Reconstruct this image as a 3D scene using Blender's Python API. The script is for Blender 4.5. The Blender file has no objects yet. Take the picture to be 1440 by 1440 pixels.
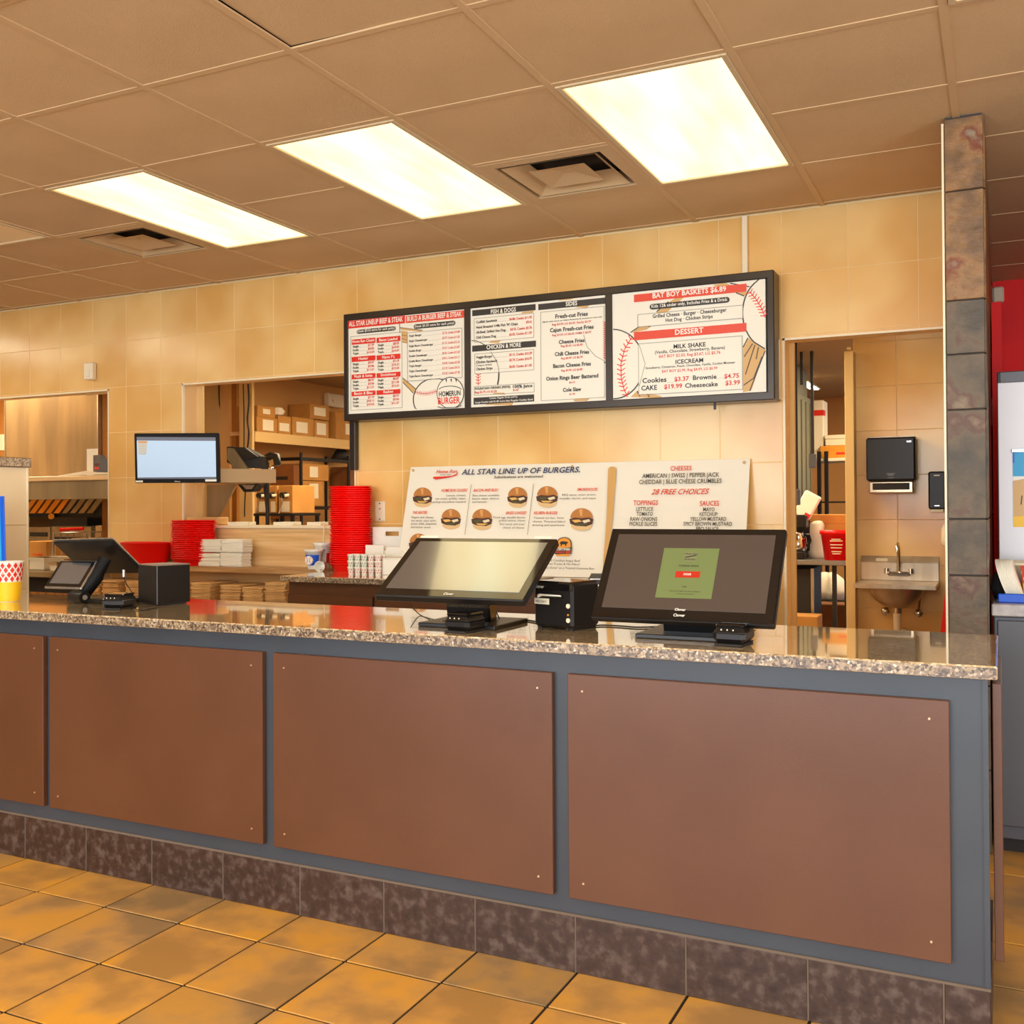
import bpy, math, random
from mathutils import Vector, Matrix
random.seed(7)
S = bpy.context.scene
COL = S.collection
PI = math.pi
# ------------------------------------------------------------------ camera, world, exposure
cam_d = bpy.data.cameras.new('camera'); cam = bpy.data.objects.new('camera', cam_d); COL.objects.link(cam)
R_ = (0.897606, 0.440757, -0.006); U_ = (0.009132, -0.004985, 0.999946); F_ = (-0.440704, 0.897612, 0.0085)
cam.matrix_world = Matrix(((R_[0], U_[0], -F_[0], 0), (R_[1], U_[1], -F_[1], 0), (R_[2], U_[2], -F_[2], 1.2634), (0, 0, 0, 1)))
cam_d.sensor_width = 36; cam_d.lens = 36.289; cam_d.shift_x = 0.01766; cam_d.shift_y = -0.0144; cam_d.clip_start = 0.05
S.camera = cam
S.view_settings.view_transform = 'Standard'; S.view_settings.look = 'None'
S.view_settings.exposure = 0.0; S.view_settings.gamma = 1.0; S.view_settings.use_curve_mapping = False
W = bpy.data.worlds.new('world'); S.world = W; W.use_nodes = True
W.node_tree.nodes['Background'].inputs[0].default_value = (0.75, 0.86, 1.0, 1); W.node_tree.nodes['Background'].inputs[1].default_value = 1.0
def area(name, loc, size, sizey, power, col, rot=(0, 0, 0)):
    l = bpy.data.lights.new(name, 'AREA'); l.shape = 'RECTANGLE'; l.size = size; l.size_y = sizey; l.energy = power; l.color = col
    o = bpy.data.objects.new(name, l); COL.objects.link(o); o.location = loc; o.rotation_euler = rot; return o
# daylight through the shop windows behind the photographer (windows are built in wall_front) and in the right hand wall
LAMP = 2.5; DLAMP = 14.0; KLAMP = 27.0; NLAMP = 4.2
area('window_daylight', (-1.2, -3.6, 1.45), 7.0, 2.1, 420, (0.90, 0.95, 1.0), (PI/2, 0, 0))
area('side_window_daylight', (2.75, 0.9, 1.4), 2.4, 1.9, 90, (0.86, 0.93, 1.0), (PI/2, 0, PI/2))

# ------------------------------------------------------------------ materials
def lin(c): 
    c = c/255.0
    return c/12.92 if c <= 0.04045 else ((c+0.055)/1.055)**2.4
def L3(c): return (lin(c[0]), lin(c[1]), lin(c[2]), 1)
MATS = {}
def mat(name, col, rough=0.5, metal=0.0, col2=None, vs=3.0, stretch=None, rnd=0.0, bump=0.0, bs=60.0, emit=0.0, world=False, coat=0.0, detail=4.0, ramp=None, spec=0.5, w4=False, trans=0.0, lo=0.38, hi=0.62):
    if name in MATS: return MATS[name]
    m = bpy.data.materials.new(name); m.use_nodes = True; n = m.node_tree.nodes; l = m.node_tree.links; b = n['Principled BSDF']
    b.inputs['Roughness'].default_value = rough; b.inputs['Metallic'].default_value = metal
    b.inputs['Coat Weight'].default_value = coat; b.inputs['Specular IOR Level'].default_value = spec
    b.inputs['Coat Roughness'].default_value = 0.05; b.inputs['Transmission Weight'].default_value = trans
    b.inputs['Base Color'].default_value = L3(col)
    vec = None
    def coords():
        if world: g = n.new('ShaderNodeNewGeometry'); o = g.outputs['Position']
        else: g = n.new('ShaderNodeTexCoord'); o = g.outputs['Object']
        if stretch:
            mp = n.new('ShaderNodeMapping'); mp.inputs['Scale'].default_value = stretch; l.new(o, mp.inputs['Vector']); o = mp.outputs['Vector']
        return o
    out = None
    if col2 is not None or ramp:
        vec = coords()
        t = n.new('ShaderNodeTexNoise'); t.inputs['Scale'].default_value = vs; t.inputs['Detail'].default_value = detail
        if w4:
            t.noise_dimensions = '4D'; oi = n.new('ShaderNodeObjectInfo'); mm = n.new('ShaderNodeMath'); mm.operation = 'MULTIPLY'; mm.inputs[1].default_value = 40; l.new(oi.outputs['Random'], mm.inputs[0]); l.new(mm.outputs[0], t.inputs['W'])
        l.new(vec, t.inputs['Vector'])
        r = n.new('ShaderNodeValToRGB'); l.new(t.outputs['Fac'], r.inputs['Fac'])
        if ramp:
            while len(r.color_ramp.elements) < len(ramp): r.color_ramp.elements.new(0.5)
            for e, (p, c) in zip(r.color_ramp.elements, ramp): e.position = p; e.color = L3(c)
        else:
            r.color_ramp.elements[0].position = lo; r.color_ramp.elements[0].color = L3(col); r.color_ramp.elements[1].position = hi; r.color_ramp.elements[1].color = L3(col2)
        out = r.outputs['Color']
    if rnd > 0:
        oi = n.new('ShaderNodeObjectInfo'); h = n.new('ShaderNodeHueSaturation'); mr = n.new('ShaderNodeMapRange')
        mr.inputs['To Min'].default_value = 1-rnd; mr.inputs['To Max'].default_value = 1+rnd; l.new(oi.outputs['Random'], mr.inputs['Value']); l.new(mr.outputs[0], h.inputs['Value'])
        if out: l.new(out, h.inputs['Color'])
        else: h.inputs['Color'].default_value = L3(col)
        out = h.outputs['Color']
    if out: l.new(out, b.inputs['Base Color'])
    if bump > 0:
        v2 = coords(); t2 = n.new('ShaderNodeTexNoise'); t2.inputs['Scale'].default_value = bs; t2.inputs['Detail'].default_value = 5; l.new(v2, t2.inputs['Vector'])
        bp = n.new('ShaderNodeBump'); bp.inputs['Strength'].default_value = bump; bp.inputs['Distance'].default_value = 0.01; l.new(t2.outputs['Fac'], bp.inputs['Height']); l.new(bp.outputs[0], b.inputs['Normal'])
    if emit > 0:
        b.inputs['Emission Strength'].default_value = emit
        if out: l.new(out, b.inputs['Emission Color'])
        else: b.inputs['Emission Color'].default_value = L3(col)
    MATS[name] = m; return m
def granite(name, cols, sc, rough=0.06):
    m = bpy.data.materials.new(name); m.use_nodes = True; n = m.node_tree.nodes; l = m.node_tree.links; b = n['Principled BSDF']
    g = n.new('ShaderNodeNewGeometry'); v = n.new('ShaderNodeTexVoronoi'); v.inputs['Scale'].default_value = sc; l.new(g.outputs['Position'], v.inputs['Vector'])
    sp = n.new('ShaderNodeSeparateColor'); l.new(v.outputs['Color'], sp.inputs[0])
    r = n.new('ShaderNodeValToRGB'); r.color_ramp.interpolation = 'CONSTANT'
    while len(r.color_ramp.elements) < len(cols): r.color_ramp.elements.new(0.5)
    for e, (p, c) in zip(r.color_ramp.elements, cols): e.position = p; e.color = L3(c)
    l.new(sp.outputs[0], r.inputs['Fac'])
    t = n.new('ShaderNodeTexNoise'); t.inputs['Scale'].default_value = sc*0.9; t.inputs['Detail'].default_value = 6; l.new(g.outputs['Position'], t.inputs['Vector'])
    mx = n.new('ShaderNodeMix'); mx.data_type = 'RGBA'; mx.blend_type = 'OVERLAY'; mx.inputs['Factor'].default_value = 0.55
    l.new(r.outputs['Color'], mx.inputs['A']); l.new(t.outputs['Fac'], mx.inputs['B']); l.new(mx.outputs['Result'], b.inputs['Base Color'])
    b.inputs['Roughness'].default_value = rough; b.inputs['Specular IOR Level'].default_value = 0.75; b.inputs['Coat Weight'].default_value = 1.0; b.inputs['Coat Roughness'].default_value = 0.03; b.inputs['Coat IOR'].default_value = 2.3
    MATS[name] = m; return m
granite('granite', [(0, (150, 122, 88)), (0.14, (196, 168, 126)), (0.36, (216, 188, 144)), (0.6, (180, 150, 112)), (0.76, (230, 208, 170)), (0.9, (160, 136, 110)), (0.96, (244, 234, 210))], 150, 0.09)
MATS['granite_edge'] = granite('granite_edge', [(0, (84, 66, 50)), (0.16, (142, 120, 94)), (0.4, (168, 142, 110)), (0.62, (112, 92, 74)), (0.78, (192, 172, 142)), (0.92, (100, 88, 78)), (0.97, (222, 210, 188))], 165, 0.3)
mat('wall_tile', (226, 174, 98), 0.22, col2=(240, 200, 130), vs=2.2, rnd=0.035, world=True, bump=0.04, bs=14, detail=2)
mat('wall_tile_low', (244, 218, 176), 0.25, col2=(250, 228, 190), vs=3, rnd=0.03, world=True, detail=2)
mat('grout_light', (244, 212, 156), 0.8)
mat('trim_white', (240, 224, 190), 0.35)
mat('ceiling_tile', (212, 180, 136), 0.9, col2=(218, 186, 142), vs=2, rnd=0.02, bump=0.25, bs=260)
mat('ceiling_rail', (214, 182, 138), 0.6)
mat('vent_paint', (206, 174, 130), 0.5)
mat('plenum', (40, 26, 14), 0.9)
mat('light_frame', (214, 190, 150), 0.45)
mat('floor_tile', (196, 128, 44), 0.34, w4=True, vs=4.5, detail=5, rnd=0.06, bump=0.15, bs=9, ramp=[(0.40, (136, 110, 74)), (0.46, (176, 134, 82)), (0.52, (210, 156, 80)), (0.60, (232, 164, 48))])
def per_tile(m, cols, fac):
    n = m.node_tree.nodes; l = m.node_tree.links; b = n['Principled BSDF']; src = b.inputs['Base Color'].links[0].from_socket
    oi = n.new('ShaderNodeObjectInfo'); r = n.new('ShaderNodeValToRGB')
    while len(r.color_ramp.elements) < len(cols): r.color_ramp.elements.new(.5)
    for i, (e, c) in enumerate(zip(r.color_ramp.elements, cols)): e.position = i/(len(cols)-1); e.color = L3(c)
    l.new(oi.outputs['Random'], r.inputs[0]); mx = n.new('ShaderNodeMix'); mx.data_type = 'RGBA'; mx.inputs['Factor'].default_value = fac
    l.new(src, mx.inputs['A']); l.new(r.outputs['Color'], mx.inputs['B']); l.new(mx.outputs['Result'], b.inputs['Base Color'])
per_tile(MATS['floor_tile'], [(132, 110, 78), (176, 134, 80), (206, 148, 62), (186, 134, 66), (218, 152, 44), (160, 126, 84)], .5)
mat('floor_grout', (44, 28, 18), 0.9)
mat('base_tile', (72, 48, 40), 0.4, w4=True, vs=34, detail=9, bump=0.1, bs=40, ramp=[(0.3, (46, 29, 22)), (0.5, (62, 43, 35)), (0.68, (92, 76, 68))])
mat('base_grout', (104, 88, 74), 0.8)
mat('counter_paint', (56, 61, 68), 0.42, col2=(61, 66, 73), vs=3, world=True)
mat('brown_panel', (92, 55, 33), 0.36, col2=(97, 59, 36), vs=4, world=True, bump=0.05, bs=400)
mat('panel_edge', (70, 40, 26), 0.5)
mat('screw', (220, 190, 150), 0.3, 0.6)
mat('slate', (110, 96, 82), 0.55, w4=True, vs=7, detail=7, bump=0.5, bs=26, ramp=[(0.30, (62, 57, 50)), (0.44, (86, 76, 62)), (0.53, (106, 90, 70)), (0.59, (98, 68, 56)), (0.68, (138, 122, 96))])
mat('slate_brown', (110, 80, 50), 0.5, w4=True, vs=9, detail=7, bump=0.5, bs=26, ramp=[(0.26, (66, 50, 34)), (0.45, (120, 88, 54)), (0.56, (150, 110, 66)), (0.64, (120, 60, 30)), (0.72, (146, 126, 100))])
mat('slate_grout', (70, 66, 64), 0.9)
mat('black_plastic', (24, 20, 18), 0.38, spec=0.35)
mat('black_gloss', (16, 14, 14), 0.06, coat=0.6)
mat('dark_matte', (34, 28, 24), 0.7)
mat('screen_off', (20, 18, 17), 0.05, coat=1.0, spec=0.8)
mat('screen_mirror', (158, 166, 176), 0.14, 0.85, coat=1.0, spec=0.8)
mat('silver', (190, 186, 180), 0.25, 0.9)
mat('chrome', (215, 210, 205), 0.12, 1.0)
mat('steel', (196, 178, 152), 0.3, 0.85, col2=(176, 156, 130), vs=1.5, stretch=(6, 6, 0.6))
mat('steel_dark', (138, 120, 92), 0.38, 0.5, col2=(164, 142, 106), vs=1.6, stretch=(4, 4, 0.5))
mat('steel_table', (150, 146, 146), 0.3, 0.8)
mat('menu_frame', (56, 48, 42), 0.28, 0.45)
mat('red_plastic', (252, 4, 2), 0.32, spec=0.4)
mat('wood_lam', (238, 200, 144), 0.35, col2=(216, 170, 110), vs=2.2, stretch=(0.7, 3, 14), world=True, detail=5)
mat('wood_edge', (190, 148, 100), 0.3, col2=(168, 126, 80), vs=3, stretch=(1, 4, 14), world=True)
mat('kraft', (228, 184, 122), 0.75, col2=(212, 166, 104), vs=9, rnd=0.1)
mat('carton', (196, 140, 66), 0.75, col2=(186, 130, 58), vs=6, rnd=0.06)
mat('carton_dark', (134, 82, 36), 0.75, col2=(120, 70, 28), vs=6, rnd=0.06)
mat('label_white', (236, 226, 200), 0.6)
mat('napkin', (250, 244, 228), 0.85, rnd=0.03)
mat('paper_cup', (242, 238, 226), 0.55)
mat('poster_board', (236, 230, 214), 0.4)
mat('brown_cabinet', (92, 54, 26), 0.4, col2=(100, 60, 30), vs=3)
mat('alcove_wall', (206, 156, 92), 0.85); mat('bezel_black', (15, 13, 12), 0.6, spec=0.2); mat('cream_wall', (222, 186, 124), 0.8); mat('tan_wall', (196, 148, 88), 0.85); mat('brown_wall', (176, 118, 48), 0.8); mat('kitchen_ceiling', (172, 142, 98), 0.9)
mat('kitchen_floor', (120, 90, 66), 0.6, col2=(100, 74, 54), vs=5)
mat('red_paint', (252, 4, 6), 0.6); mat('green_grey', (112, 108, 84), 0.6, col2=(120, 116, 90), vs=2, stretch=(3, 8, 0.4))
mat('grey_cabinet', (78, 78, 84), 0.35); mat('grey_stone', (178, 172, 168), 0.3, col2=(160, 154, 152), vs=30)
mat('dining_wall', (226, 196, 150), 0.8)
for k, c in dict(k=(28, 24, 22), dark=(48, 42, 38), white=(244, 240, 228), cream=(240, 235, 220), red=(222, 36, 14), red2=(226, 70, 40), redt=(214, 40, 20), tan=(212, 168, 104), line=(150, 144, 134), navy=(40, 58, 104), bun=(184, 118, 54), bunl=(214, 158, 90), bun2=(222, 186, 132), meat=(74, 38, 26), cheese=(226, 178, 90), pale=(228, 214, 180), green=(70, 76, 40), orange=(226, 150, 40), bat=(206, 160, 92), olive=(146, 160, 92), olive2=(162, 164, 112), redb=(226, 48, 18), kblue=(186, 208, 228), kgrey=(98, 96, 108), kcream=(206, 196, 178), blue=(10, 84, 204), sky=(26, 160, 214), yellow=(246, 192, 14), green2=(60, 140, 60)).items():
    mat('print_'+k, c, 0.45)
mat('print_screen', (72, 62, 56), 0.08, emit=0.15, coat=1.0)
for k, e in (('kblue', 0.8), ('kgrey', 0.7), ('kcream', 0.7), ('olive', 0.35), ('olive2', 0.35), ('redb', 0.5)):
    b = MATS['print_'+k].node_tree.nodes['Principled BSDF']; b.inputs['Emission Color'].default_value = b.inputs['Base Color'].default_value[:]; b.inputs['Emission Strength'].default_value = e
    b.inputs['Base Color'].default_value = tuple(0.3*v for v in b.inputs['Base Color'].default_value[:3])+(1,)
def lampmat(name, s, col, edge):
    m = bpy.data.materials.new(name); m.use_nodes = True; n = m.node_tree.nodes; l = m.node_tree.links; n.remove(n['Principled BSDF'])
    e = n.new('ShaderNodeEmission'); e.inputs[1].default_value = s; l.new(e.outputs[0], n['Material Output'].inputs[0])
    g = n.new('ShaderNodeTexCoord'); mp = n.new('ShaderNodeMapping'); mp.inputs['Scale'].default_value = (3.0, 0.7, 1); l.new(g.outputs['Object'], mp.inputs['Vector'])
    t = n.new('ShaderNodeTexNoise'); t.inputs['Scale'].default_value = 1.6; t.inputs['Detail'].default_value = 2; l.new(mp.outputs[0], t.inputs['Vector'])
    r = n.new('ShaderNodeValToRGB'); r.color_ramp.elements[0].position = 0.3; r.color_ramp.elements[0].color = edge; r.color_ramp.elements[1].position = 0.6; r.color_ramp.elements[1].color = col
    l.new(t.outputs['Fac'], r.inputs[0]); l.new(r.outputs[0], e.inputs[0]); MATS[name] = m
lampmat('lamp_on', LAMP, (1.0, 0.82, 0.43, 1), (0.92, 0.62, 0.25, 1))
lampmat('added_lamp_dining', DLAMP, (1.0, 0.88, 0.68, 1), (1.0, 0.86, 0.64, 1))  # for lights added out of view to brighten the dining side
lampmat('added_lamp_nook', NLAMP, (1.0, 0.92, 0.70, 1), (1.0, 0.9, 0.68, 1))
lampmat('lamp_kitchen', KLAMP, (1.0, 0.80, 0.52, 1), (1.0, 0.76, 0.46, 1))
mat('bracket_steel', (176, 146, 104), 0.42, 0.5)
mat('lamp_off', (252, 226, 184), 0.4)
mat('machine_white', (232, 232, 238), 0.4)
mat('painted_orange_light', (230, 150, 40), 0.4, 0.5)  # warm light on the hood filters put into the base colour

# ------------------------------------------------------------------ mesh builder
class MB:
    def __init__(s): s.v = []; s.f = []; s.mi = []; s.sm = []; s.M = Matrix.Identity(4); s.cur = 0
    def at(s, M): s.M = M; return s
    def add(s, vs, fs, smooth=False):
        o = len(s.v); s.v += [tuple(s.M @ Vector(p)) for p in vs]
        for f in fs: s.f.append(tuple(o+i for i in f)); s.mi.append(s.cur); s.sm.append(smooth)
        return s
    def box(s, x0, y0, z0, x1, y1, z1, b=0.0):
        if x0 > x1: x0, x1 = x1, x0
        if y0 > y1: y0, y1 = y1, y0
        if z0 > z1: z0, z1 = z1, z0
        if b <= 0:
            return s.add([(x0, y0, z0), (x1, y0, z0), (x1, y1, z0), (x0, y1, z0), (x0, y0, z1), (x1, y0, z1), (x1, y1, z1), (x0, y1, z1)], [(0, 3, 2, 1), (4, 5, 6, 7), (0, 1, 5, 4), (1, 2, 6, 5), (2, 3, 7, 6), (3, 0, 4, 7)])
        b = min(b, (x1-x0)*.49, (y1-y0)*.49, (z1-z0)*.49)
        lo = (x0, y0, z0); hi = (x1, y1, z1); V = []; ix = {}
        for sx in (0, 1):
            for sy in (0, 1):
                for sz in (0, 1):
                    sg = (sx, sy, sz)
                    for a in range(3):
                        p = [0, 0, 0]
                        for k in range(3):
                            e = hi[k] if sg[k] else lo[k]
                            p[k] = e if k == a else e+(-b if sg[k] else b)
                        ix[(sg, a)] = len(V); V.append(tuple(p))
        Fs = []
        for a in range(3):
            o = [k for k in range(3) if k != a]
            for sa in (0, 1):
                q = []
                for (p, r) in ((0, 0), (1, 0), (1, 1), (0, 1)):
                    sg = [0, 0, 0]; sg[a] = sa; sg[o[0]] = p; sg[o[1]] = r; q.append(ix[(tuple(sg), a)])
                Fs.append(q)
        for c in range(3):
            a, d = [k for k in range(3) if k != c]
            for sa in (0, 1):
                for sd in (0, 1):
                    g0 = [0, 0, 0]; g0[a] = sa; g0[d] = sd; g1 = list(g0); g1[c] = 1
                    Fs.append([ix[(tuple(g0), a)], ix[(tuple(g1), a)], ix[(tuple(g1), d)], ix[(tuple(g0), d)]])
        for sx in (0, 1):
            for sy in (0, 1):
                for sz in (0, 1): Fs.append([ix[((sx, sy, sz), a)] for a in range(3)])
        cc = Vector([(lo[k]+hi[k])/2 for k in range(3)]); out = []
        for q in Fs:
            P = [Vector(V[i]) for i in q]; nn = (P[1]-P[0]).cross(P[2]-P[0]); c = sum(P, Vector())/len(P)
            out.append(tuple(q) if nn.dot(c-cc) > 0 else tuple(reversed(q)))
        return s.add(V, out)
    def lathe(s, prof, n=20, cx=0, cy=0, sx=1, sy=1, smooth=True):
        V = []; Fs = []
        for (r, z) in prof:
            for i in range(n):
                a = 2*PI*i/n; V.append((cx+r*sx*math.cos(a), cy+r*sy*math.sin(a), z))
        for j in range(len(prof)-1):
            for i in range(n): Fs.append((j*n+i, j*n+(i+1) % n, (j+1)*n+(i+1) % n, (j+1)*n+i))
        s.add(V, Fs, smooth)
        m = len(prof)-1
        if prof[0][0] > 1e-5: s.add([V[i] for i in range(n)], [tuple(reversed(range(n)))])
        if prof[m][0] > 1e-5: s.add([V[m*n+i] for i in range(n)], [tuple(range(n))])
        return s
    def cyl(s, p0, p1, r0, r1=None, n=12, smooth=True):
        r1 = r0 if r1 is None else r1; p0 = Vector(p0); p1 = Vector(p1); d = (p1-p0).normalized()
        a = d.orthogonal().normalized(); b = d.cross(a); V = []
        for p, r in ((p0, r0), (p1, r1)):
            for i in range(n):
                t = 2*PI*i/n; V.append(tuple(p+a*(r*math.cos(t))+b*(r*math.sin(t))))
        s.add(V, [(i, (i+1) % n, n+(i+1) % n, n+i) for i in range(n)], smooth)
        s.add(V[:n], [tuple(reversed(range(n)))]); s.add(V[n:], [tuple(range(n))]); return s
    def tube(s, pts, r, n=6):
        P = [Vector(p) for p in pts]; V = []
        for i, p in enumerate(P):
            d = (P[min(i+1, len(P)-1)]-P[max(i-1, 0)]).normalized(); a = d.cross(Vector((0.13, 0.21, 1))).normalized(); b = d.cross(a)
            for k in range(n): t = 2*PI*k/n; V.append(tuple(p+a*(r*math.cos(t))+b*(r*math.sin(t))))
        Fs = [(i*n+k, i*n+(k+1) % n, (i+1)*n+(k+1) % n, (i+1)*n+k) for i in range(len(P)-1) for k in range(n)]
        s.add(V, Fs, True); s.add(V[:n], [tuple(range(n))]); s.add(V[-n:], [tuple(range(n))]); return s
    def prism(s, pts, y0, y1, axis='y'):
        # polygon in the two other axes, extruded along axis
        n = len(pts)
        def P(u, v, w): return (u, w, v) if axis == 'y' else ((w, u, v) if axis == 'x' else (u, v, w))
        V = [P(u, v, y0) for u, v in pts]+[P(u, v, y1) for u, v in pts]
        return s.add(V, [tuple(range(n)), tuple(reversed(range(n, 2*n)))]+[(i, n+i, n+(i+1) % n, (i+1) % n) for i in range(n)])
    def mesh(s, name, mats):
        me = bpy.data.meshes.new(name); me.from_pydata(s.v, [], s.f)
        if isinstance(mats, str): mats = [mats]
        for m in mats: me.materials.append(MATS[m])
        me.polygons.foreach_set('material_index', [min(i, len(mats)-1) for i in s.mi]); me.polygons.foreach_set('use_smooth', s.sm); me.update(); return me
    def build(s, name, mats, parent=None, label=None, loc=None, recalc=True):
        me = s.mesh(name, mats)
        if recalc:
            import bmesh
            bm = bmesh.new(); bm.from_mesh(me); bmesh.ops.recalc_face_normals(bm, faces=bm.faces); bm.to_mesh(me); bm.free()
        o = bpy.data.objects.new(name, me); COL.objects.link(o)
        if parent: o.parent = parent
        if loc: o.location = loc
        if label: o['label'] = label
        return o
def tag(o, label, cat, group=None, kind=None):
    if label: o['label'] = label
    if cat: o['category'] = cat
    if group: o['group'] = group
    if kind: o['kind'] = kind
    return o
def thing(name, label, cat, loc=(0, 0, 0), rz=0, group=None):
    o = bpy.data.objects.new(name, None); COL.objects.link(o); o.location = loc; o.rotation_euler = (0, 0, rz); o.empty_display_size = 0.05
    return tag(o, label, cat, group)
def inst(me, name, loc, parent=None, rz=0, rot=None):
    o = bpy.data.objects.new(name, me); COL.objects.link(o); o.location = loc; o.rotation_euler = rot if rot else (0, 0, rz)
    if parent: o.parent = parent
    return o
def copy_tree(o, loc, rz=None, label=None, group=None):
    c = o.copy(); COL.objects.link(c); c.location = loc
    if rz is not None: c.rotation_euler = (0, 0, rz)
    if label: c['label'] = label
    if group: c['group'] = group
    for ch in o.children:
        d = ch.copy(); COL.objects.link(d); d.parent = c
        for g in ch.children: e = g.copy(); COL.objects.link(e); e.parent = d
    return c
def nth(k): return '%d%s' % (k, 'th' if 10 <= k % 100 <= 20 else {1: 'st', 2: 'nd', 3: 'rd'}.get(k % 10, 'th'))
def struct(mb, name, mats, label=None):
    o = mb.build(name, mats); o['kind'] = 'structure'
    if label: o['label'] = label
    return o
def ident(): return Matrix.Identity(4)
def frame_M(o, ux, uy):
    ux = Vector(ux).normalized(); uy = Vector(uy).normalized(); n = ux.cross(uy)
    return Matrix(((ux.x, uy.x, n.x, o[0]), (ux.y, uy.y, n.y, o[1]), (ux.z, uy.z, n.z, o[2]), (0, 0, 0, 1)))

# ------------------------------------------------------------------ printing: lettering and flat artwork as thin geometry on its surface
_tc = {}
def glyphs(s, bold):
    k = (s, bold)
    if k in _tc: return _tc[k]
    c = bpy.data.curves.new('lettering', 'FONT'); c.body = s; c.size = 1; c.offset = min(bold*.5, .024); c.space_character = 1.0+bold*.6; c.resolution_u = 2; c.fill_mode = 'BOTH'
    o = bpy.data.objects.new('lettering', c); me = o.to_mesh()
    V = [tuple(v.co) for v in me.vertices]; Fs = [tuple(p.vertices) for p in me.polygons]
    o.to_mesh_clear(); bpy.data.objects.remove(o); bpy.data.curves.remove(c)
    _tc[k] = (V, Fs); return _tc[k]
_h = glyphs('H', 0.0)[0]; CAP = max(v[1] for v in _h)-min(v[1] for v in _h)
class Print:
    def __init__(s): s.mb = MB(); s.mats = []; s.z = 0.0005; s.k = 0
    def m(s, c):
        c = 'print_'+c
        if c not in s.mats: s.mats.append(c)
        s.mb.cur = s.mats.index(c)
    def poly(s, pts, c, dz=0.0):
        s.m(c); s.z += 8e-6; s.mb.add([(u, v, s.z+dz) for u, v in pts], [tuple(range(len(pts)))])
    def text(s, t, u0, u1, v, h, c, it, b):
        V, Fs = glyphs(t, b)
        if not V: return
        x0 = min(p[0] for p in V); x1 = max(p[0] for p in V); sy = h/CAP; sx = (u1-u0)/max(1e-6, x1-x0); s.m(c)
        s.mb.add([(u0+(p[0]-x0)*sx+it*p[1]*sy, v+p[1]*sy, s.z+0.0003) for p in V], Fs)
    def stroke(s, pts, w, c):
        s.m(c)
        for (a, b) in zip(pts[:-1], pts[1:]):
            s.z += 8e-6
            dx, dy = b[0]-a[0], b[1]-a[1]; L = math.hypot(dx, dy) or 1e-6; nx, ny = -dy/L*w/2, dx/L*w/2
            s.mb.add([(a[0]+nx, a[1]+ny, s.z), (a[0]-nx, a[1]-ny, s.z), (b[0]-nx, b[1]-ny, s.z), (b[0]+nx, b[1]+ny, s.z)], [(0, 1, 2, 3)])
    def run(s, items):
        for q in items:
            k = q[0]
            if k == 'L': s.z += 0.0007
            elif k == 't': s.text(*q[1:])
            elif k == 'r': s.poly([(q[1], q[2]), (q[3], q[2]), (q[3], q[4]), (q[1], q[4])], q[5])
            elif k == 'pill':
                u0, v0, u1, v1 = q[1:5]; r = abs(v1-v0)/2; vc = (v0+v1)/2
                s.poly([(u0+r+r*math.cos(a), vc+r*math.sin(a)) for a in [PI/2+PI*i/6 for i in range(7)]]+[(u1-r+r*math.cos(a), vc+r*math.sin(a)) for a in [-PI/2+PI*i/6 for i in range(7)]], q[5])
            elif k == 'o':
                u0, v0, u1, v1 = q[1:5]; s.stroke([(u0, v0), (u1, v0), (u1, v1), (u0, v1), (u0, v0)], q[6], q[5])
            elif k == 'p': s.poly(q[1], q[2])
            elif k == 'e': s.poly([(q[1]+q[3]*math.cos(2*PI*i/28), q[2]+q[4]*math.sin(2*PI*i/28)) for i in range(28)], q[5])
            elif k == 's': s.stroke(q[1], q[2], q[3])
            elif k == 'st':
                s.stroke(q[1], q[2]*0.16, q[3]); P = q[1]
                for a, b in zip(P[:-1], P[1:]):
                    L = math.hypot(b[0]-a[0], b[1]-a[1]); n = max(1, int(L/(q[2]*0.62))); d = ((b[0]-a[0])/L, (b[1]-a[1])/L)
                    for i in range(n):
                        t = (i+0.5)/n; c = (a[0]+(b[0]-a[0])*t, a[1]+(b[1]-a[1])*t)
                        for sg in (-1, 1):
                            e = (c[0]+sg*(-d[1])*q[2]*.7-d[0]*q[2]*.4, c[1]+sg*d[0]*q[2]*.7-d[1]*q[2]*.4); s.stroke([c, e], q[2]*0.17, q[3])
    def build(s, name, parent, M, label=None):
        # flat artwork has to face +n: flip faces whose normal points away
        fs = []
        for f in s.mb.f:
            P = [s.mb.v[i] for i in f]; A = sum(P[i][0]*P[(i+1) % len(P)][1]-P[(i+1) % len(P)][0]*P[i][1] for i in range(len(P)))
            fs.append(f if A > 0 else tuple(reversed(f)))
        s.mb.f = fs; s.mb.v = [tuple(M @ Vector(p)) for p in s.mb.v]
        return s.mb.build(name, s.mats, parent, label, recalc=False)
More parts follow.
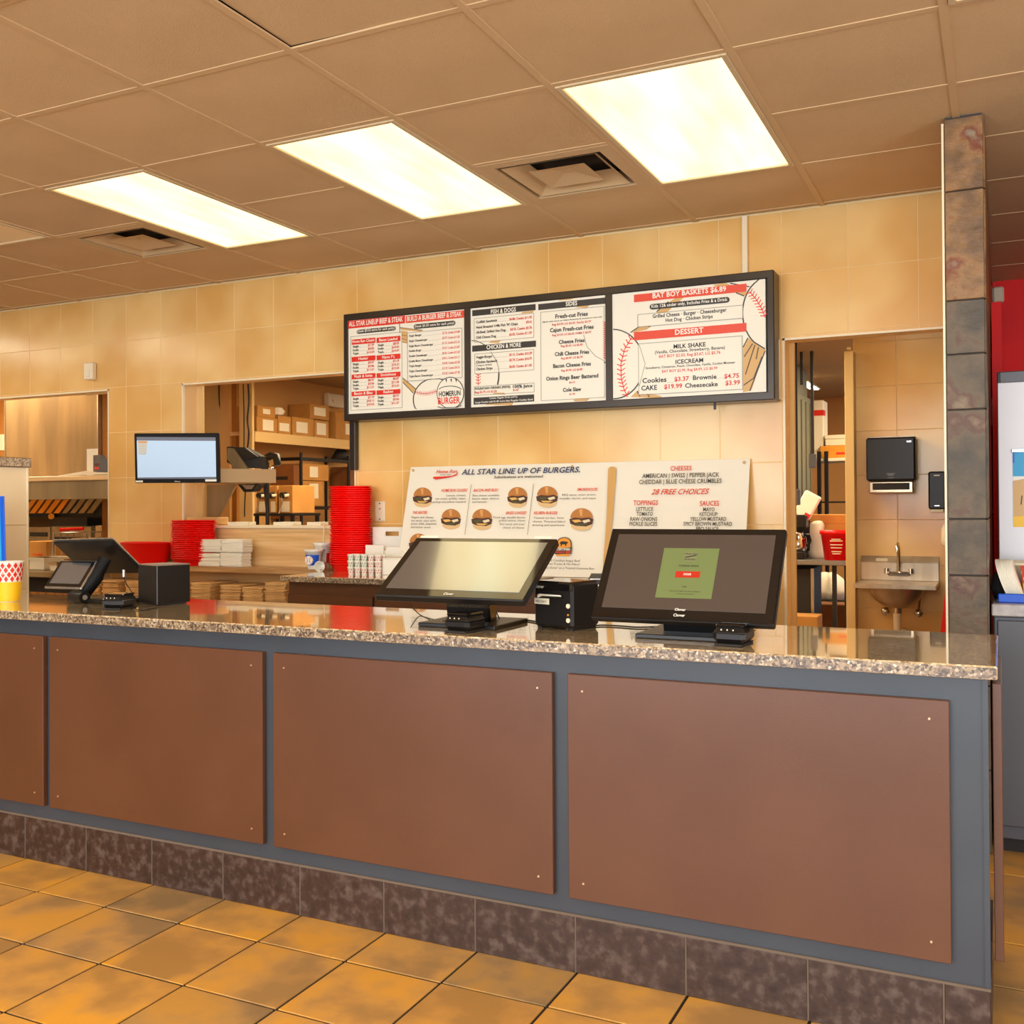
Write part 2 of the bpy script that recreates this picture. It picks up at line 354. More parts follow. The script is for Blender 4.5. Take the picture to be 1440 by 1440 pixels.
MENU1=[('p', [(0.3911, 0.224),
(0.4724, 0.1567),
(0.4572, 0.1367),
(0.391, 0.202)], 'tan'),
('p', [(0.3727, 0.5057),
(0.5223, 0.4795),
(0.5044, 0.4742),
(0.3836, 0.4928)], 'tan'),
('p', [(0.3836, 0.4891),
(0.4231, 0.4807),
(0.4227, 0.4154),
(0.3923, 0.4203)], 'tan'),
('s', [(0.3911, 0.225),
(0.4754, 0.1575)], 0.004, 'dark'),
('s', [(0.3909, 0.2004),
(0.459, 0.1355)], 0.004, 'dark'),
('s', [(0.3716, 0.5294),
(0.3743, 0.4767)], 0.004, 'dark'),
('s', [(0.3763, 0.507),
(0.5223, 0.4795)], 0.003, 'dark'),
('s', [(0.3865, 0.4653),
(0.4199, 0.4564)], 0.002, 'dark'),
('s', [(0.3863, 0.4443),
(0.4197, 0.4355)], 0.002, 'dark'),
('s', [(0.3862, 0.426),
(0.4196, 0.4172)], 0.002, 'dark'),
('p', [(0.7359, 0.086),
(0.7344, 0.1043),
(0.7296, 0.1223),
(0.7218, 0.1397),
(0.7109, 0.1559),
(0.6974, 0.1708),
(0.6814, 0.1838),
(0.6634, 0.1947),
(0.6438, 0.2032),
(0.623, 0.2091),
(0.6015, 0.2123),
(0.5799, 0.2127),
(0.5585, 0.2102),
(0.5381, 0.2049),
(0.5189, 0.1969),
(0.5017, 0.1864),
(0.4866, 0.1736),
(0.4742, 0.1589),
(0.4647, 0.1425),
(0.4584, 0.125),
(0.4554, 0.1066),
(0.4559, 0.088),
(0.4597, 0.0694),
(0.4668, 0.0515),
(0.4772, 0.0466),
(0.4904, 0.0466),
(0.5061, 0.0466),
(0.524, 0.0465),
(0.5435, 0.0465),
(0.5643, 0.0465),
(0.5858, 0.0465),
(0.6074, 0.0464),
(0.6288, 0.0464),
(0.6493, 0.0464),
(0.6685, 0.0464),
(0.6859, 0.0463),
(0.7012, 0.0463),
(0.714, 0.0463),
(0.7241, 0.0463),
(0.7311, 0.056),
(0.7351, 0.0737)], 'dark'),
('L',),
('p', [(0.729, 0.0864),
(0.7275, 0.1037),
(0.723, 0.1208),
(0.7155, 0.1373),
(0.7052, 0.1527),
(0.6924, 0.1668),
(0.6772, 0.1791),
(0.6601, 0.1894),
(0.6414, 0.1975),
(0.6217, 0.2031),
(0.6013, 0.2062),
(0.5807, 0.2065),
(0.5605, 0.2041),
(0.5411, 0.1991),
(0.5229, 0.1915),
(0.5065, 0.1815),
(0.4922, 0.1694),
(0.4804, 0.1554),
(0.4714, 0.1399),
(0.4655, 0.1233),
(0.4626, 0.1059),
(0.463, 0.0882),
(0.4667, 0.0707),
(0.4735, 0.0537),
(0.4832, 0.0466),
(0.4958, 0.0466),
(0.5107, 0.0466),
(0.5277, 0.0465),
(0.5462, 0.0465),
(0.5659, 0.0465),
(0.5863, 0.0465),
(0.6069, 0.0464),
(0.6272, 0.0464),
(0.6466, 0.0464),
(0.6649, 0.0464),
(0.6815, 0.0463),
(0.696, 0.0463),
(0.7082, 0.0463),
(0.7177, 0.0463),
(0.7244, 0.0579),
(0.7282, 0.0747)], 'cream'),
('L',),
('r', 0.0319, 0.5359, 0.407, 0.5782, 'cream'),
('r', 0.03, 0.5285, 0.4082, 0.5725, 'red'),
('r', 0.4145, 0.5279, 0.7802, 0.5677, 'red2'),
('pill', 0.0873, 0.4935, 0.3481, 0.5167, 'dark'),
('pill', 0.4638, 0.4906, 0.727, 0.5165, 'dark'),
('o', 0.0455, 0.0593, 0.387, 0.4813, 'line', 0.0025),
('r', 0.4272, 0.2077, 0.7632, 0.4673, 'cream'),
('o', 0.423, 0.204, 0.7666, 0.4729, 'line', 0.0025),
('st', [(0.4723, 0.1411),
(0.5082, 0.1313),
(0.544, 0.1279),
(0.5796, 0.1327),
(0.6103, 0.1398)], 0.016, 'red'),
('r', 0.0531, 0.4338, 0.2133, 0.4635, 'red'),
('r', 0.0525, 0.335, 0.2127, 0.3636, 'red'),
('r', 0.052, 0.2358, 0.2121, 0.2632, 'red'),
('r', 0.0514, 0.1387, 0.2115, 0.1649, 'red'),
('r', 0.2216, 0.4319, 0.3777, 0.4613, 'red'),
('r', 0.221, 0.3333, 0.3771, 0.3615, 'red'),
('r', 0.2204, 0.2338, 0.3765, 0.2608, 'red'),
('r', 0.2198, 0.1379, 0.3759, 0.1637, 'red'),
('L',),
('t', 'ALL STAR LINEUP BEEF & STEAK', 0.0362, 0.3961, 0.5396, 0.0269, 'white', 0, 0.04),
('t', 'BUILD A BURGER BEEF & STEAK', 0.4234, 0.7659, 0.5373, 0.0251, 'white', 0, 0.04),
('t', '(Steak $0.50 extra for each patty)', 0.0917, 0.342, 0.5011, 0.0139, 'white', 0, 0.02),
('t', '(Steak $0.50 extra for each patty)', 0.4697, 0.7212, 0.4983, 0.0136, 'white', 0, 0.02),
('t', 'Home Run Classic', 0.0585, 0.2074, 0.4435, 0.015, 'white', 0, 0.04),
('t', 'Single', 0.0618, 0.1014, 0.4168, 0.0118, 'k', 0, 0.05),
('t', '$7.39', 0.1642, 0.205, 0.4178, 0.0128, 'redt', 0, 0.03),
('s', [(0.1052, 0.4162),
(0.161, 0.4153)], 0.0008, 'line'),
('t', 'Double', 0.0617, 0.1013, 0.3964, 0.0118, 'k', 0, 0.05),
('t', '$9.02', 0.164, 0.2049, 0.3976, 0.0128, 'redt', 0, 0.03),
('s', [(0.1051, 0.3959),
(0.1609, 0.3951)], 0.0008, 'line'),
('t', 'Triple', 0.0616, 0.1012, 0.3761, 0.0118, 'k', 0, 0.05),
('t', '$10.03', 0.1557, 0.2048, 0.3777, 0.0127, 'redt', 0, 0.03),
('s', [(0.105, 0.3755),
(0.1607, 0.3748)], 0.0008, 'line'),
('t', 'Bases Loaded', 0.2395, 0.3594, 0.4394, 0.0148, 'white', 0, 0.04),
('t', 'Single', 0.23, 0.2686, 0.4131, 0.0117, 'k', 0, 0.05),
('t', '$8.02', 0.3298, 0.3697, 0.4141, 0.0126, 'redt', 0, 0.03),
('s', [(0.2723, 0.4124),
(0.3267, 0.4115)], 0.0008, 'line'),
('t', 'Double', 0.2299, 0.2685, 0.393, 0.0116, 'k', 0, 0.05),
('t', '$10.81', 0.3217, 0.3695, 0.3944, 0.0126, 'redt', 0, 0.03),
('s', [(0.2722, 0.3923),
(0.3266, 0.3916)], 0.0008, 'line'),
('t', 'Triple', 0.2298, 0.2684, 0.3728, 0.0117, 'k', 0, 0.05),
('t', '$14.01', 0.3216, 0.3694, 0.3744, 0.0126, 'redt', 0, 0.03),
('s', [(0.2721, 0.3722),
(0.3265, 0.3716)], 0.0008, 'line'),
('t', 'Heater', 0.0997, 0.1656, 0.3437, 0.0149, 'white', 0, 0.04),
('t', 'Single', 0.0612, 0.1008, 0.3166, 0.0118, 'k', 0, 0.05),
('t', '$8.97', 0.1636, 0.2044, 0.3184, 0.0128, 'redt', 0, 0.03),
('s', [(0.1046, 0.3161),
(0.1604, 0.3157)], 0.0008, 'line'),
('t', 'Double', 0.0611, 0.1007, 0.2962, 0.0118, 'k', 0, 0.05),
('t', '$9.96', 0.1635, 0.2043, 0.2982, 0.0128, 'redt', 0, 0.03),
('s', [(0.1045, 0.2958),
(0.1603, 0.2954)], 0.0008, 'line'),
('t', 'Triple', 0.061, 0.1006, 0.2759, 0.0118, 'k', 0, 0.05),
('t', '$11.37', 0.1551, 0.2042, 0.2782, 0.0128, 'redt', 0, 0.03),
('s', [(0.1044, 0.2755),
(0.1602, 0.2752)], 0.0008, 'line'),
('t', "Mama P's", 0.2576, 0.3404, 0.3407, 0.0148, 'white', 0, 0.04),
('t', 'Single', 0.2294, 0.268, 0.3141, 0.0116, 'k', 0, 0.05),
('t', '$7.19', 0.3292, 0.3691, 0.3158, 0.0126, 'redt', 0, 0.03),
('s', [(0.2718, 0.3136),
(0.3261, 0.3132)], 0.0008, 'line'),
('t', 'Double', 0.2293, 0.2679, 0.2939, 0.0117, 'k', 0, 0.05),
('t', '$10.31', 0.3211, 0.3689, 0.2961, 0.0127, 'redt', 0, 0.03),
('s', [(0.2716, 0.2935),
(0.326, 0.2932)], 0.0008, 'line'),
('t', 'Triple', 0.2292, 0.2678, 0.2739, 0.0117, 'k', 0, 0.05),
('t', '$13.03', 0.321, 0.3688, 0.2762, 0.0127, 'redt', 0, 0.03),
('s', [(0.2715, 0.2735),
(0.3259, 0.2732)], 0.0008, 'line'),
('t', 'Mush & Swiss', 0.0704, 0.1933, 0.2438, 0.015, 'white', 0, 0.04),
('t', 'Single', 0.0607, 0.1002, 0.2164, 0.0118, 'k', 0, 0.05),
('t', '$8.97', 0.163, 0.2038, 0.2189, 0.0127, 'redt', 0, 0.03),
('s', [(0.1041, 0.2161),
(0.1598, 0.216)], 0.0008, 'line'),
('t', 'Double', 0.0605, 0.1001, 0.1961, 0.0118, 'k', 0, 0.05),
('t', '$9.96', 0.1629, 0.2037, 0.1987, 0.0128, 'redt', 0, 0.03),
('s', [(0.1039, 0.1958),
(0.1597, 0.1958)], 0.0008, 'line'),
('t', 'Triple', 0.0604, 0.1, 0.1757, 0.0118, 'k', 0, 0.05),
('t', '$11.37', 0.1545, 0.2036, 0.1787, 0.0128, 'redt', 0, 0.03),
('s', [(0.1038, 0.1754),
(0.1596, 0.1756)], 0.0008, 'line'),
('t', 'Smokehouse', 0.2477, 0.349, 0.2422, 0.0148, 'white', 0, 0.04),
('t', 'Single', 0.2288, 0.2674, 0.2151, 0.0116, 'k', 0, 0.05),
('t', '$8.87', 0.3286, 0.3685, 0.2176, 0.0127, 'redt', 0, 0.03),
('s', [(0.2712, 0.2148),
(0.3255, 0.2148)], 0.0008, 'line'),
('t', 'Double', 0.2287, 0.2673, 0.1951, 0.0116, 'k', 0, 0.05),
('t', '$11.06', 0.3205, 0.3684, 0.1979, 0.0127, 'redt', 0, 0.03),
('s', [(0.271, 0.1947),
(0.3254, 0.1948)], 0.0008, 'line'),
('t', 'Triple', 0.2286, 0.2672, 0.1749, 0.0117, 'k', 0, 0.05),
('t', '$12.61', 0.3204, 0.3682, 0.1779, 0.0127, 'redt', 0, 0.03),
('s', [(0.2709, 0.1747),
(0.3253, 0.1748)], 0.0008, 'line'),
('t', 'Bacon & Bleu', 0.0699, 0.1928, 0.1462, 0.015, 'white', 0, 0.04),
('t', 'Single', 0.0601, 0.0997, 0.1184, 0.0118, 'k', 0, 0.05),
('t', '$7.19', 0.1624, 0.2033, 0.1216, 0.0128, 'redt', 0, 0.03),
('s', [(0.1035, 0.1182),
(0.1592, 0.1186)], 0.0008, 'line'),
('t', 'Double', 0.06, 0.0996, 0.098, 0.0118, 'k', 0, 0.05),
('t', '$10.11', 0.1541, 0.2032, 0.1017, 0.0128, 'redt', 0, 0.03),
('s', [(0.1034, 0.0979),
(0.1591, 0.0983)], 0.0008, 'line'),
('t', 'Triple', 0.0599, 0.0994, 0.0776, 0.0118, 'k', 0, 0.05),
('t', '$10.03', 0.154, 0.203, 0.0814, 0.0128, 'redt', 0, 0.03),
('s', [(0.1033, 0.0776),
(0.159, 0.0781)], 0.0008, 'line'),
('t', 'Reuben', 0.2658, 0.33, 0.1457, 0.0148, 'white', 0, 0.04),
('t', 'Single', 0.2283, 0.2669, 0.1183, 0.0117, 'k', 0, 0.05),
('t', '$8.97', 0.328, 0.3679, 0.1215, 0.0126, 'redt', 0, 0.03),
('s', [(0.2706, 0.1182),
(0.3249, 0.1185)], 0.0008, 'line'),
('t', 'Double', 0.2281, 0.2667, 0.0982, 0.0116, 'k', 0, 0.05),
('t', '$9.96', 0.3279, 0.3678, 0.1016, 0.0127, 'redt', 0, 0.03),
('s', [(0.2705, 0.0981),
(0.3248, 0.0985)], 0.0008, 'line'),
('t', 'Triple', 0.228, 0.2666, 0.0781, 0.0116, 'k', 0, 0.05),
('t', '$11.37', 0.3198, 0.3676, 0.0818, 0.0127, 'redt', 0, 0.03),
('s', [(0.2703, 0.078),
(0.3247, 0.0786)], 0.0008, 'line'),
('t', 'Single Burger', 0.435, 0.5155, 0.4495, 0.0115, 'k', 0, 0.05),
('t', '$5.29, Combo $10.40', 0.6464, 0.7538, 0.4483, 0.0123, 'redt', 0, 0.03),
('s', [(0.5203, 0.4479),
(0.6434, 0.4502)], 0.0008, 'line'),
('t', 'Single Cheeseburger', 0.4348, 0.5522, 0.4207, 0.0114, 'k', 0, 0.05),
('t', '$5.97, Combo $11.02', 0.6462, 0.7537, 0.4207, 0.0123, 'redt', 0, 0.03),
('s', [(0.5569, 0.4187),
(0.6433, 0.4225)], 0.0008, 'line'),
('t', 'Single Bacon Cheeseburger', 0.4346, 0.5886, 0.392, 0.0115, 'k', 0, 0.05),
('t', '$7.10, Combo $12.16', 0.646, 0.7535, 0.3931, 0.0124, 'redt', 0, 0.03),
('s', [(0.5934, 0.3897),
(0.6431, 0.3948)], 0.0008, 'line'),
('t', 'Double Burger', 0.4345, 0.515, 0.3652, 0.0115, 'k', 0, 0.05),
('t', '$7.67, Combo $13.07', 0.6458, 0.7533, 0.3655, 0.0123, 'redt', 0, 0.03),
('s', [(0.5198, 0.3639),
(0.6429, 0.367)], 0.0008, 'line'),
('t', 'Double Cheeseburger', 0.4343, 0.5517, 0.3366, 0.0115, 'k', 0, 0.05),
('t', '$8.96, Combo $13.28', 0.6457, 0.7531, 0.3379, 0.0123, 'redt', 0, 0.03),
('s', [(0.5564, 0.3349),
(0.6427, 0.3393)], 0.0008, 'line'),
('t', 'Double Bacon Cheeseburger', 0.4341, 0.5881, 0.308, 0.0115, 'k', 0, 0.05),
('t', '$10.11, Combo $15.17', 0.6455, 0.7529, 0.3103, 0.0123, 'redt', 0, 0.03),
('s', [(0.5928, 0.3062),
(0.6426, 0.3116)], 0.0008, 'line'),
('t', 'Triple Burger', 0.4339, 0.5145, 0.2809, 0.0114, 'k', 0, 0.05),
('t', '$10.03, Combo $15.09', 0.6453, 0.7528, 0.2827, 0.0124, 'redt', 0, 0.03),
('s', [(0.5193, 0.2799),
(0.6424, 0.2839)], 0.0008, 'line'),
('t', 'Triple Cheeseburger', 0.4338, 0.5511, 0.2524, 0.0115, 'k', 0, 0.05),
('t', '$11.07, Combo $16.12', 0.6451, 0.7526, 0.255, 0.0123, 'redt', 0, 0.03),
('s', [(0.5559, 0.2512),
(0.6422, 0.2561)], 0.0008, 'line'),
('t', 'Triple Bacon Cheeseburger', 0.4336, 0.5876, 0.2239, 0.0115, 'k', 0, 0.05),
('t', '$12.22, Combo $17.28', 0.645, 0.7524, 0.2275, 0.0123, 'redt', 0, 0.03),
('s', [(0.5923, 0.2227),
(0.642, 0.2284)], 0.0008, 'line'),
('p', [(0.7781, 0.1194),
(0.7772, 0.1329),
(0.7743, 0.1462),
(0.7696, 0.159),
(0.763, 0.1709),
(0.7547, 0.1818),
(0.7451, 0.1913),
(0.7341, 0.1992),
(0.7223, 0.2053),
(0.7097, 0.2095),
(0.6967, 0.2117),
(0.6836, 0.2118),
(0.6707, 0.2098),
(0.6584, 0.2058),
(0.6469, 0.1998),
(0.6365, 0.1919),
(0.6274, 0.1825),
(0.62, 0.1716),
(0.6143, 0.1595),
(0.6105, 0.1466),
(0.6087, 0.1332),
(0.6089, 0.1195),
(0.6112, 0.1059),
(0.6154, 0.0928),
(0.6216, 0.0805),
(0.6294, 0.0692),
(0.6388, 0.0592),
(0.6495, 0.0508),
(0.6613, 0.0464),
(0.6738, 0.0463),
(0.6867, 0.0463),
(0.6998, 0.0463),
(0.7127, 0.0463),
(0.7252, 0.0463),
(0.7368, 0.0465),
(0.7475, 0.0538),
(0.7568, 0.0627),
(0.7647, 0.0731),
(0.7708, 0.0847),
(0.7752, 0.0972),
(0.7776, 0.1103)], 'dark'),
('L',),
('p', [(0.7735, 0.1197),
(0.7727, 0.1325),
(0.77, 0.1451),
(0.7654, 0.1572),
(0.7592, 0.1685),
(0.7514, 0.1788),
(0.7423, 0.1878),
(0.7319, 0.1953),
(0.7207, 0.2011),
(0.7088, 0.2051),
(0.6965, 0.2071),
(0.6842, 0.2072),
(0.672, 0.2053),
(0.6603, 0.2015),
(0.6495, 0.1958),
(0.6396, 0.1884),
(0.6311, 0.1794),
(0.624, 0.1691),
(0.6186, 0.1576),
(0.6151, 0.1454),
(0.6134, 0.1327),
(0.6136, 0.1197),
(0.6157, 0.1069),
(0.6198, 0.0945),
(0.6256, 0.0827),
(0.633, 0.072),
(0.6418, 0.0626),
(0.6519, 0.0546),
(0.663, 0.0483),
(0.6748, 0.0463),
(0.6871, 0.0463),
(0.6995, 0.0463),
(0.7117, 0.0463),
(0.7234, 0.0463),
(0.7345, 0.0505),
(0.7445, 0.0574),
(0.7534, 0.0659),
(0.7608, 0.0758),
(0.7667, 0.0868),
(0.7708, 0.0986),
(0.7731, 0.1111)], 'cream'),
('L',),
('p', [(0.6635, 0.2015),
(0.674, 0.2029),
(0.6715, 0.1805)], 'dark'),
('p', [(0.6944, 0.1996),
(0.7048, 0.201),
(0.7024, 0.1787)], 'dark'),
('p', [(0.7251, 0.1978),
(0.7355, 0.1992),
(0.733, 0.1769)], 'dark'),
('s', [(0.6235, 0.147),
(0.6293, 0.1517),
(0.6382, 0.1556),
(0.6497, 0.1587),
(0.6633, 0.1607),
(0.6784, 0.1616),
(0.6941, 0.1613),
(0.7098, 0.1598),
(0.7247, 0.1573),
(0.7381, 0.1537),
(0.7495, 0.1494),
(0.7581, 0.1445),
(0.7638, 0.1393)], 0.004, 'dark'),
('s', [(0.6145, 0.0536),
(0.6438, 0.0445),
(0.7368, 0.0442),
(0.7628, 0.0542)], 0.004, 'dark'),
('t', 'HOMERUN', 0.6237, 0.7573, 0.1081, 0.0267, 'dark', 0, 0.05),
('t', 'BURGER', 0.6176, 0.7542, 0.0666, 0.0339, 'red', 0, 0.06)]
MENU2=[('p', [(1.1184, 0.5195),
(1.1299, 0.5289),
(1.1936, 0.5295),
(1.1845, 0.5187)], 'tan'),
('p', [(0.9246, 0.3799),
(0.9459, 0.3889),
(0.9997, 0.3869),
(0.9856, 0.3753)], 'tan'),
('p', [(0.9463, 0.1038),
(0.9605, 0.1115),
(1.0165, 0.1085),
(1.0257, 0.0975)], 'tan'),
('p', [(0.9035, 0.0489),
(0.9225, 0.0586),
(1.0716, 0.0533),
(1.0623, 0.0391)], 'tan'),
('s', [(0.8239, 0.4003),
(0.8535, 0.3959),
(0.882, 0.3831),
(0.9056, 0.3686)], 0.004, 'dark'),
('s', [(0.9384, 0.3324),
(0.971, 0.2837),
(0.9857, 0.2406),
(0.9868, 0.1984),
(0.9795, 0.1526)], 0.004, 'line'),
('s', [(0.9869, 0.2174),
(0.9853, 0.1859),
(0.9785, 0.1535)], 0.008, 'dark'),
('st', [(0.8642, 0.2165),
(0.8631, 0.189),
(0.8638, 0.1549)], 0.022, 'red'),
('L',),
('r', 0.8297, 0.5308, 1.2026, 0.5627, 'dark'),
('r', 0.8285, 0.3391, 1.2035, 0.3713, 'dark'),
('r', 0.8348, 0.0536, 1.1912, 0.0906, 'dark'),
('o', 0.8409, 0.3888, 1.1917, 0.5161, 'line', 0.0025),
('o', 0.8435, 0.2191, 1.1905, 0.3255, 'line', 0.0025),
('o', 0.8399, 0.1032, 1.1915, 0.1499, 'line', 0.0025),
('L',),
('t', 'FISH & DOGS', 0.9421, 1.0896, 0.5342, 0.0211, 'white', 0, 0.06),
('t', 'CHICKEN & MORE', 0.9149, 1.1173, 0.3461, 0.0212, 'white', 0, 0.06),
('t', 'Codfish Sandwich', 0.8532, 0.978, 0.4903, 0.0128, 'k', 0, 0.045),
('t', '$6.80, Combo $11.95', 1.0506, 1.1806, 0.4897, 0.0126, 'redt', 0, 0.045),
('s', [(0.9827, 0.4884),
(1.0469, 0.4889)], 0.0008, 'line'),
('t', "Hand Breaded 1/4lb Fish 'N' Chips", 0.853, 1.0997, 0.4619, 0.0128, 'k', 0, 0.045),
('t', '$9.61', 1.1477, 1.1805, 0.4661, 0.0124, 'redt', 0, 0.045),
('t', 'All-Beef, Grilled Hot Dog', 0.8528, 1.028, 0.4348, 0.0128, 'k', 0, 0.045),
('t', '$4.76, Combo $9.76', 1.0558, 1.1803, 0.4354, 0.0125, 'redt', 0, 0.045),
('s', [(1.0326, 0.433),
(1.0465, 0.4378)], 0.0008, 'line'),
('t', 'Chili Cheese Dog', 0.8526, 0.9718, 0.4071, 0.0128, 'k', 0, 0.045),
('t', '$6.02, Combo $11.09', 1.05, 1.1801, 0.4085, 0.0125, 'redt', 0, 0.045),
('s', [(0.9765, 0.4055),
(1.0463, 0.406)], 0.0008, 'line'),
('t', 'Veggie Burger', 0.8519, 0.95, 0.3011, 0.0128, 'k', 0, 0.045),
('t', '$5.15, Combo $10.29', 1.0493, 1.1793, 0.3011, 0.0125, 'redt', 0, 0.045),
('s', [(0.9547, 0.3),
(1.0456, 0.2996)], 0.0008, 'line'),
('t', 'Chicken Sandwich', 0.8518, 0.978, 0.2747, 0.0128, 'k', 0, 0.045),
('t', '$5.74, Combo $10.79', 1.0491, 1.1791, 0.2732, 0.0126, 'redt', 0, 0.045),
('s', [(0.9826, 0.2736),
(1.0454, 0.2753)], 0.0008, 'line'),
('t', 'Chicken Strips', 0.8515, 0.9505, 0.2374, 0.0128, 'k', 0, 0.045),
('t', '$6.05, Combo $11.05', 1.0489, 1.1789, 0.2377, 0.0126, 'redt', 0, 0.045),
('s', [(0.9552, 0.2362),
(1.0452, 0.2364)], 0.0008, 'line'),
('t', '(Crispy or Grilled)', 0.8517, 0.945, 0.2593, 0.0085, 'k', 0, 0.02),
('t', 'FOUNTAIN DRINKS (PEPSI)', 0.8446, 1.0537, 0.1325, 0.0119, 'k', 0, 0.05),
('t', 'Reg $2.79, LG $3.30', 0.8445, 0.9745, 0.1138, 0.011, 'redt', 0, 0.04),
('t', '100% Juice', 1.0698, 1.1818, 0.1296, 0.0159, 'k', 0, 0.05),
('t', '$1.67', 1.0698, 1.1042, 0.1141, 0.0108, 'redt', 0, 0.04),
('t', 'Combo: Regular Drink and Fry', 0.9311, 1.0957, 0.0789, 0.0093, 'white', 0, 0.02),
('t', 'Large Combo add $1.89 more than Regular Combo Sized', 0.8456, 1.1835, 0.0602, 0.0093, 'white', 0, 0.03)]
MENU3=[('p', [(1.3272, 0.5691),
(1.3507, 0.5764),
(1.4251, 0.5738),
(1.3973, 0.5669)], 'tan'),
('p', [(1.4248, 0.5246),
(1.4433, 0.5302),
(1.5029, 0.5291),
(1.4891, 0.5175)], 'tan'),
('p', [(1.4075, 0.0516),
(1.4491, 0.0559),
(1.5041, 0.0552),
(1.4857, 0.0412),
(1.4213, 0.0423)], 'tan'),
('s', [(1.4698, 0.3794),
(1.4877, 0.3179),
(1.5329, 0.2675),
(1.5824, 0.2385)], 0.003, 'line'),
('s', [(1.5779, 0.2324),
(1.5904, 0.2295)], 0.006, 'dark'),
('st', [(1.5848, 0.4385),
(1.5851, 0.3533),
(1.5834, 0.247)], 0.016, 'red'),
('L',),
('r', 1.218, 0.5288, 1.5899, 0.5604, 'dark'),
('o', 1.2311, 0.0547, 1.5811, 0.5166, 'line', 0.0025),
('L',),
('t', 'SIDES', 1.3729, 1.4364, 0.5361, 0.0208, 'white', 0, 0.06),
('t', 'Fresh-cut Fries', 1.3148, 1.4934, 0.477, 0.0201, 'k', 0, 0.05),
('t', '(Made with hand cut Idaho Potatoes & cooked in corn oil)', 1.2403, 1.5683, 0.4613, 0.0062, 'k', 0, 0.03),
('t', 'Reg $3.09, LG $3.47, Family $5.97', 1.2957, 1.5123, 0.4411, 0.0104, 'redt', 0, 0.03),
('t', 'Cajun Fresh-cut Fries', 1.2836, 1.5248, 0.4078, 0.0201, 'k', 0, 0.05),
('t', 'Reg $3.29, LG $3.67, FAMILY $5.97', 1.2967, 1.5119, 0.3862, 0.0104, 'redt', 0, 0.03),
('t', 'Cheese Fries', 1.3326, 1.4751, 0.3435, 0.0191, 'k', 0, 0.05),
('t', 'Reg $3.67, LG $5.89', 1.3442, 1.4648, 0.3259, 0.0104, 'redt', 0, 0.03),
('t', 'Chili Cheese Fries', 1.3101, 1.4989, 0.2824, 0.0192, 'k', 0, 0.05),
('t', 'Reg $4.99, LG $6.99', 1.3452, 1.4644, 0.2625, 0.0104, 'redt', 0, 0.03),
('t', 'Bacon Cheese Fries', 1.3002, 1.5089, 0.2213, 0.0191, 'k', 0, 0.05),
('t', 'Reg $4.99, LG $6.89', 1.3457, 1.4626, 0.1995, 0.0104, 'redt', 0, 0.03),
('t', 'Onion Rings Beer Battered', 1.2605, 1.548, 0.1579, 0.0192, 'k', 0, 0.05),
('t', '$4.19', 1.3886, 1.4206, 0.136, 0.0095, 'redt', 0, 0.03),
('t', 'Cole Slaw', 1.3543, 1.4549, 0.0945, 0.0191, 'k', 0, 0.05),
('t', '$1.99', 1.3891, 1.4207, 0.0756, 0.0096, 'redt', 0, 0.03)]
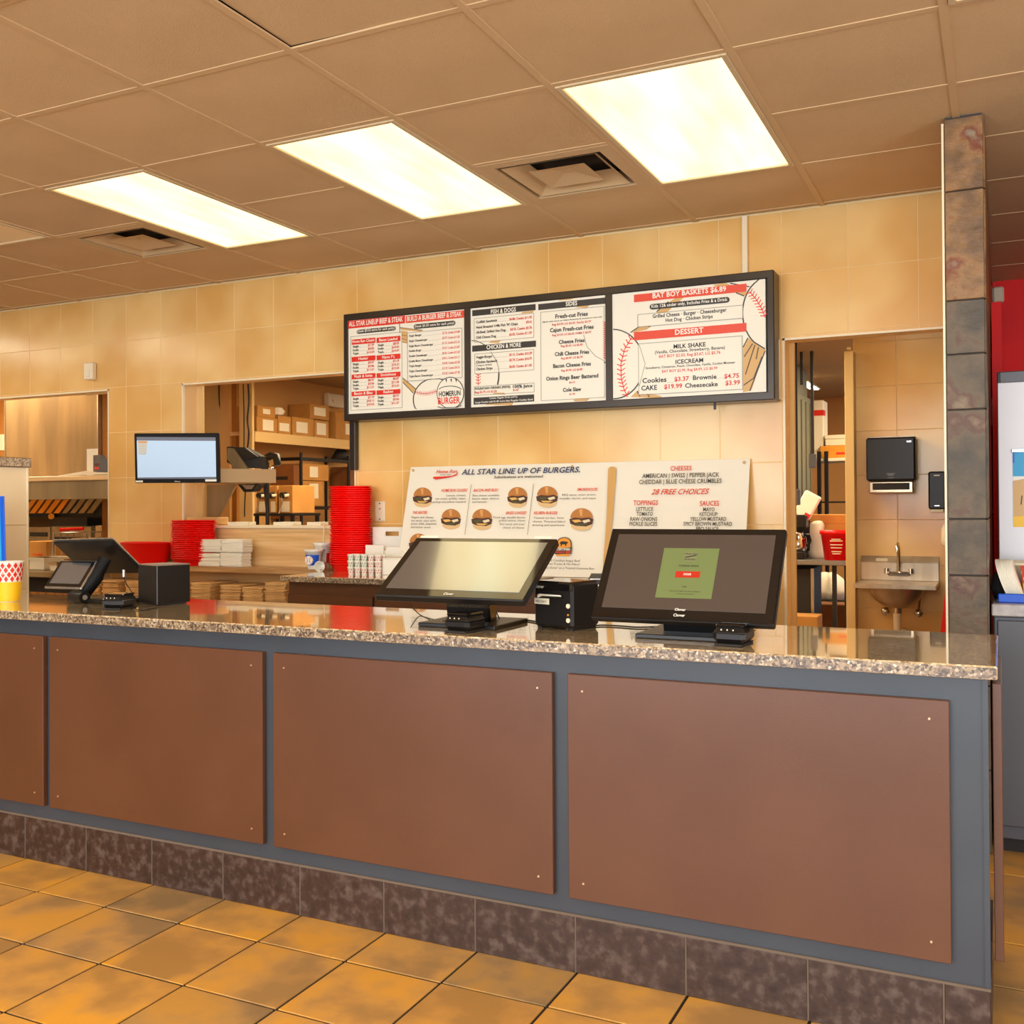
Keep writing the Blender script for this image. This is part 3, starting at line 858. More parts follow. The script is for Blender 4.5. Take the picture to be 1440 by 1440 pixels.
MENU4=[('p', [(2.1352, 0.569),
(2.1985, 0.5741),
(2.3056, 0.5153),
(2.2886, 0.5028)], 'tan'),
('p', [(1.9227, 0.5084),
(1.9527, 0.5231),
(1.9944, 0.5221),
(1.8066, 0.3805),
(1.7264, 0.3692)], 'tan'),
('p', [(2.3038, 0.3008),
(2.3846, 0.2385),
(2.3186, 0.0487),
(2.2793, 0.0424),
(2.2811, 0.2629)], 'tan'),
('p', [(1.7179, 0.049),
(1.7552, 0.0796),
(1.8831, 0.0433),
(1.8649, 0.0355)], 'tan'),
('s', [(2.3038, 0.3008),
(2.281, 0.2573)], 0.005, 'dark'),
('s', [(2.3845, 0.2329),
(2.3102, 0.0464)], 0.005, 'dark'),
('s', [(2.3371, 0.2644),
(2.2912, 0.1265)], 0.005, 'dark'),
('s', [(2.3537, 0.2519),
(2.3421, 0.1965)], 0.005, 'dark'),
('s', [(2.326, 0.2709),
(2.2863, 0.2116)], 0.005, 'dark'),
('s', [(2.3699, 0.2058),
(2.3302, 0.1072),
(2.2824, 0.0762)], 0.005, 'dark'),
('s', [(1.7203, 0.3726),
(1.7761, 0.4037),
(1.825, 0.3937)], 0.005, 'dark'),
('s', [(1.9167, 0.509),
(1.856, 0.4647)], 0.005, 'dark'),
('s', [(2.2212, 0.569),
(2.3142, 0.5427)], 0.005, 'dark'),
('s', [(2.2492, 0.5207),
(2.2886, 0.5011)], 0.005, 'dark'),
('s', [(1.7521, 0.0768),
(1.7673, 0.0493)], 0.005, 'dark'),
('s', [(1.8042, 0.0622),
(1.8163, 0.0438)], 0.005, 'dark'),
('p', [(1.6291, 0.3985),
(1.6506, 0.3952),
(1.6716, 0.3889),
(1.6918, 0.3798),
(1.7109, 0.3681),
(1.7285, 0.3538),
(1.7443, 0.3373),
(1.7581, 0.3189),
(1.7697, 0.2989),
(1.7789, 0.2775),
(1.7855, 0.2552),
(1.7894, 0.2324),
(1.7906, 0.2093),
(1.7891, 0.1864),
(1.7848, 0.1641),
(1.7779, 0.1427),
(1.7684, 0.1226),
(1.7565, 0.1041),
(1.7425, 0.0876),
(1.7264, 0.0732),
(1.7086, 0.0613),
(1.6894, 0.052),
(1.6691, 0.0456),
(1.648, 0.0422),
(1.6265, 0.0417)], 'dark'),
('p', [(2.3873, 0.5691),
(2.3563, 0.5751),
(2.3338, 0.5586),
(2.3197, 0.5449),
(2.3073, 0.5287),
(2.2967, 0.5103),
(2.2882, 0.49),
(2.282, 0.4682),
(2.2781, 0.4453),
(2.2767, 0.4218),
(2.2777, 0.398),
(2.2812, 0.3745),
(2.2871, 0.3516),
(2.2952, 0.3299),
(2.3055, 0.3096),
(2.3176, 0.2913),
(2.3315, 0.2752),
(2.3846, 0.2385)], 'dark'),
('L',),
('p', [(1.629, 0.3925),
(1.6497, 0.3893),
(1.67, 0.3833),
(1.6894, 0.3745),
(1.7078, 0.3632),
(1.7247, 0.3494),
(1.7399, 0.3335),
(1.7532, 0.3157),
(1.7644, 0.2963),
(1.7732, 0.2757),
(1.7796, 0.2541),
(1.7833, 0.232),
(1.7845, 0.2097),
(1.783, 0.1876),
(1.7789, 0.166),
(1.7722, 0.1453),
(1.7631, 0.1259),
(1.7517, 0.108),
(1.7381, 0.092),
(1.7227, 0.0781),
(1.7056, 0.0666),
(1.6871, 0.0577),
(1.6675, 0.0515),
(1.6472, 0.0481),
(1.6265, 0.0477)], 'cream'),
('p', [(2.3873, 0.5691),
(2.3629, 0.5733),
(2.3381, 0.5535),
(2.3246, 0.5403),
(2.3127, 0.5246),
(2.3026, 0.5068),
(2.2945, 0.4872),
(2.2885, 0.4661),
(2.2848, 0.444),
(2.2835, 0.4212),
(2.2845, 0.3982),
(2.2878, 0.3754),
(2.2934, 0.3533),
(2.3012, 0.3323),
(2.311, 0.3127),
(2.3226, 0.295),
(2.3359, 0.2794),
(2.3846, 0.2452)], 'cream'),
('st', [(1.7275, 0.3483),
(1.6885, 0.2887),
(1.6692, 0.2185),
(1.67, 0.1469),
(1.6839, 0.0924),
(1.7023, 0.0498)], 0.03, 'red'),
('st', [(2.314, 0.5201),
(2.3444, 0.4806),
(2.369, 0.4361),
(2.3869, 0.3896)], 0.026, 'red'),
('L',),
('r', 1.7403, 0.5215, 2.3, 0.5592, 'red2'),
('r', 1.7389, 0.3311, 2.2985, 0.3723, 'red2'),
('pill', 1.821, 0.4769, 2.2194, 0.5043, 'dark'),
('r', 1.7617, 0.3977, 2.2799, 0.4552, 'cream'),
('r', 1.7631, 0.0597, 2.2738, 0.307, 'cream'),
('o', 1.7593, 0.3958, 2.2821, 0.4584, 'line', 0.0025),
('o', 1.7619, 0.0566, 2.2783, 0.3119, 'line', 0.0025),
('s', [(1.7662, 0.3068),
(1.7962, 0.2101),
(1.7646, 0.0998)], 0.003, 'line'),
('L',),
('t', 'BAT BOY BASKETS $6.89', 1.8371, 2.2027, 0.5328, 0.0235, 'white', 0, 0.05),
('t', 'Kids 12& under only, Includes Fries & a Drink', 1.8306, 2.2092, 0.4852, 0.0153, 'white', 0, 0.03),
('t', 'Grilled Cheese · Burger · Cheeseburger', 1.8363, 2.2042, 0.4343, 0.0176, 'k', 0, 0.05),
('t', 'Hot Dog · Chicken Strips', 1.9027, 2.1368, 0.4095, 0.0164, 'k', 0, 0.05),
('t', 'DESSERT', 1.9496, 2.091, 0.3423, 0.0245, 'white', 0, 0.05),
('t', 'MILK SHAKE', 1.9419, 2.101, 0.2751, 0.0198, 'k', 0, 0.05),
('t', '(Vanilla, Chocolate, Strawberry, Banana)', 1.8471, 2.1948, 0.2561, 0.0141, 'k', 0, 0.03),
('t', 'BAT BOY $2.50, Reg $3.67, LG $5.76', 1.8676, 2.1729, 0.2339, 0.014, 'redt', 0, 0.03),
('t', 'ICECREAM', 1.9514, 2.0888, 0.1991, 0.0198, 'k', 0, 0.05),
('t', 'Strawberry, Cinnamon, Peach, Chocolate, Vanilla, Cookie Monster', 1.7978, 2.2437, 0.1828, 0.0106, 'k', 0, 0.03),
('t', 'BAT BOY $2.99, Reg $4.99, LG $6.99', 1.8827, 2.1579, 0.1602, 0.0129, 'redt', 0, 0.03),
('t', 'Cookies', 1.7813, 1.9047, 0.1147, 0.0236, 'k', 0, 0.05),
('t', '$3.37', 1.9448, 2.0178, 0.1137, 0.021, 'redt', 0, 0.05),
('t', 'Brownie', 2.0372, 2.1535, 0.1153, 0.0208, 'k', 0, 0.05),
('t', '$4.75', 2.1902, 2.2613, 0.1135, 0.0205, 'redt', 0, 0.05),
('t', 'CAKE', 1.7755, 1.8561, 0.0784, 0.0224, 'k', 0, 0.05),
('t', '$19.99', 1.8924, 1.9838, 0.08, 0.021, 'redt', 0, 0.05),
('t', 'Cheesecake', 1.998, 2.159, 0.0791, 0.0209, 'k', 0, 0.05),
('t', '$3.99', 2.1957, 2.2655, 0.0809, 0.0205, 'redt', 0, 0.05),
('s', [(1.9077, 0.1104),
(1.9424, 0.1107)], 0.001, 'line'),
('s', [(2.1547, 0.1155),
(2.188, 0.1158)], 0.001, 'line')]
POSTER=[('p', [(0.0441, 0.4367),
(0.0438, 0.4514),
(0.0496, 0.4663),
(0.0613, 0.4782),
(0.0776, 0.4857),
(0.0967, 0.4881),
(0.1166, 0.485),
(0.135, 0.477),
(0.1499, 0.4647),
(0.1598, 0.4497),
(0.1635, 0.4356)], 'bun'),
('p', [(0.0552, 0.3942),
(0.0566, 0.3926),
(0.0663, 0.3833),
(0.0826, 0.3761),
(0.103, 0.3722),
(0.1243, 0.3721),
(0.1434, 0.3759),
(0.1573, 0.3829),
(0.164, 0.3921),
(0.1648, 0.3935),
(0.1605, 0.4075),
(0.0555, 0.4083)], 'bun2'),
('L',),
('p', [(0.04, 0.4321),
(0.0676, 0.44),
(0.1041, 0.4361),
(0.1415, 0.4405),
(0.1666, 0.4308),
(0.1643, 0.4052),
(0.134, 0.3937),
(0.0799, 0.3976),
(0.0483, 0.4084)], 'meat'),
('p', [(0.0831, 0.4812),
(0.1032, 0.4833),
(0.1061, 0.4467),
(0.0966, 0.4468)], 'bunl'),
('L',),
('p', [(0.0527, 0.4272),
(0.0932, 0.4292),
(0.109, 0.4185),
(0.0716, 0.4129)], 'green'),
('p', [(0.1084, 0.4232),
(0.1452, 0.4311),
(0.154, 0.4193),
(0.1222, 0.4102)], 'pale'),
('p', [(0.0722, 0.4094),
(0.144, 0.4065),
(0.1215, 0.3985),
(0.0855, 0.3999)], 'cheese'),
('p', [(0.2424, 0.3104),
(0.2422, 0.3252),
(0.2482, 0.3402),
(0.26, 0.3523),
(0.2764, 0.3601),
(0.2955, 0.3626),
(0.3153, 0.3598),
(0.3336, 0.3518),
(0.3484, 0.3396),
(0.3582, 0.3246),
(0.3618, 0.3104)], 'bun'),
('p', [(0.2532, 0.2677),
(0.2545, 0.2661),
(0.2641, 0.2568),
(0.2804, 0.2497),
(0.3007, 0.246),
(0.322, 0.2461),
(0.3411, 0.2501),
(0.3551, 0.2573),
(0.3619, 0.2667),
(0.3627, 0.2681),
(0.3584, 0.2822),
(0.2536, 0.282)], 'bun2'),
('L',),
('p', [(0.2383, 0.3057),
(0.266, 0.314),
(0.3024, 0.3104),
(0.3398, 0.3151),
(0.3648, 0.3057),
(0.3623, 0.2798),
(0.3319, 0.268),
(0.2779, 0.2714),
(0.2464, 0.2819)], 'meat'),
('p', [(0.2818, 0.3555),
(0.3019, 0.3578),
(0.3045, 0.3211),
(0.295, 0.3211)], 'bunl'),
('L',),
('p', [(0.251, 0.3009),
(0.2914, 0.3033),
(0.3072, 0.2927),
(0.2698, 0.2867)], 'cheese'),
('p', [(0.3065, 0.2974),
(0.3435, 0.3057),
(0.3521, 0.2939),
(0.3202, 0.2844)], 'pale'),
('p', [(0.2702, 0.2832),
(0.342, 0.281),
(0.3194, 0.2727),
(0.2835, 0.2737)], 'green'),
('p', [(0.433, 0.3082),
(0.4329, 0.3232),
(0.439, 0.3385),
(0.4509, 0.3508),
(0.4674, 0.3587),
(0.4867, 0.3613),
(0.5065, 0.3584),
(0.5248, 0.3503),
(0.5396, 0.3379),
(0.5493, 0.3227),
(0.5528, 0.3082)], 'bun'),
('p', [(0.4434, 0.2648),
(0.4447, 0.2632),
(0.4543, 0.2537),
(0.4705, 0.2465),
(0.4909, 0.2427),
(0.5123, 0.2429),
(0.5315, 0.2469),
(0.5456, 0.2543),
(0.5525, 0.2638),
(0.5533, 0.2652),
(0.5492, 0.2795),
(0.4439, 0.2793)], 'bun2'),
('L',),
('p', [(0.4287, 0.3034),
(0.4566, 0.3118),
(0.4931, 0.3082),
(0.5308, 0.313),
(0.5557, 0.3034),
(0.553, 0.2771),
(0.5224, 0.2651),
(0.4682, 0.2685),
(0.4367, 0.2793)], 'meat'),
('p', [(0.4729, 0.3541),
(0.4931, 0.3564),
(0.4954, 0.3191),
(0.4858, 0.3191)], 'bunl'),
('L',),
('p', [(0.4415, 0.2986),
(0.4821, 0.301),
(0.4978, 0.2902),
(0.4602, 0.2841)], 'green'),
('p', [(0.4972, 0.295),
(0.5343, 0.3034),
(0.5429, 0.2915),
(0.5108, 0.2818)], 'pale'),
('p', [(0.4606, 0.2805),
(0.5327, 0.2783),
(0.5099, 0.2698),
(0.4739, 0.2709)], 'cheese'),
('p', [(0.6336, 0.4303),
(0.6337, 0.4448),
(0.6395, 0.4595),
(0.6509, 0.4712),
(0.6665, 0.4787),
(0.6846, 0.481),
(0.7033, 0.478),
(0.7205, 0.4701),
(0.7343, 0.458),
(0.7432, 0.4432),
(0.7464, 0.4292)], 'bun'),
('p', [(0.6431, 0.3884),
(0.6443, 0.3868),
(0.6532, 0.3776),
(0.6685, 0.3705),
(0.6876, 0.3667),
(0.7078, 0.3666),
(0.7259, 0.3703),
(0.7393, 0.3773),
(0.7458, 0.3864),
(0.7466, 0.3878),
(0.7428, 0.4016),
(0.6437, 0.4023)], 'bun2'),
('L',),
('p', [(0.6296, 0.4257),
(0.6559, 0.4336),
(0.6903, 0.4298),
(0.7257, 0.4341),
(0.7492, 0.4246),
(0.7464, 0.3993),
(0.7175, 0.3879),
(0.6665, 0.3917),
(0.6369, 0.4024)], 'meat'),
('p', [(0.6716, 0.4742),
(0.6906, 0.4763),
(0.6925, 0.4402),
(0.6834, 0.4403)], 'bunl'),
('L',),
('p', [(0.6415, 0.421),
(0.6798, 0.4229),
(0.6945, 0.4124),
(0.659, 0.4069)], 'cheese'),
('p', [(0.694, 0.417),
(0.729, 0.4248),
(0.737, 0.4132),
(0.7067, 0.4042)], 'pale'),
('p', [(0.6594, 0.4034),
(0.7273, 0.4006),
(0.7058, 0.3926),
(0.6718, 0.394)], 'green'),
('p', [(0.8039, 0.4312),
(0.8041, 0.4459),
(0.8104, 0.4609),
(0.8223, 0.4729),
(0.8387, 0.4804),
(0.8576, 0.4828),
(0.8769, 0.4797),
(0.8947, 0.4716),
(0.9089, 0.4593),
(0.9181, 0.4443),
(0.9212, 0.4301)], 'bun'),
('p', [(0.8133, 0.3885),
(0.8145, 0.3869),
(0.8237, 0.3775),
(0.8395, 0.3703),
(0.8593, 0.3664),
(0.8803, 0.3663),
(0.8992, 0.3701),
(0.9131, 0.3772),
(0.9201, 0.3865),
(0.9209, 0.3878),
(0.9171, 0.4019),
(0.8141, 0.4027)], 'bun2'),
('L',),
('p', [(0.7997, 0.4265),
(0.8272, 0.4346),
(0.8628, 0.4306),
(0.8998, 0.435),
(0.924, 0.4253),
(0.9208, 0.3996),
(0.8907, 0.388),
(0.8376, 0.3919),
(0.807, 0.4028)], 'meat'),
('p', [(0.8439, 0.4759),
(0.8637, 0.478),
(0.8652, 0.4412),
(0.8558, 0.4414)], 'bunl'),
('L',),
('p', [(0.812, 0.4217),
(0.8518, 0.4237),
(0.867, 0.4129),
(0.8301, 0.4073)], 'green'),
('p', [(0.8665, 0.4176),
(0.9031, 0.4255),
(0.9113, 0.4137),
(0.8796, 0.4046)], 'pale'),
('p', [(0.8305, 0.4038),
(0.901, 0.4009),
(0.8785, 0.3928),
(0.8432, 0.3942)], 'cheese'),
('p', [(1.006, 0.3079),
(1.0064, 0.3231),
(1.0132, 0.3386),
(1.026, 0.3511),
(1.0433, 0.3591),
(1.0633, 0.3617),
(1.0837, 0.3587),
(1.1023, 0.3505),
(1.1171, 0.338),
(1.1265, 0.3225),
(1.1296, 0.3079)], 'bun'),
('p', [(1.0153, 0.2639),
(1.0166, 0.2622),
(1.0262, 0.2526),
(1.0427, 0.2453),
(1.0636, 0.2414),
(1.0857, 0.2416),
(1.1057, 0.2457),
(1.1205, 0.2532),
(1.1279, 0.2628),
(1.1288, 0.2643),
(1.125, 0.2788),
(1.0163, 0.2785)], 'bun2'),
('L',),
('p', [(1.0015, 0.303),
(1.0306, 0.3115),
(1.0681, 0.3079),
(1.1071, 0.3127),
(1.1325, 0.303),
(1.1289, 0.2764),
(1.0969, 0.2641),
(1.041, 0.2676),
(1.0089, 0.2785)], 'meat'),
('p', [(1.0488, 0.3544),
(1.0697, 0.3568),
(1.0708, 0.3189),
(1.0609, 0.3189)], 'bunl'),
('L',),
('p', [(1.0144, 0.2981),
(1.0564, 0.3005),
(1.0723, 0.2896),
(1.0333, 0.2834)], 'cheese'),
('p', [(1.0719, 0.2945),
(1.1105, 0.303),
(1.119, 0.2909),
(1.0855, 0.2811)], 'pale'),
('p', [(1.0336, 0.2798),
(1.1079, 0.2775),
(1.0842, 0.269),
(1.047, 0.2701)], 'green'),
('p', [(0.0635, 0.1695),
(0.0632, 0.1838),
(0.0689, 0.1984),
(0.0804, 0.2103),
(0.0965, 0.2179),
(0.1154, 0.2206),
(0.135, 0.2181),
(0.1531, 0.2106),
(0.1678, 0.1989),
(0.1776, 0.1845),
(0.1812, 0.1707)], 'bun'),
('p', [(0.0744, 0.1282),
(0.0757, 0.1267),
(0.0853, 0.1177),
(0.1014, 0.111),
(0.1215, 0.1076),
(0.1425, 0.108),
(0.1613, 0.1121),
(0.1751, 0.1192),
(0.1817, 0.1283),
(0.1825, 0.1297),
(0.1782, 0.1433),
(0.0747, 0.142)], 'bun2'),
('L',),
('p', [(0.0594, 0.1648),
(0.0867, 0.1732),
(0.1226, 0.1701),
(0.1595, 0.1751),
(0.1842, 0.1662),
(0.182, 0.1411),
(0.1521, 0.1293),
(0.0987, 0.132),
(0.0676, 0.1419)], 'meat'),
('p', [(0.102, 0.2136),
(0.1218, 0.2161),
(0.1246, 0.1805),
(0.1152, 0.1804)], 'bunl'),
('L',),
('p', [(0.072, 0.1604),
(0.1118, 0.1631),
(0.1275, 0.153),
(0.0906, 0.1468)], 'green'),
('p', [(0.1268, 0.1575),
(0.1632, 0.166),
(0.1719, 0.1546),
(0.1404, 0.1451)], 'pale'),
('p', [(0.0911, 0.1434),
(0.162, 0.142),
(0.1397, 0.1337),
(0.1043, 0.1344)], 'cheese'),
('s', [(0.4058, 0.4978),
(0.4039, 0.2165)], 0.002, 'k'),
('t', 'ALL STAR LINE UP OF BURGERS.', 0.338, 1.0364, 0.5544, 0.03, 'navy', 0.18, 0.035),
('t', 'Substitutions are welcomed.', 0.5393, 0.8309, 0.53, 0.0143, 'dark', 0.2, 0.03),
('p', [(0.1583, 0.5382),
(0.1666, 0.5466),
(0.2232, 0.5464),
(0.279, 0.5497),
(0.3056, 0.559),
(0.3095, 0.5718),
(0.3141, 0.5653),
(0.3068, 0.5505),
(0.2617, 0.5397),
(0.1784, 0.53)], 'redt'),
('t', 'Home Run', 0.1757, 0.3048, 0.5657, 0.0195, 'redt', 0.35, 0.03),
('t', 'Hamburgers & More', 0.2034, 0.2738, 0.5534, 0.0061, 'k', 0.2, 0.02),
('t', 'HOME RUN CLASSIC', 0.2237, 0.386, 0.4582, 0.0154, 'red2', 0.2, 0.04),
('t', 'BACON AND BLEU', 0.4246, 0.5722, 0.4567, 0.0151, 'red2', 0.2, 0.04),
('t', 'THE HEATER', 0.0572, 0.15, 0.3321, 0.0154, 'red2', 0.2, 0.04),
('t', 'Lettuce, tomato,', 0.2602, 0.3817, 0.4314, 0.0111, 'dark', 0, 0),
('t', 'raw onion, pickles, mayo,', 0.1924, 0.3827, 0.4135, 0.0111, 'dark', 0, 0),
('t', 'ketchup and yellow mustard', 0.1701, 0.3838, 0.3945, 0.0111, 'dark', 0, 0),
('t', 'Bleu cheese crumbles,', 0.4236, 0.5874, 0.4295, 0.011, 'dark', 0, 0),
('t', 'bacon, mayo, lettuce,', 0.4237, 0.5873, 0.4116, 0.0109, 'dark', 0, 0),
('t', 'and tomato', 0.4247, 0.514, 0.3932, 0.0109, 'dark', 0, 0),
('t', 'Pepper jack cheese,', 0.0561, 0.1982, 0.3074, 0.0111, 'dark', 0, 0),
('t', 'hot sauce, cajun spice,', 0.0576, 0.2172, 0.2884, 0.011, 'dark', 0, 0),
('t', 'green chilis, jalapeños', 0.0583, 0.2206, 0.2706, 0.011, 'dark', 0, 0),
('t', 'and heater sauce', 0.0584, 0.1851, 0.2511, 0.011, 'dark', 0, 0),
('t', 'Fried egg, double bacon,', 0.5646, 0.7528, 0.3066, 0.0106, 'dark', 0, 0),
('t', 'grilled onions, Home', 0.5997, 0.7526, 0.2894, 0.0106, 'dark', 0, 0),
('t', 'Run sauce and your', 0.6067, 0.7524, 0.27, 0.0105, 'dark', 0, 0),
('t', 'choice of cheese', 0.6263, 0.7521, 0.2506, 0.0105, 'dark', 0, 0),
('s', [(0.7784, 0.4961),
(0.7744, 0.2165)], 0.002, 'k'),
('t', 'BASES LOADED', 0.6352, 0.7541, 0.329, 0.0148, 'red2', 0.2, 0.04),
('t', 'REUBEN BURGER', 0.7977, 0.9315, 0.3287, 0.0147, 'red2', 0.2, 0.04),
('t', 'SMOKEHOUSE', 1.0289, 1.1406, 0.4539, 0.0145, 'red2', 0.2, 0.04),
('t', 'BBQ sauce, onion straws,', 0.9487, 1.1375, 0.4278, 0.01, 'dark', 0, 0),
('t', 'cheddar, bacon, and mayo', 0.9341, 1.1379, 0.4084, 0.01, 'dark', 0, 0),
('t', 'Toasted rye bun, Swiss', 0.7994, 0.9707, 0.3043, 0.01, 'dark', 0, 0),
('t', 'cheese, Thousand Island', 0.7977, 0.9796, 0.2848, 0.01, 'dark', 0, 0),
('t', 'dressing and sauerkraut', 0.7965, 0.9783, 0.2654, 0.01, 'dark', 0, 0),
('t', '100% Certified Angus Beef', 0.8955, 1.0829, 0.0779, 0.0115, 'dark', 0, 0),
('t', 'Never Frozen & No Fillers!', 0.8927, 1.0814, 0.0603, 0.0106, 'dark', 0, 0),
('t', '"Juicy Done" on a Toasted Gourmet Bun', 0.8785, 1.1602, 0.0399, 0.0106, 'dark', 0, 0),
('p', [(0.9487, 0.1421),
(0.9449, 0.1754),
(0.9463, 0.186),
(0.9524, 0.1955),
(0.9627, 0.2025),
(0.9757, 0.2063),
(0.99, 0.2065),
(1.0037, 0.2029),
(1.0152, 0.196),
(1.0232, 0.1868),
(1.0267, 0.1763),
(1.03, 0.1432)], 'k'),
('L',),
('p', [(0.9534, 0.1422),
(0.9496, 0.1745),
(0.9509, 0.184),
(0.9564, 0.1923),
(0.9654, 0.1986),
(0.977, 0.202),
(0.9896, 0.2021),
(1.0018, 0.1989),
(1.012, 0.1929),
(1.0191, 0.1847),
(1.0222, 0.1753),
(1.0254, 0.1431)], 'orange'),
('p', [(0.9465, 0.1186),
(1.0217, 0.1198),
(1.0211, 0.1066),
(0.9497, 0.1054)], 'orange'),
('L',),
('p', [(0.9636, 0.18),
(0.9734, 0.1846),
(0.9992, 0.183),
(1.0089, 0.1783),
(1.0062, 0.1725),
(1.0002, 0.1724),
(1.0001, 0.1591),
(0.9955, 0.1591),
(0.9928, 0.1679),
(0.9751, 0.1677),
(0.9742, 0.1579),
(0.9696, 0.1579),
(0.9673, 0.1712),
(0.9631, 0.1667)], 'k'),
('p', [(0.9375, 0.1464),
(1.0313, 0.1534),
(1.031, 0.119),
(0.9393, 0.1154)], 'k'),
('L',),
('t', 'CERTIFIED', 0.9482, 1.0243, 0.1366, 0.0115, 'white', 0, 0.04),
('t', 'ANGUS BEEF', 0.9427, 1.0305, 0.121, 0.0124, 'red2', 0, 0.04),
('L',),
('t', 'CHEESES', 1.521, 1.6283, 0.5516, 0.0233, 'redt', 0, 0.02),
('t', 'AMERICAN | SWISS | PEPPER JACK', 1.3773, 1.7685, 0.5157, 0.022, 'dark', 0, 0.02),
('t', 'CHEDDAR | BLUE CHEESE CRUMBLES', 1.3631, 1.7818, 0.4842, 0.0219, 'dark', 0, 0.02),
('t', '28 FREE CHOICES', 1.4312, 1.7155, 0.4285, 0.0274, 'redt', 0.35, 0.02),
('t', 'TOPPINGS', 1.3414, 1.4697, 0.3741, 0.0246, 'redt', 0, 0.02),
('t', 'SAUCES', 1.6813, 1.7767, 0.3694, 0.0239, 'redt', 0, 0.02),
('t', 'LETTUCE', 1.3598, 1.447, 0.3439, 0.0195, 'dark', 0, 0.02),
('t', 'TOMATO', 1.3618, 1.4467, 0.319, 0.0194, 'dark', 0, 0.02),
('t', 'RAW ONIONS', 1.332, 1.4721, 0.2925, 0.0194, 'dark', 0, 0.02),
('t', 'PICKLE SLICES', 1.3304, 1.4739, 0.2676, 0.0193, 'dark', 0, 0.02),
('t', 'MAYO', 1.7001, 1.7559, 0.3416, 0.0188, 'dark', 0, 0.02),
('t', 'KETCHUP', 1.6832, 1.7709, 0.3173, 0.0188, 'dark', 0, 0.02),
('t', 'YELLOW MUSTARD', 1.638, 1.8159, 0.293, 0.0189, 'dark', 0, 0.02),
('t', 'SPICY BROWN MUSTARD', 1.6064, 1.8445, 0.2687, 0.0189, 'dark', 0, 0.02),
('t', 'BBQ SAUCE', 1.6706, 1.7804, 0.2445, 0.0188, 'dark', 0, 0.02),
('p', [(1.1921, 0.5657),
(1.1964, 0.5767),
(1.2111, 0.5809),
(1.2287, 0.5767),
(1.2357, 0.5647),
(1.2378, 0.2721),
(1.2251, 0.0292),
(1.209, 0.0289),
(1.2056, 0.301)], 'bat')]
MON3=[('p', [(-0.0777, -0.0827),
(-0.0806, 0.0833),
(0.0777, 0.0834),
(0.0787, -0.0818)], 'olive'),
('L',),
('p', [(-0.0327, -0.0163),
(-0.0332, 0.0053),
(0.0359, 0.0053),
(0.0363, -0.0151)], 'redb'),
('p', [(-0.017, 0.0386),
(-0.018, 0.0715),
(0.0169, 0.0702),
(0.0185, 0.0376)], 'olive2'),
('L',),
('t', 'ORDER', -0.0104, 0.0121, -0.0084, 0.0064, 'white', 0, 0.02),
('t', 'Continue instore', -0.0277, 0.0288, 0.0205, 0.0074, 'dark', 0, 0.02),
('t', 'or', -0.0067, 0.0068, -0.0479, 0.0062, 'dark', 0, 0.02),
('t', 'Scan to order on your phone', -0.0411, 0.0453, -0.0621, 0.004, 'dark', 0, 0.02),
('t', 'Terms and privacy', -0.0183, 0.0314, -0.0705, 0.0035, 'dark', 0, 0.02),
('s', [(-0.0148, 0.0513),
(0.0171, 0.0589)], 0.003, 'k'),
('t', 'Home Run', -0.0163, 0.0175, 0.061, 0.0056, 'k', 0.3, 0.02),
('t', 'BURGERS', -0.0148, 0.0165, 0.0422, 0.0047, 'k', 0, 0.02),
('t', 'Clover', -0.0154, 0.0151, -0.1229, 0.0074, 'white', 0, 0.03),
('t', 'Clover', -0.0161, 0.0158, -0.1411, 0.0082, 'white', 0, 0.03)]
MON2=[('t', 'Clover', -0.0127, 0.0211, -0.1448, 0.0104, 'white', 0, 0.03),
('r', -0.2362, 0.1494, -0.1705, 0.163, 'cream'),
('r', 0.1709, 0.1526, 0.2289, 0.1646, 'cream')]
KDS=[('p', [(-0.2293, -0.1127),
(-0.2295, 0.1243),
(0.2257, 0.1203),
(0.2254, -0.1112)], 'kblue'),
('L',),
('p', [(-0.2295, 0.1243),
(0.2257, 0.1203),
(0.2259, 0.0995),
(-0.2299, 0.1031)], 'kgrey'),
('p', [(-0.2293, -0.1127),
(-0.23, -0.121),
(0.2252, -0.1217),
(0.2254, -0.1128)], 'kgrey'),
('p', [(-0.2229, 0.0984),
(-0.1665, 0.0982),
(-0.1768, 0.0205),
(-0.2204, 0.0207)], 'kcream'),
('r', -0.2409, -0.1409, -0.1991, -0.1303, 'cream'),
('r', 0.1622, -0.1378, 0.227, -0.125, 'cream'),
('L',),
('t', 'Clover', -0.0157, 0.0177, -0.1404, 0.0073, 'white', 0, 0.02),
('s', [(-0.2165, 0.0829),
(-0.1756, 0.0827)], 0.001, 'line'),
('s', [(-0.2168, 0.0694),
(-0.1758, 0.0693)], 0.001, 'line'),
('s', [(-0.2171, 0.0559),
(-0.1761, 0.0558)], 0.001, 'line'),
('s', [(-0.2174, 0.0425),
(-0.1764, 0.0423)], 0.001, 'line'),
('s', [(-0.2176, 0.029),
(-0.1767, 0.0288)], 0.001, 'line'),
('p', [(-0.2213, 0.1),
(-0.165, 0.0998),
(-0.1754, 0.0895),
(-0.22, 0.0896)], 'orange')]

# ================================================================== SETTING
YB = 2.6086; YW = 5.067; CZ = 2.675
XG = -3.792; YG = 3.1963; PT = 0.6096
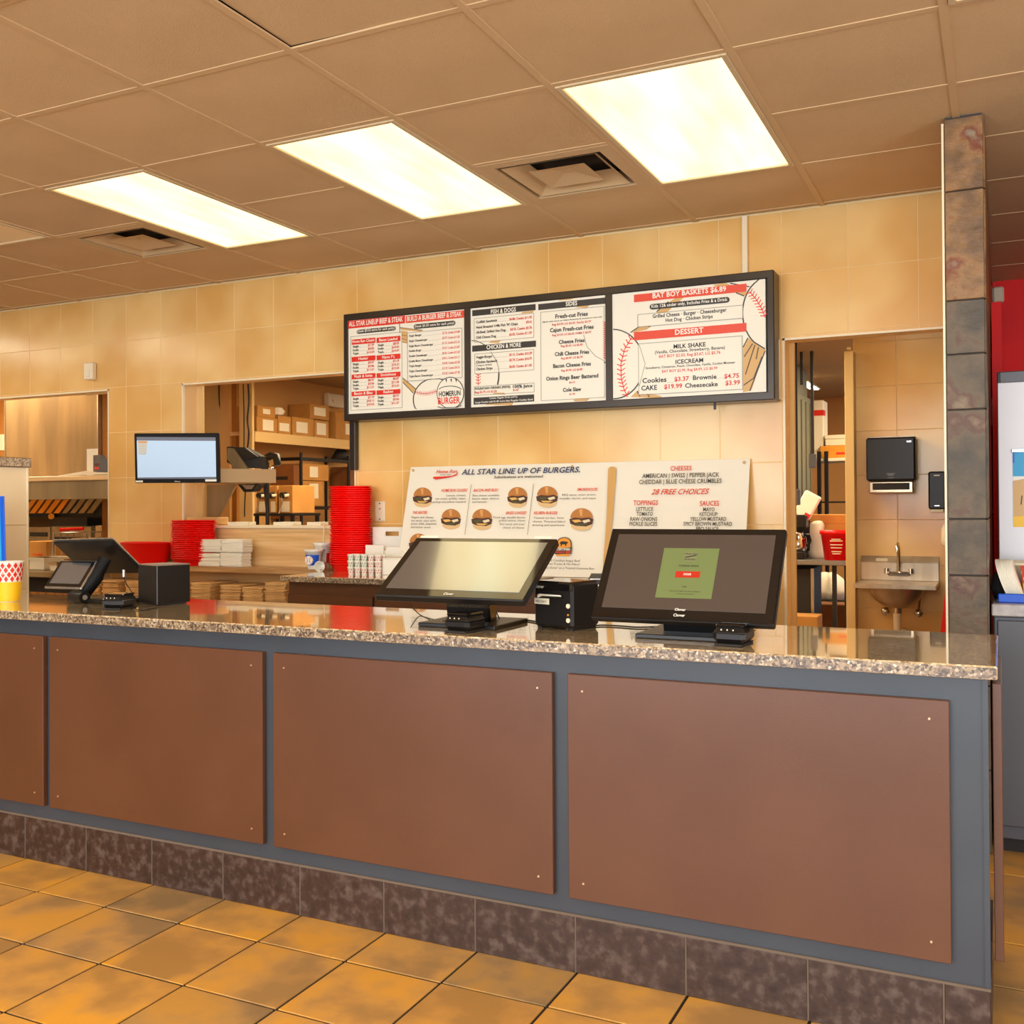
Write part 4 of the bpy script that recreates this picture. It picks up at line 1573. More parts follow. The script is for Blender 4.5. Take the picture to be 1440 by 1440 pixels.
# ---- floor
fl = struct(MB().box(-9.4, -4.0, -0.12, 3.0, 12.2, -0.004), 'floor', 'floor_grout')
t_ = 0.1483
tm = MB().box(-t_, -t_, -0.006, t_, t_, 0, 0.0012).mesh('tile', ['floor_tile'])
for k in range(-6, 17):
    for r in range(-1, 7):
        x = -3.176+0.305*k+0.1525; y = 2.4024-0.305*r+0.1525
        if y < YB+0.17 and x < 1.9: inst(tm, 'tile', (x, y, random.uniform(-0.0012, 0)), fl, rz=random.choice((0, PI/2, PI, -PI/2)))
for k in range(10, 14):
    for r in range(2, 8):
        x = -3.176+0.305*k+0.1525; y = 2.4024+0.305*r-0.1525
        inst(tm, 'tile', (x, y, random.uniform(-0.0012, 0)), fl, rz=random.choice((0, PI/2, PI, -PI/2)))
struct(MB().box(-9.3, 3.2, -0.004, -0.2, 12.1, -0.001), 'trim_1', 'kitchen_floor', 'brown kitchen floor behind the counter')
# ---- suspended ceiling
cl = struct(MB().box(-9.4, -4.0, 2.78, 3.0, 12.2, 2.84), 'ceiling', 'plenum')
lit = {(0, 0), (2, 0), (4, 0), (-5, -1), (-7, 0), (6, -2), (2, -4), (4, -5), (-2, -4), (0, -6), (5, -8)}  # entries without their own label are added fill lights out of view
full = set()
for (i, j) in lit | {(-2, -1)}: full |= {(i, j), (i, j+1)}
vents = {(-1, 1), (3, 1)}
cm = MB().box(-0.2985, -0.2985, 0.004, 0.2985, 0.2985, 0.016, 0.003).mesh('ceiling_tile', ['ceiling_tile'])
for i in range(-9, 10):
    for j in range(-9, 7):
        if (i, j) in full or (i, j) in vents: continue
        x = XG+(i+.5)*PT; y = YG+(j+.5)*PT
        if j >= 3 and i < 6: continue
        if i >= 9 : continue
        if abs(i-.0) > 99: continue
        rt = (0, 0, 0); dz = 0.0
        if (i, j) == (3, -2): rt = (math.radians(-0.25), math.radians(0.9), 0); dz = 0.005
        if j < -6 and (i < -6): continue
        inst(cm, 'ceiling_tile', (x, y, CZ+dz), cl, rot=rt)
rw = 0.0125
def rail(x0, y0, x1, y1): MB().box(x0, y0, CZ, x1, y1, CZ+0.006).build('grid_rail', 'ceiling_rail', cl)
def gaps(start, end, cuts):
    cuts = sorted(cuts); a = start; out = []
    for c0, c1 in cuts:
        if c0 > a: out.append((a, c0))
        a = max(a, c1)
    if end > a: out.append((a, end))
    return out
for i in range(-9, 10): rail(XG+i*PT-rw, YG-9*PT, XG+i*PT+rw, YW if i < 6 else 7.3)
for j in range(-9, 7):
    y = YG+j*PT; a0 = XG-9*PT; a1 = XG+9*PT
    if j > 3: a0 = -0.03
    cuts = [(XG+i*PT+rw, XG+(i+1)*PT-rw) for (i, jj) in lit | {(-2, -1)} if jj+1 == j]
    if j == 2: cuts.append((-0.185, -0.035)) if False else None
    for (p, q) in gaps(a0, a1, cuts): MB().box(p, y-rw, CZ+.0012, q, y+rw, CZ+.007).build('grid_rail', 'ceiling_rail', cl)
# ---- ceiling lights: 2x4 troffers
frm = MB()
for (a, b, c, d) in ((0.014, 0.014, 0.034, 1.205), (0.576, 0.014, 0.596, 1.205), (0.034, 0.014, 0.576, 0.034), (0.034, 1.185, 0.576, 1.205)): frm.box(a, b, -0.004, c, d, 0.05, 0.002)
dif = MB().box(0.034, 0.034, 0.004, 0.576, 1.185, 0.010)
hou = MB().box(0.02, 0.02, 0.05, 0.59, 1.2, 0.09)
frm_m = frm.mesh('frame', ['light_frame']); dif_m = dif.mesh('diffuser', ['lamp_on']); hou_m = hou.mesh('housing', ['light_frame']); dif_off = dif.mesh('diffuser', ['lamp_off']); dif_d = dif.mesh('diffuser', ['added_lamp_dining']); dif_n = dif.mesh('diffuser', ['added_lamp_nook'])
LBL = {(0, 0): 'lit ceiling light beside the left air vent, leftmost of the three in a row', (2, 0): 'lit ceiling light in the middle of the row of three', (4, 0): 'lit ceiling light with yellowed edges, right of the right air vent', (6, -2): 'lit ceiling light just entering the frame at the top right', (2, -4): 'lit ceiling light just entering the frame at the top left'}
for (i, j) in sorted(lit):
    lb = LBL.get((i, j), 'added ceiling fill light outside the frame, %s of the camera' % {(4, -5): 'straight right', (-2, -4): 'ahead and left', (0, -6): 'just left', (5, -8): 'behind and right', (-5, -1): 'far ahead and left', (-7, 0): 'farthest left'}.get((i, j), 'near'))
    t = thing('ceiling_light', lb, 'ceiling light', (XG+i*PT, YG+j*PT, CZ), 0, 'ceiling lights')
    inst(frm_m, 'frame', (0, 0, 0), t); inst(dif_m if (i, j) in LBL else dif_d, 'diffuser', (0, 0, 0), t); inst(hou_m, 'housing', (0, 0, 0), t)
t = thing('ceiling_light', 'unlit tan ceiling light at the left edge near the air vent', 'ceiling light', (XG-2*PT, YG-PT, CZ), 0, 'ceiling lights')
inst(frm_m, 'frame', (0, 0, 0), t); inst(dif_off, 'diffuser', (0, 0, 0), t); inst(hou_m, 'housing', (0, 0, 0), t)
# ---- air vents: stepped square cones
def ring(mb, h0, z0, h1, z1):
    V = [(-h0, -h0, z0), (h0, -h0, z0), (h0, h0, z0), (-h0, h0, z0), (-h1, -h1, z1), (h1, -h1, z1), (h1, h1, z1), (-h1, h1, z1)]
    mb.add(V, [(i, (i+1) % 4, 4+(i+1) % 4, 4+i) for i in range(4)])
for (i, j), lb in (((-1, 1), 'square air vent left of the leftmost lit ceiling light'), ((3, 1), 'square air vent between the middle and right ceiling lights')):
    t = thing('ceiling_vent', lb, 'vent', (XG+(i+.5)*PT, YG+(j+.5)*PT, CZ), 0, 'ceiling air vents')
    m = MB(); ring(m, .292, 0, .235, .0); ring(m, .235, 0, .235, .07); ring(m, .292, 0, .292, .02); m.build('frame', 'vent_paint', t, recalc=False)
    m = MB(); ring(m, .215, .002, .15, .055); ring(m, .213, .004, .148, .057); m.build('louver', 'vent_paint', t, recalc=False)
    m = MB(); ring(m, .125, .004, .012, .03); m.box(-.03, -.03, .026, .03, .03, .03); m.build('centre_cone', 'vent_paint', t, recalc=False)
    MB().box(-.26, -.26, .085, .26, .26, .09).build('duct_opening', 'plenum', t)
# ---- back wall with pass-throughs and doorway
OP = [(-7.9, 0, -5.36, 2.056), (-4.71, 1.15, -3.39, 2.056), (-0.93, 0, -0.18, 2.056)]
def wall_boxes(mb, x0, x1, z0, z1, y0, y1, ops):
    xs = sorted({x0, x1} | {o[0] for o in ops} | {o[2] for o in ops})
    for a, b in zip(xs[:-1], xs[1:]):
        seg = [(z0, z1)]
        for o in ops:
            if o[0] <= a+1e-6 and o[2] >= b-1e-6:
                ns = []
                for (p, q) in seg:
                    if o[1] > p: ns.append((p, min(q, o[1])))
                    if o[3] < q: ns.append((max(p, o[3]), q))
                seg = ns
        for (p, q) in seg: mb.box(a, y0, p, b, y1, q)
m = MB(); wall_boxes(m, -9.3, -0.18, 0, 2.70, YW+0.0012, YW+0.13, OP); wb = struct(m, 'wall_back', 'grout_light')
def tiles(parent, x0, x1, z0, z1, xj, zj, yf, ops, mname, g=0.0016, lowm=None):
    # xj, zj: one joint position and pitch
    i0 = math.floor((x0-xj[0])/xj[1]); i1 = math.ceil((x1-xj[0])/xj[1]); k0 = math.floor((z0-zj[0])/zj[1]); k1 = math.ceil((z1-zj[0])/zj[1]); cache = {}
    for i in range(i0, i1):
        for k in range(k0, k1):
            R = [(max(x0, xj[0]+i*xj[1]), max(z0, zj[0]+k*zj[1]), min(x1, xj[0]+(i+1)*xj[1]), min(z1, zj[0]+(k+1)*zj[1]))]
            for o in ops:
                nr = []
                for (a, b, c, d) in R:
                    if o[2] <= a or o[0] >= c or o[3] <= b or o[1] >= d: nr.append((a, b, c, d)); continue
                    if o[0] > a: nr.append((a, b, o[0], d))
                    if o[2] < c: nr.append((o[2], b, c, d))
                    aa, cc = max(a, o[0]), min(c, o[2])
                    if o[1] > b: nr.append((aa, b, cc, o[1]))
                    if o[3] < d: nr.append((aa, o[3], cc, d))
                R = nr
            for (a, b, c, d) in R:
                if c-a < 0.012 or d-b < 0.012: continue
                key = (round(c-a, 3), round(d-b, 3))
                if key not in cache: cache[key] = MB().box(-(c-a)/2+g, 0, -(d-b)/2+g, (c-a)/2-g, 0.006, (d-b)/2-g, 0.0012).mesh('wall_tile', [mname])
                inst(cache[key], 'wall_tile', ((a+c)/2, yf, (b+d)/2), parent)
OPT = OP+[(-4.71, 0, -3.46, 1.15), (-3.46, 0, -0.98, 0.89)]
tiles(wb, -8.2, -0.18, 0.6, 2.672, (-0.6325, 0.3045), (2.373, 0.302), YW, OPT, 'wall_tile')
# reveals and white edge trims
m = MB()
for (x0, z0, x1, z1) in OP:
    for x in (x0, x1): m.box(x-0.005, YW-0.004, z0, x+0.005, YW+0.014, z1+0.005)
    m.box(x0-0.005, YW-0.004, z1-0.005, x1+0.005, YW+0.014, z1+0.005)
struct(m, 'trim_2', 'trim_white', 'white metal edging round the wall openings')
m = MB(); m.box(-5.7, YW+.10, 2.05, -5.36, YW+.13, 2.056)
m.box(-4.71, YW+.128, 1.15, -4.66, YW+.145, 2.056); m.box(-0.93, YW+.128, 0, -0.905, YW+.16, 2.056); m.box(-5.40, YW+.128, 0, -5.36, YW+.145, 2.056)
struct(m, 'trim_3', 'cream_wall', 'cream inner frames of the wall openings')
m = MB().box(-4.73, YW-.03, 1.135, -3.40, YW+.16, 1.152, .004); struct(m, 'trim_4', 'trim_white', 'pale ledge along the sill of the serving window')
m = MB().box(-4.71, YW-.006, .6, -3.46, YW+.003, 1.135); struct(m, 'trim_5', 'wood_lam', 'wood grain laminate below the serving window')
# pillar / partition faced in slate
m = MB().box(-.18+.008, 4.12+.010, 0, -.04-.010, 7.44, 2.70); pl = struct(m, 'wall_partition', 'slate_grout', 'slate faced end of the partition wall')
js = [CZ-.004]+[2.403, 2.003, 1.806, 1.604, 1.206, 1.001, 0.603]+[0.3, 0.0]
for k, (a, b) in enumerate(zip(js[:-1], js[1:])):
    mm = 'slate_brown' if k < 2 else 'slate'
    o = MB().box(-.0655, 0, -(a-b)/2+.0025, .062, .012, (a-b)/2-.0025, .002).build('slate_tile', mm, pl, loc=(-.108, 4.118, (a+b)/2))
    for q in range(9): MB().box(0, -.17, -(a-b)/2+.0025, .011, .17, (a-b)/2-.0025, .002).build('slate_tile', mm, pl, loc=(-.051, 4.30+q*.345, (a+b)/2))
struct(MB().box(-.184, 4.114, .0, -.176, 4.15, 2.655, .001), 'trim_6', 'trim_white', 'white corner strip on the slate partition')
struct(MB().box(-.1785, 4.15, .0, -.173, 5.9, 2.66), 'trim_7', 'wall_tile', 'tiled side of the partition')
# nook behind the doorway: tiled wall with sink
wn = struct(MB().box(-.90, 7.454, 0, -.03, 7.58, 2.70), 'wall_nook', 'grout_light')
tiles(wn, -.90, -.17, .3, 2.68, (-.625, .305), (1.156, .302), 7.45, [], 'wall_tile')
struct(MB().box(-.945, 7.33, 0, -.885, 7.6, 2.3, .003), 'trim_8', 'cream_wall', 'cream door post left of the sink wall')
struct(MB().box(-0.922, 7.28, 2.318, -0.895, 7.33, 2.3, .003), 'trim_9', 'cream_wall', 'small cream block on the door post')
# kitchen shell
struct(MB().box(-9.3, 7.6, 2.44, -.2, 12.1, 2.47), 'trim_18', 'kitchen_ceiling', 'ceiling of the back room'); struct(MB().box(-9.3, 5.2, 2.44, -.9, 7.6, 2.47), 'ceiling_kitchen', 'kitchen_ceiling')
struct(MB().box(-9.3, 11.9, 0, -.2, 12.0, 2.47), 'wall_kitchen_rear', 'tan_wall')
struct(MB().box(-9.4, -4.0, 0, -9.3, 12.1, 2.8), 'wall_left', 'dining_wall')
# unseen lights added to brighten the kitchen, plus the ceiling panel seen through the doorway
km = dif.mesh('diffuser', ['lamp_kitchen'])
for (x, y, lb) in ((-4.6, 5.9, 'added kitchen fill light above the serving window, outside the frame'), (-7.9, 5.3, 'added kitchen fill light above the hood opening, outside the frame'), (-2.2, 6.2, 'added kitchen fill light behind the menu wall, outside the frame'), (-4.4, 9.2, 'added kitchen fill light over the storage racks, outside the frame'), (-.86, 8.2, 'added fill light of the back room, hidden behind the sink wall'), (-2.75, 7.9, 'added kitchen fill light left of the doorway view, outside the frame')):
    t = thing('kitchen_light', lb, 'ceiling light', (x, y, 2.425), 0, 'added kitchen fill lights'); inst(frm_m, 'frame', (0, 0, 0), t); inst(km, 'diffuser', (0, 0, 0), t)
t = thing('added_nook_light', 'added fill light above the hand sink nook, hidden by the doorway header', 'ceiling light', (-.86, 5.6, 2.66)); inst(frm_m, 'frame', (0, 0, 0), t); inst(dif_n, 'diffuser', (0, 0, 0), t)  # unseen lamp added to brighten the sink nook
struct(MB().box(-.9, 5.2, 2.675, -.18, 7.45, 2.70), 'ceiling_nook', 'cream_wall')
t = thing('kitchen_light', 'slanted lit ceiling panel seen through the doorway', 'ceiling light', (-1.72, 9.8, 2.425)); MB().box(0, 0, 0, .075, 1.04, .012).build('diffuser', 'lamp_kitchen', t); MB().box(-.02, -.02, .004, .095, 1.06, .014).build('frame', 'light_frame', t)
# dining room shell round the camera: left, right and window wall behind
m = MB(); wall_boxes(m, -9.3, 3.0, 0, 2.8, -4.1, -4.0, [(-5.0, .35, -1.4, 2.5), (-1.0, .35, 2.4, 2.5)]); struct(m, 'wall_front', 'dining_wall')
m = MB()
for x in (-5.0, -3.2, -1.4, -1.0, .7, 2.4): m.box(x-.03, -4.07, .35, x+.03, -4.0, 2.5)
m.box(-5, -4.07, .35, 2.4, -4.0, .4); m.box(-5, -4.07, 2.45, 2.4, -4.0, 2.5); struct(m, 'window_1', 'grey_cabinet')
m = MB(); m.box(2.95, -4.0, 0, 3.05, 7.4, 2.8); struct(m, 'wall_right', 'dining_wall')
# red wall at the far right
struct(MB().box(-.035, 7.33, 0, 3.0, 7.43, 2.75), 'wall_red', 'red_paint')
struct(MB().box(-.034, 5.91, 0, .012, 7.3, 2.3), 'trim_10', 'red_paint', 'narrow red return beside the slate partition')

# ================================================================== MAIN COUNTER
t = thing('service_counter', 'long grey counter base with brown panels and dark tiled kick', 'counter', (0, 0, 0))
body = MB().box(-5.6, 2.615, .155, -.04, 3.16, .864).build('body', 'counter_paint', t)
MB().box(-5.6, YB+.0022, 0, -.0325, 3.16, .1505).build('kick_core', 'base_grout', t)
for k in range(-8, 11):
    x0 = -3.179+.305*k; x1 = min(x0+.305, -.029)
    if x0 > -.05: continue
    MB().box(-(x1-x0)/2+.0022, 0, 0, (x1-x0)/2-.0022, .009, .151, .0015).build('base_tile', 'base_tile', t, loc=((x0+x1)/2, YB, 0))
for k in range(2): MB().box(0, -.15, 0, .008, .15, .151, .0015).build('base_tile', 'base_tile', t, loc=(-.037, 2.765+k*.305, 0))
MB().box(-5.6, YB+.001, .1505, -.03, YB+.02, .157).build('grout_line', 'base_grout', t, 'pale bead of grout along the top of the kick tiles')
pm = MB().box(-.4725, 0, 0, .4725, .020, .604, .0015); pme = pm.mesh('panel', ['brown_panel'])
scm = MB().cyl((0, 0, 0), (0, .004, 0), .0028, .0028, 8).mesh('screw', ['screw'])
for k, xr in enumerate((-.111, -1.102, -2.09, -3.067, -4.055)):
    p = inst(pme, 'panel', (xr-.4725, YB-.014, .2045), t)
    for sx in (-.43, .43):
        for z in (.045, .56): inst(scm, 'screw', (sx, -.0025, z), p)
MB().box(-.022, 2.66, .2045, -.002, 3.12, .845, .0015).build('end_panel', 'brown_panel', t, 'brown panel on the end of the counter')
MB().box(-.042, 2.612, .157, -.030, 2.63, .864).build('corner_strip', 'counter_paint', t)
# worktop
w = thing('countertop', 'speckled brown granite slab on the long front counter', 'countertop', (0, 0, 0))
m = MB()
m.box(-5.65, 2.572, .866, -.010, 3.20, .897, .0035); m.build('slab', 'granite', w)
MB().box(-5.65, 2.5705, .868, -.012, 2.5722, .8935).build('front_edge', 'granite_edge', w)

# ================================================================== MENU BOARD
b = thing('menu_board', 'wide illuminated style menu board in a dark metal frame above the serving area', 'menu board', (-3.377, 4.93, 1.756))
fw = .052; Wd = 2.429; Hd = .612
fr = MB()
ys = -.0
fr.box(0, 0, 0, Wd, .13, fw*.75, .004); fr.box(0, 0, Hd-fw*.75, Wd, .13, Hd, .004); fr.box(0, 0, .03, .03, .13, Hd-.03, .004); fr.box(Wd-.034, 0, .03, Wd, .13, Hd-.03, .004)
PX = [-2.558+3.377, -1.752+3.377]
PL_ = [(.030, -2.595+3.377), (PX[0], -1.788+3.377), (PX[1], -0.989+3.377)]
for (a, c) in ((PL_[0][1], PL_[1][0]), (PL_[1][1], PL_[2][0])): fr.box(a, .001, .03, c, .05, Hd-.03, .002)
fr.build('frame', 'menu_frame', b)
MB().box(.01, .05, .01, Wd-.01, .132, Hd-.01).build('case', 'menu_frame', b)
MB().box(Wd-.30, .04, -.03, Wd-.29, .05, .0).build('latch', 'black_plastic', b)
M0 = frame_M((0, .008, 0), (1, 0, 0), (0, 0, 1))
panels = []
for (a, c), nm in zip(PL_, ('burger prices', 'fish, chicken and sides', 'children baskets and desserts')):
    panels.append(MB().box(a, .0085, .03, c, .03, Hd-.03).build('menu_panel', 'print_cream', b, 'printed menu panel with '+nm))
for items, pn in ((MENU1, 0), (MENU2, 1), (MENU3, 1), (MENU4, 2)):
    p = Print(); p.run(items); p.build('lettering', panels[pn], M0)
# wall bits
t = MB().box(-1.122, 5.045, 2.36, -1.095, 5.067, 2.672, .002).build('cable_cover', 'trim_white'); tag(t, 'white vertical cable cover between menu board and ceiling', 'cable cover')
t = MB().box(-.962, 5.04, 1.767, -.944, 5.067, 2.055, .002).build('cable_cover', 'trim_white'); tag(t, 'short pale cable cover beside the right end of the menu board', 'cable cover')
t = thing('motion_sensor', 'small white sensor box on the wall above the left opening', 'sensor', (-5.504,5.066,2.129)); MB().box(-.04, -.045, 0, .04, 0, .118, .008).build('case', 'trim_white', t); MB().box(-.02, -.049, .02, .02, -.044, .06, .002).build('lens', 'label_white', t)
t = thing('wall_outlet', 'white outlet plate on the tiles beside the tall red basket stack', 'outlet', (-3.219, 5.066, 1.237)); MB().box(-.034, -.006, -.058, .034, 0, .058, .003).build('plate', 'trim_white', t)
for z in (-.045, .015, .045): MB().cyl((0, -.008, z), (0, -.005, z), .004, .004, 8).build('screw', 'dark_matte', t)

# ================================================================== POSTER BOARD
po = thing('poster_board', 'white burger line-up board leaning on the tiled wall behind the registers', 'poster', (-3.002, 4.886, .899))
Mp = frame_M((0, 0, 0), (1, 0, 0), (0, .16, .588))
Lb = math.hypot(.16, .588)
mb = MB().at(Mp); mb.box(0, 0, -.006, 1.912, Lb, 0, .001); mb.build('board', 'poster_board', po)
p = Print(); p.run(POSTER); p.build('lettering', po, Mp)
gm = MB().at(Mp)
for (x, y) in ((.02, Lb-.02), (.985, Lb-.02), (1.885, Lb-.02)):
    q = MB().at(Mp); q.cyl((x, y, 0), (x, y, .002), .009, .009, 14); q.cyl((x, y, .0015), (x, y, .0025), .005, .005, 10); q.build('grommet', 'bat_metal' if 'bat_metal' in MATS else 'screw', po)

# ================================================================== BACK COUNTER, SHELF
t = thing('back_cabinet', 'brown laminate cabinet under the back granite counter', 'cabinet', (0, 0, 0))
MB().box(-3.44, 4.50, 0.1, -1.0, 5.05, .864).build('body', 'brown_cabinet', t)
MB().box(-3.42, 4.56, 0, -1.02, 5.05, .1).build('plinth', 'dark_matte', t)
for k, x in enumerate((-3.435, -2.885, -2.335, -1.785)):
    d = MB().box(x, 4.48, .13, x+.535, 4.50, .80, .002).build('door', 'brown_cabinet', t)
    if k != 3: MB().tube([(x+.47, 4.48, .60), (x+.47, 4.45, .60), (x+.47, 4.45, .74), (x+.47, 4.48, .74)], .006, 8).build('handle', 'chrome', d)
for z in (.70, .76): MB().box(-3.452, 4.52, z, -3.436, 4.54, z+.03).build('hinge', 'chrome', t)
t = thing('back_countertop', 'short granite countertop against the tiled wall under the posters', 'countertop', (0, 0, 0))
MB().box(-3.46, 4.45, .867, -.985, 5.062, .897, .003).build('slab', 'granite', t)
MB().box(-3.458, 4.4485, .869, -.987, 4.4505, .894).build('front_edge', 'granite_edge', t)
t = thing('wall_shelf', 'long wood grain shelf below the serving window', 'shelf', (0, 0, 0))
MB().box(-5.35, 4.87, .872, -3.47, 5.058, .905, .003).build('board', 'wood_edge', t)
MB().box(-5.35, 4.80, .66, -3.47, 5.055, .68, .002).build('lower_board', 'wood_lam', t)
for x in (-5.35, -3.49): MB().box(x, 4.83, 0, x+.02, 5.055, .872).build('side_panel', 'wood_lam', t)
MB().box(-3.512, 4.80, .50, -3.495, 4.83, .80).build('side_rail', 'chrome', t)

# ---- red food baskets
def basket_mesh(rx, ry, h, name='red_basket'):
    m = MB(); n = 28
    m.lathe([(.78, 0), (.80, .002), (.93, h-.006), (1.0, h-.005), (1.0, h), (.955, h), (.91, h-.004), (.78, .006), (0, .006)], n, 0, 0, rx, ry)
    return m.mesh(name, ['red_plastic'])
bt = basket_mesh(.135, .088, .045)
for k in range(37):
    o = inst(bt, 'red_basket', (-3.350+random.uniform(-.0035, .0035)-0.00, 4.955+random.uniform(-.003, .003), .8975+k*.0122), rz=random.uniform(-.02, .02))
    tag(o, 'red food basket, %s from the bottom of the tall stack by the outlet' % nth(k+1), 'basket', 'tall stack of red baskets by the outlet')
bt = basket_mesh(.170, .085, .045)
for k in range(21):
    o = inst(bt, 'red_basket', (-4.535+random.uniform(-.0035, .0035), 4.966+random.uniform(-.001, .001), .9055+k*.0118))
    tag(o, 'red food basket, %s from the bottom of the shorter stack beside the napkins' % nth(k+1), 'basket', 'middle stack of red baskets beside the napkins')
m = MB(); m.lathe([(.80, 0), (.82, .002), (.97, .132), (1.0, .134), (1.0, .14), (.95, .14), (.79, .008), (0, .008)], 32, 0, 0, .208, .088)
t = thing('red_tub', 'wide low red plastic tub at the left end of the wood shelf', 'tub', (-4.93, 4.965, .9055)); m.build('shell', 'red_plastic', t)
# ---- napkins
nm_ = MB().box(-.083, -.045, 0, .083, .045, .0052, .0015).mesh('paper_napkin', ['napkin'])
for (cx, z0, n, lb) in ((-4.358, .9055, 14, 'lower left'), (-4.350, .991, 14, 'upper left'), (-4.188, .9055, 15, 'lower right'), (-4.180, .993, 14, 'upper right')):
    for k in range(n):
        o = inst(nm_, 'paper_napkin', (cx+random.uniform(-.004, .004), 4.955+random.uniform(-.004, .004), z0+k*.0056), rz=random.uniform(-.04, .04))
        tag(o, 'white paper napkin, %s from the bottom of the %s bundle' % (nth(k+1), lb), 'napkin', 'napkins in the %s bundle' % lb)
# ---- kraft bags on the lower shelf
bgm = MB().box(-.062, -.12, 0, .062, .12, .0075, .002).mesh('paper_bag', ['kraft'])
def bag_stack(xc, n, nmz, wide=1.0):
    for k in range(n):
        o = inst(bgm, 'paper_bag', (xc+random.uniform(-.004, .004), 4.93+random.uniform(-.006, .006), .6805+k*.0082), rz=random.uniform(-.05, .05)); o.scale = (wide, 1, 1)
        tag(o, 'brown paper bag, %s from bottom, %s pile on low shelf' % (nth(k+1), nmz), 'paper bag', 'bags in the %s pile' % nmz)
for (x, n, s_, w_) in ((-5.232, 15, 'leftmost', .95), (-5.077, 15, 'second from left', 1.15), (-4.888, 15, 'third from left', 1.0), (-4.48, 15, 'fourth from left', .8), (-4.334, 16, 'fifth from left', 1.25), (-4.11, 15, 'third from right', 1.2), (-3.94, 14, 'second from right', 1.2), (-3.779, 18, 'rightmost', 1.2)): bag_stack(x, n, s_, w_)
# ---- cups on the shelf
def cup(name, loc, h, r1, r0, lb, band=None, straw=False):
    t = thing(name, lb, 'cup', loc)
    m = MB(); m.lathe([(r0, 0), (r0+(r1-r0)*.9, h*.88), (r1*1.0, h*.88), (r1*1.04, h*.97), (r1*1.05, h), (r1*.95, h), (r1*.9, h*.9), (r0*.9, .006), (0, .006)], 22); m.build('body', 'paper_cup', t)
    if band:
        for (c, z0, z1, a0, a1) in band:
            V = []; Fs = []; n = 12
            for z in (z0, z1):
                r = r0+(r1-r0)*.9*(z/.88)+.0008
                for i in range(n+1): a = math.radians(a0+(a1-a0)*i/n); V.append((r*math.cos(a), r*math.sin(a), z*h))
            MB().add(V, [(i, i+1, n+2+i, n+1+i) for i in range(n)], True).build('band', 'print_'+c, t)
    if straw: MB().cyl((.0, 0, h*.5), (.01, 0, h+.125), .0035, .0035, 8).build('straw', 'trim_white', t)
    return t
c1 = cup('paper_cup', (-3.572, 4.905, .9055), .112, .052, .034, 'small white cup with a blue baseball print on the wood shelf', [('blue', .2, .74, 185, 345)])
MB().cyl((-.0, -.05, .052), (.0, -.036, .052), .026, .024, 18).build('baseball_print', 'paper_cup', c1)
for sx in (-1, 1): MB().tube([(sx*.014, -.0505, .034), (sx*.006, -.051, .052), (sx*.014, -.0505, .07)], .0015, 5).build('stitching', 'print_red', c1)
c2 = cup('paper_cup', (-3.575, 5.0, .9055), .15, .055, .036, 'taller white cup with a straw behind the baseball cup', [('red', .2, .6, 330, 360)], True)
t = cup('cup_sleeve', (0, 0, 0), .06, .03, .024, 'small white cup lying on its side by the tall basket stack', [('navy', .3, .5, 0, 360)]); t.location = (-3.505, 4.90, .925); t.rotation_euler = (PI/2, 0, .3)
# ---- cup carrier and white cartons
t = thing('cup_carrier', 'white cardboard drink carrier with an oval hand hole', 'carrier', (-3.10, 5.00, .8975))
m = MB(); 
m.box(-.13, 0, 0, .13, .006, .20); m.box(-.13, 0, .225, .13, .006, .25); m.box(-.13, 0, .20, -.045, .006, .225); m.box(.045, 0, .20, .13, .006, .225); m.build('handle_panel', 'paper_cup', t)
for (x0, x1, y, z) in ((-.12, .0, -.09, .15), (.0, .12, -.07, .14)):
    MB().box(x0, y, 0, x1, y+.004, z).build('pocket', 'paper_cup', t)
for x in (-.12, 0, .12): MB().box(x-.002, -.09, 0, x+.002, 0, .12).build('divider', 'paper_cup', t)
t = thing('white_carton', 'plain white carton between the patterned cups and the left register', 'box', (-2.90, 4.78, .8975)); MB().box(-.09, -.06, 0, .09, .06, .085, .002).build('body', 'paper_cup', t); MB().box(-.088, -.058, .086, .088, .058, .09).build('lid', 'paper_cup', t)
sm = MB(); sm.lathe([(.014, 0), (.019, .034), (.021, .036), (.021, .04), (.018, .04), (.013, .004), (0, .004)], 14)
smm = sm.mesh('body', ['paper_cup']); dots = {}
for c in ('red', 'green2', 'blue'):
    m = MB()
    for a in range(8): 
        for z in (.012, .026): m.add([((.0172+.0*z)*math.cos(a*PI/4+z*20)*1.04, .0172*math.sin(a*PI/4+z*20)*1.04, z-.005), (.0182*math.cos(a*PI/4+z*20+.3)*1.05, .0182*math.sin(a*PI/4+z*20+.3)*1.05, z-.002), (.0188*math.cos(a*PI/4+z*20+.12)*1.06, .0188*math.sin(a*PI/4+z*20+.12)*1.06, z+.006)], [(0, 1, 2)])
    dots[c] = m.mesh('print', ['print_'+c])
for gi, (x0, nx, lb) in enumerate(((-3.175, 3, 'left'), (-3.045, 2, 'right'))):
    for r in range(2):
        for i in range(nx):
            for k in range(3):
                t = thing('portion_cup', 'patterned paper cup, %s of %s column, %s row, %s cluster' % (('bottom', 'middle', 'top')[k], ('first', 'second', 'third')[i], ('front', 'back')[r], lb), 'cup', (x0+i*.043, 4.70+r*.044, .8975+k*.034), 0, 'patterned paper cups, %s cluster' % lb)
                inst(smm, 'body', (0, 0, 0), t); inst(dots['red' if k == 0 else ('green2' if gi == 0 else 'red')], 'print', (0, 0, 0), t)

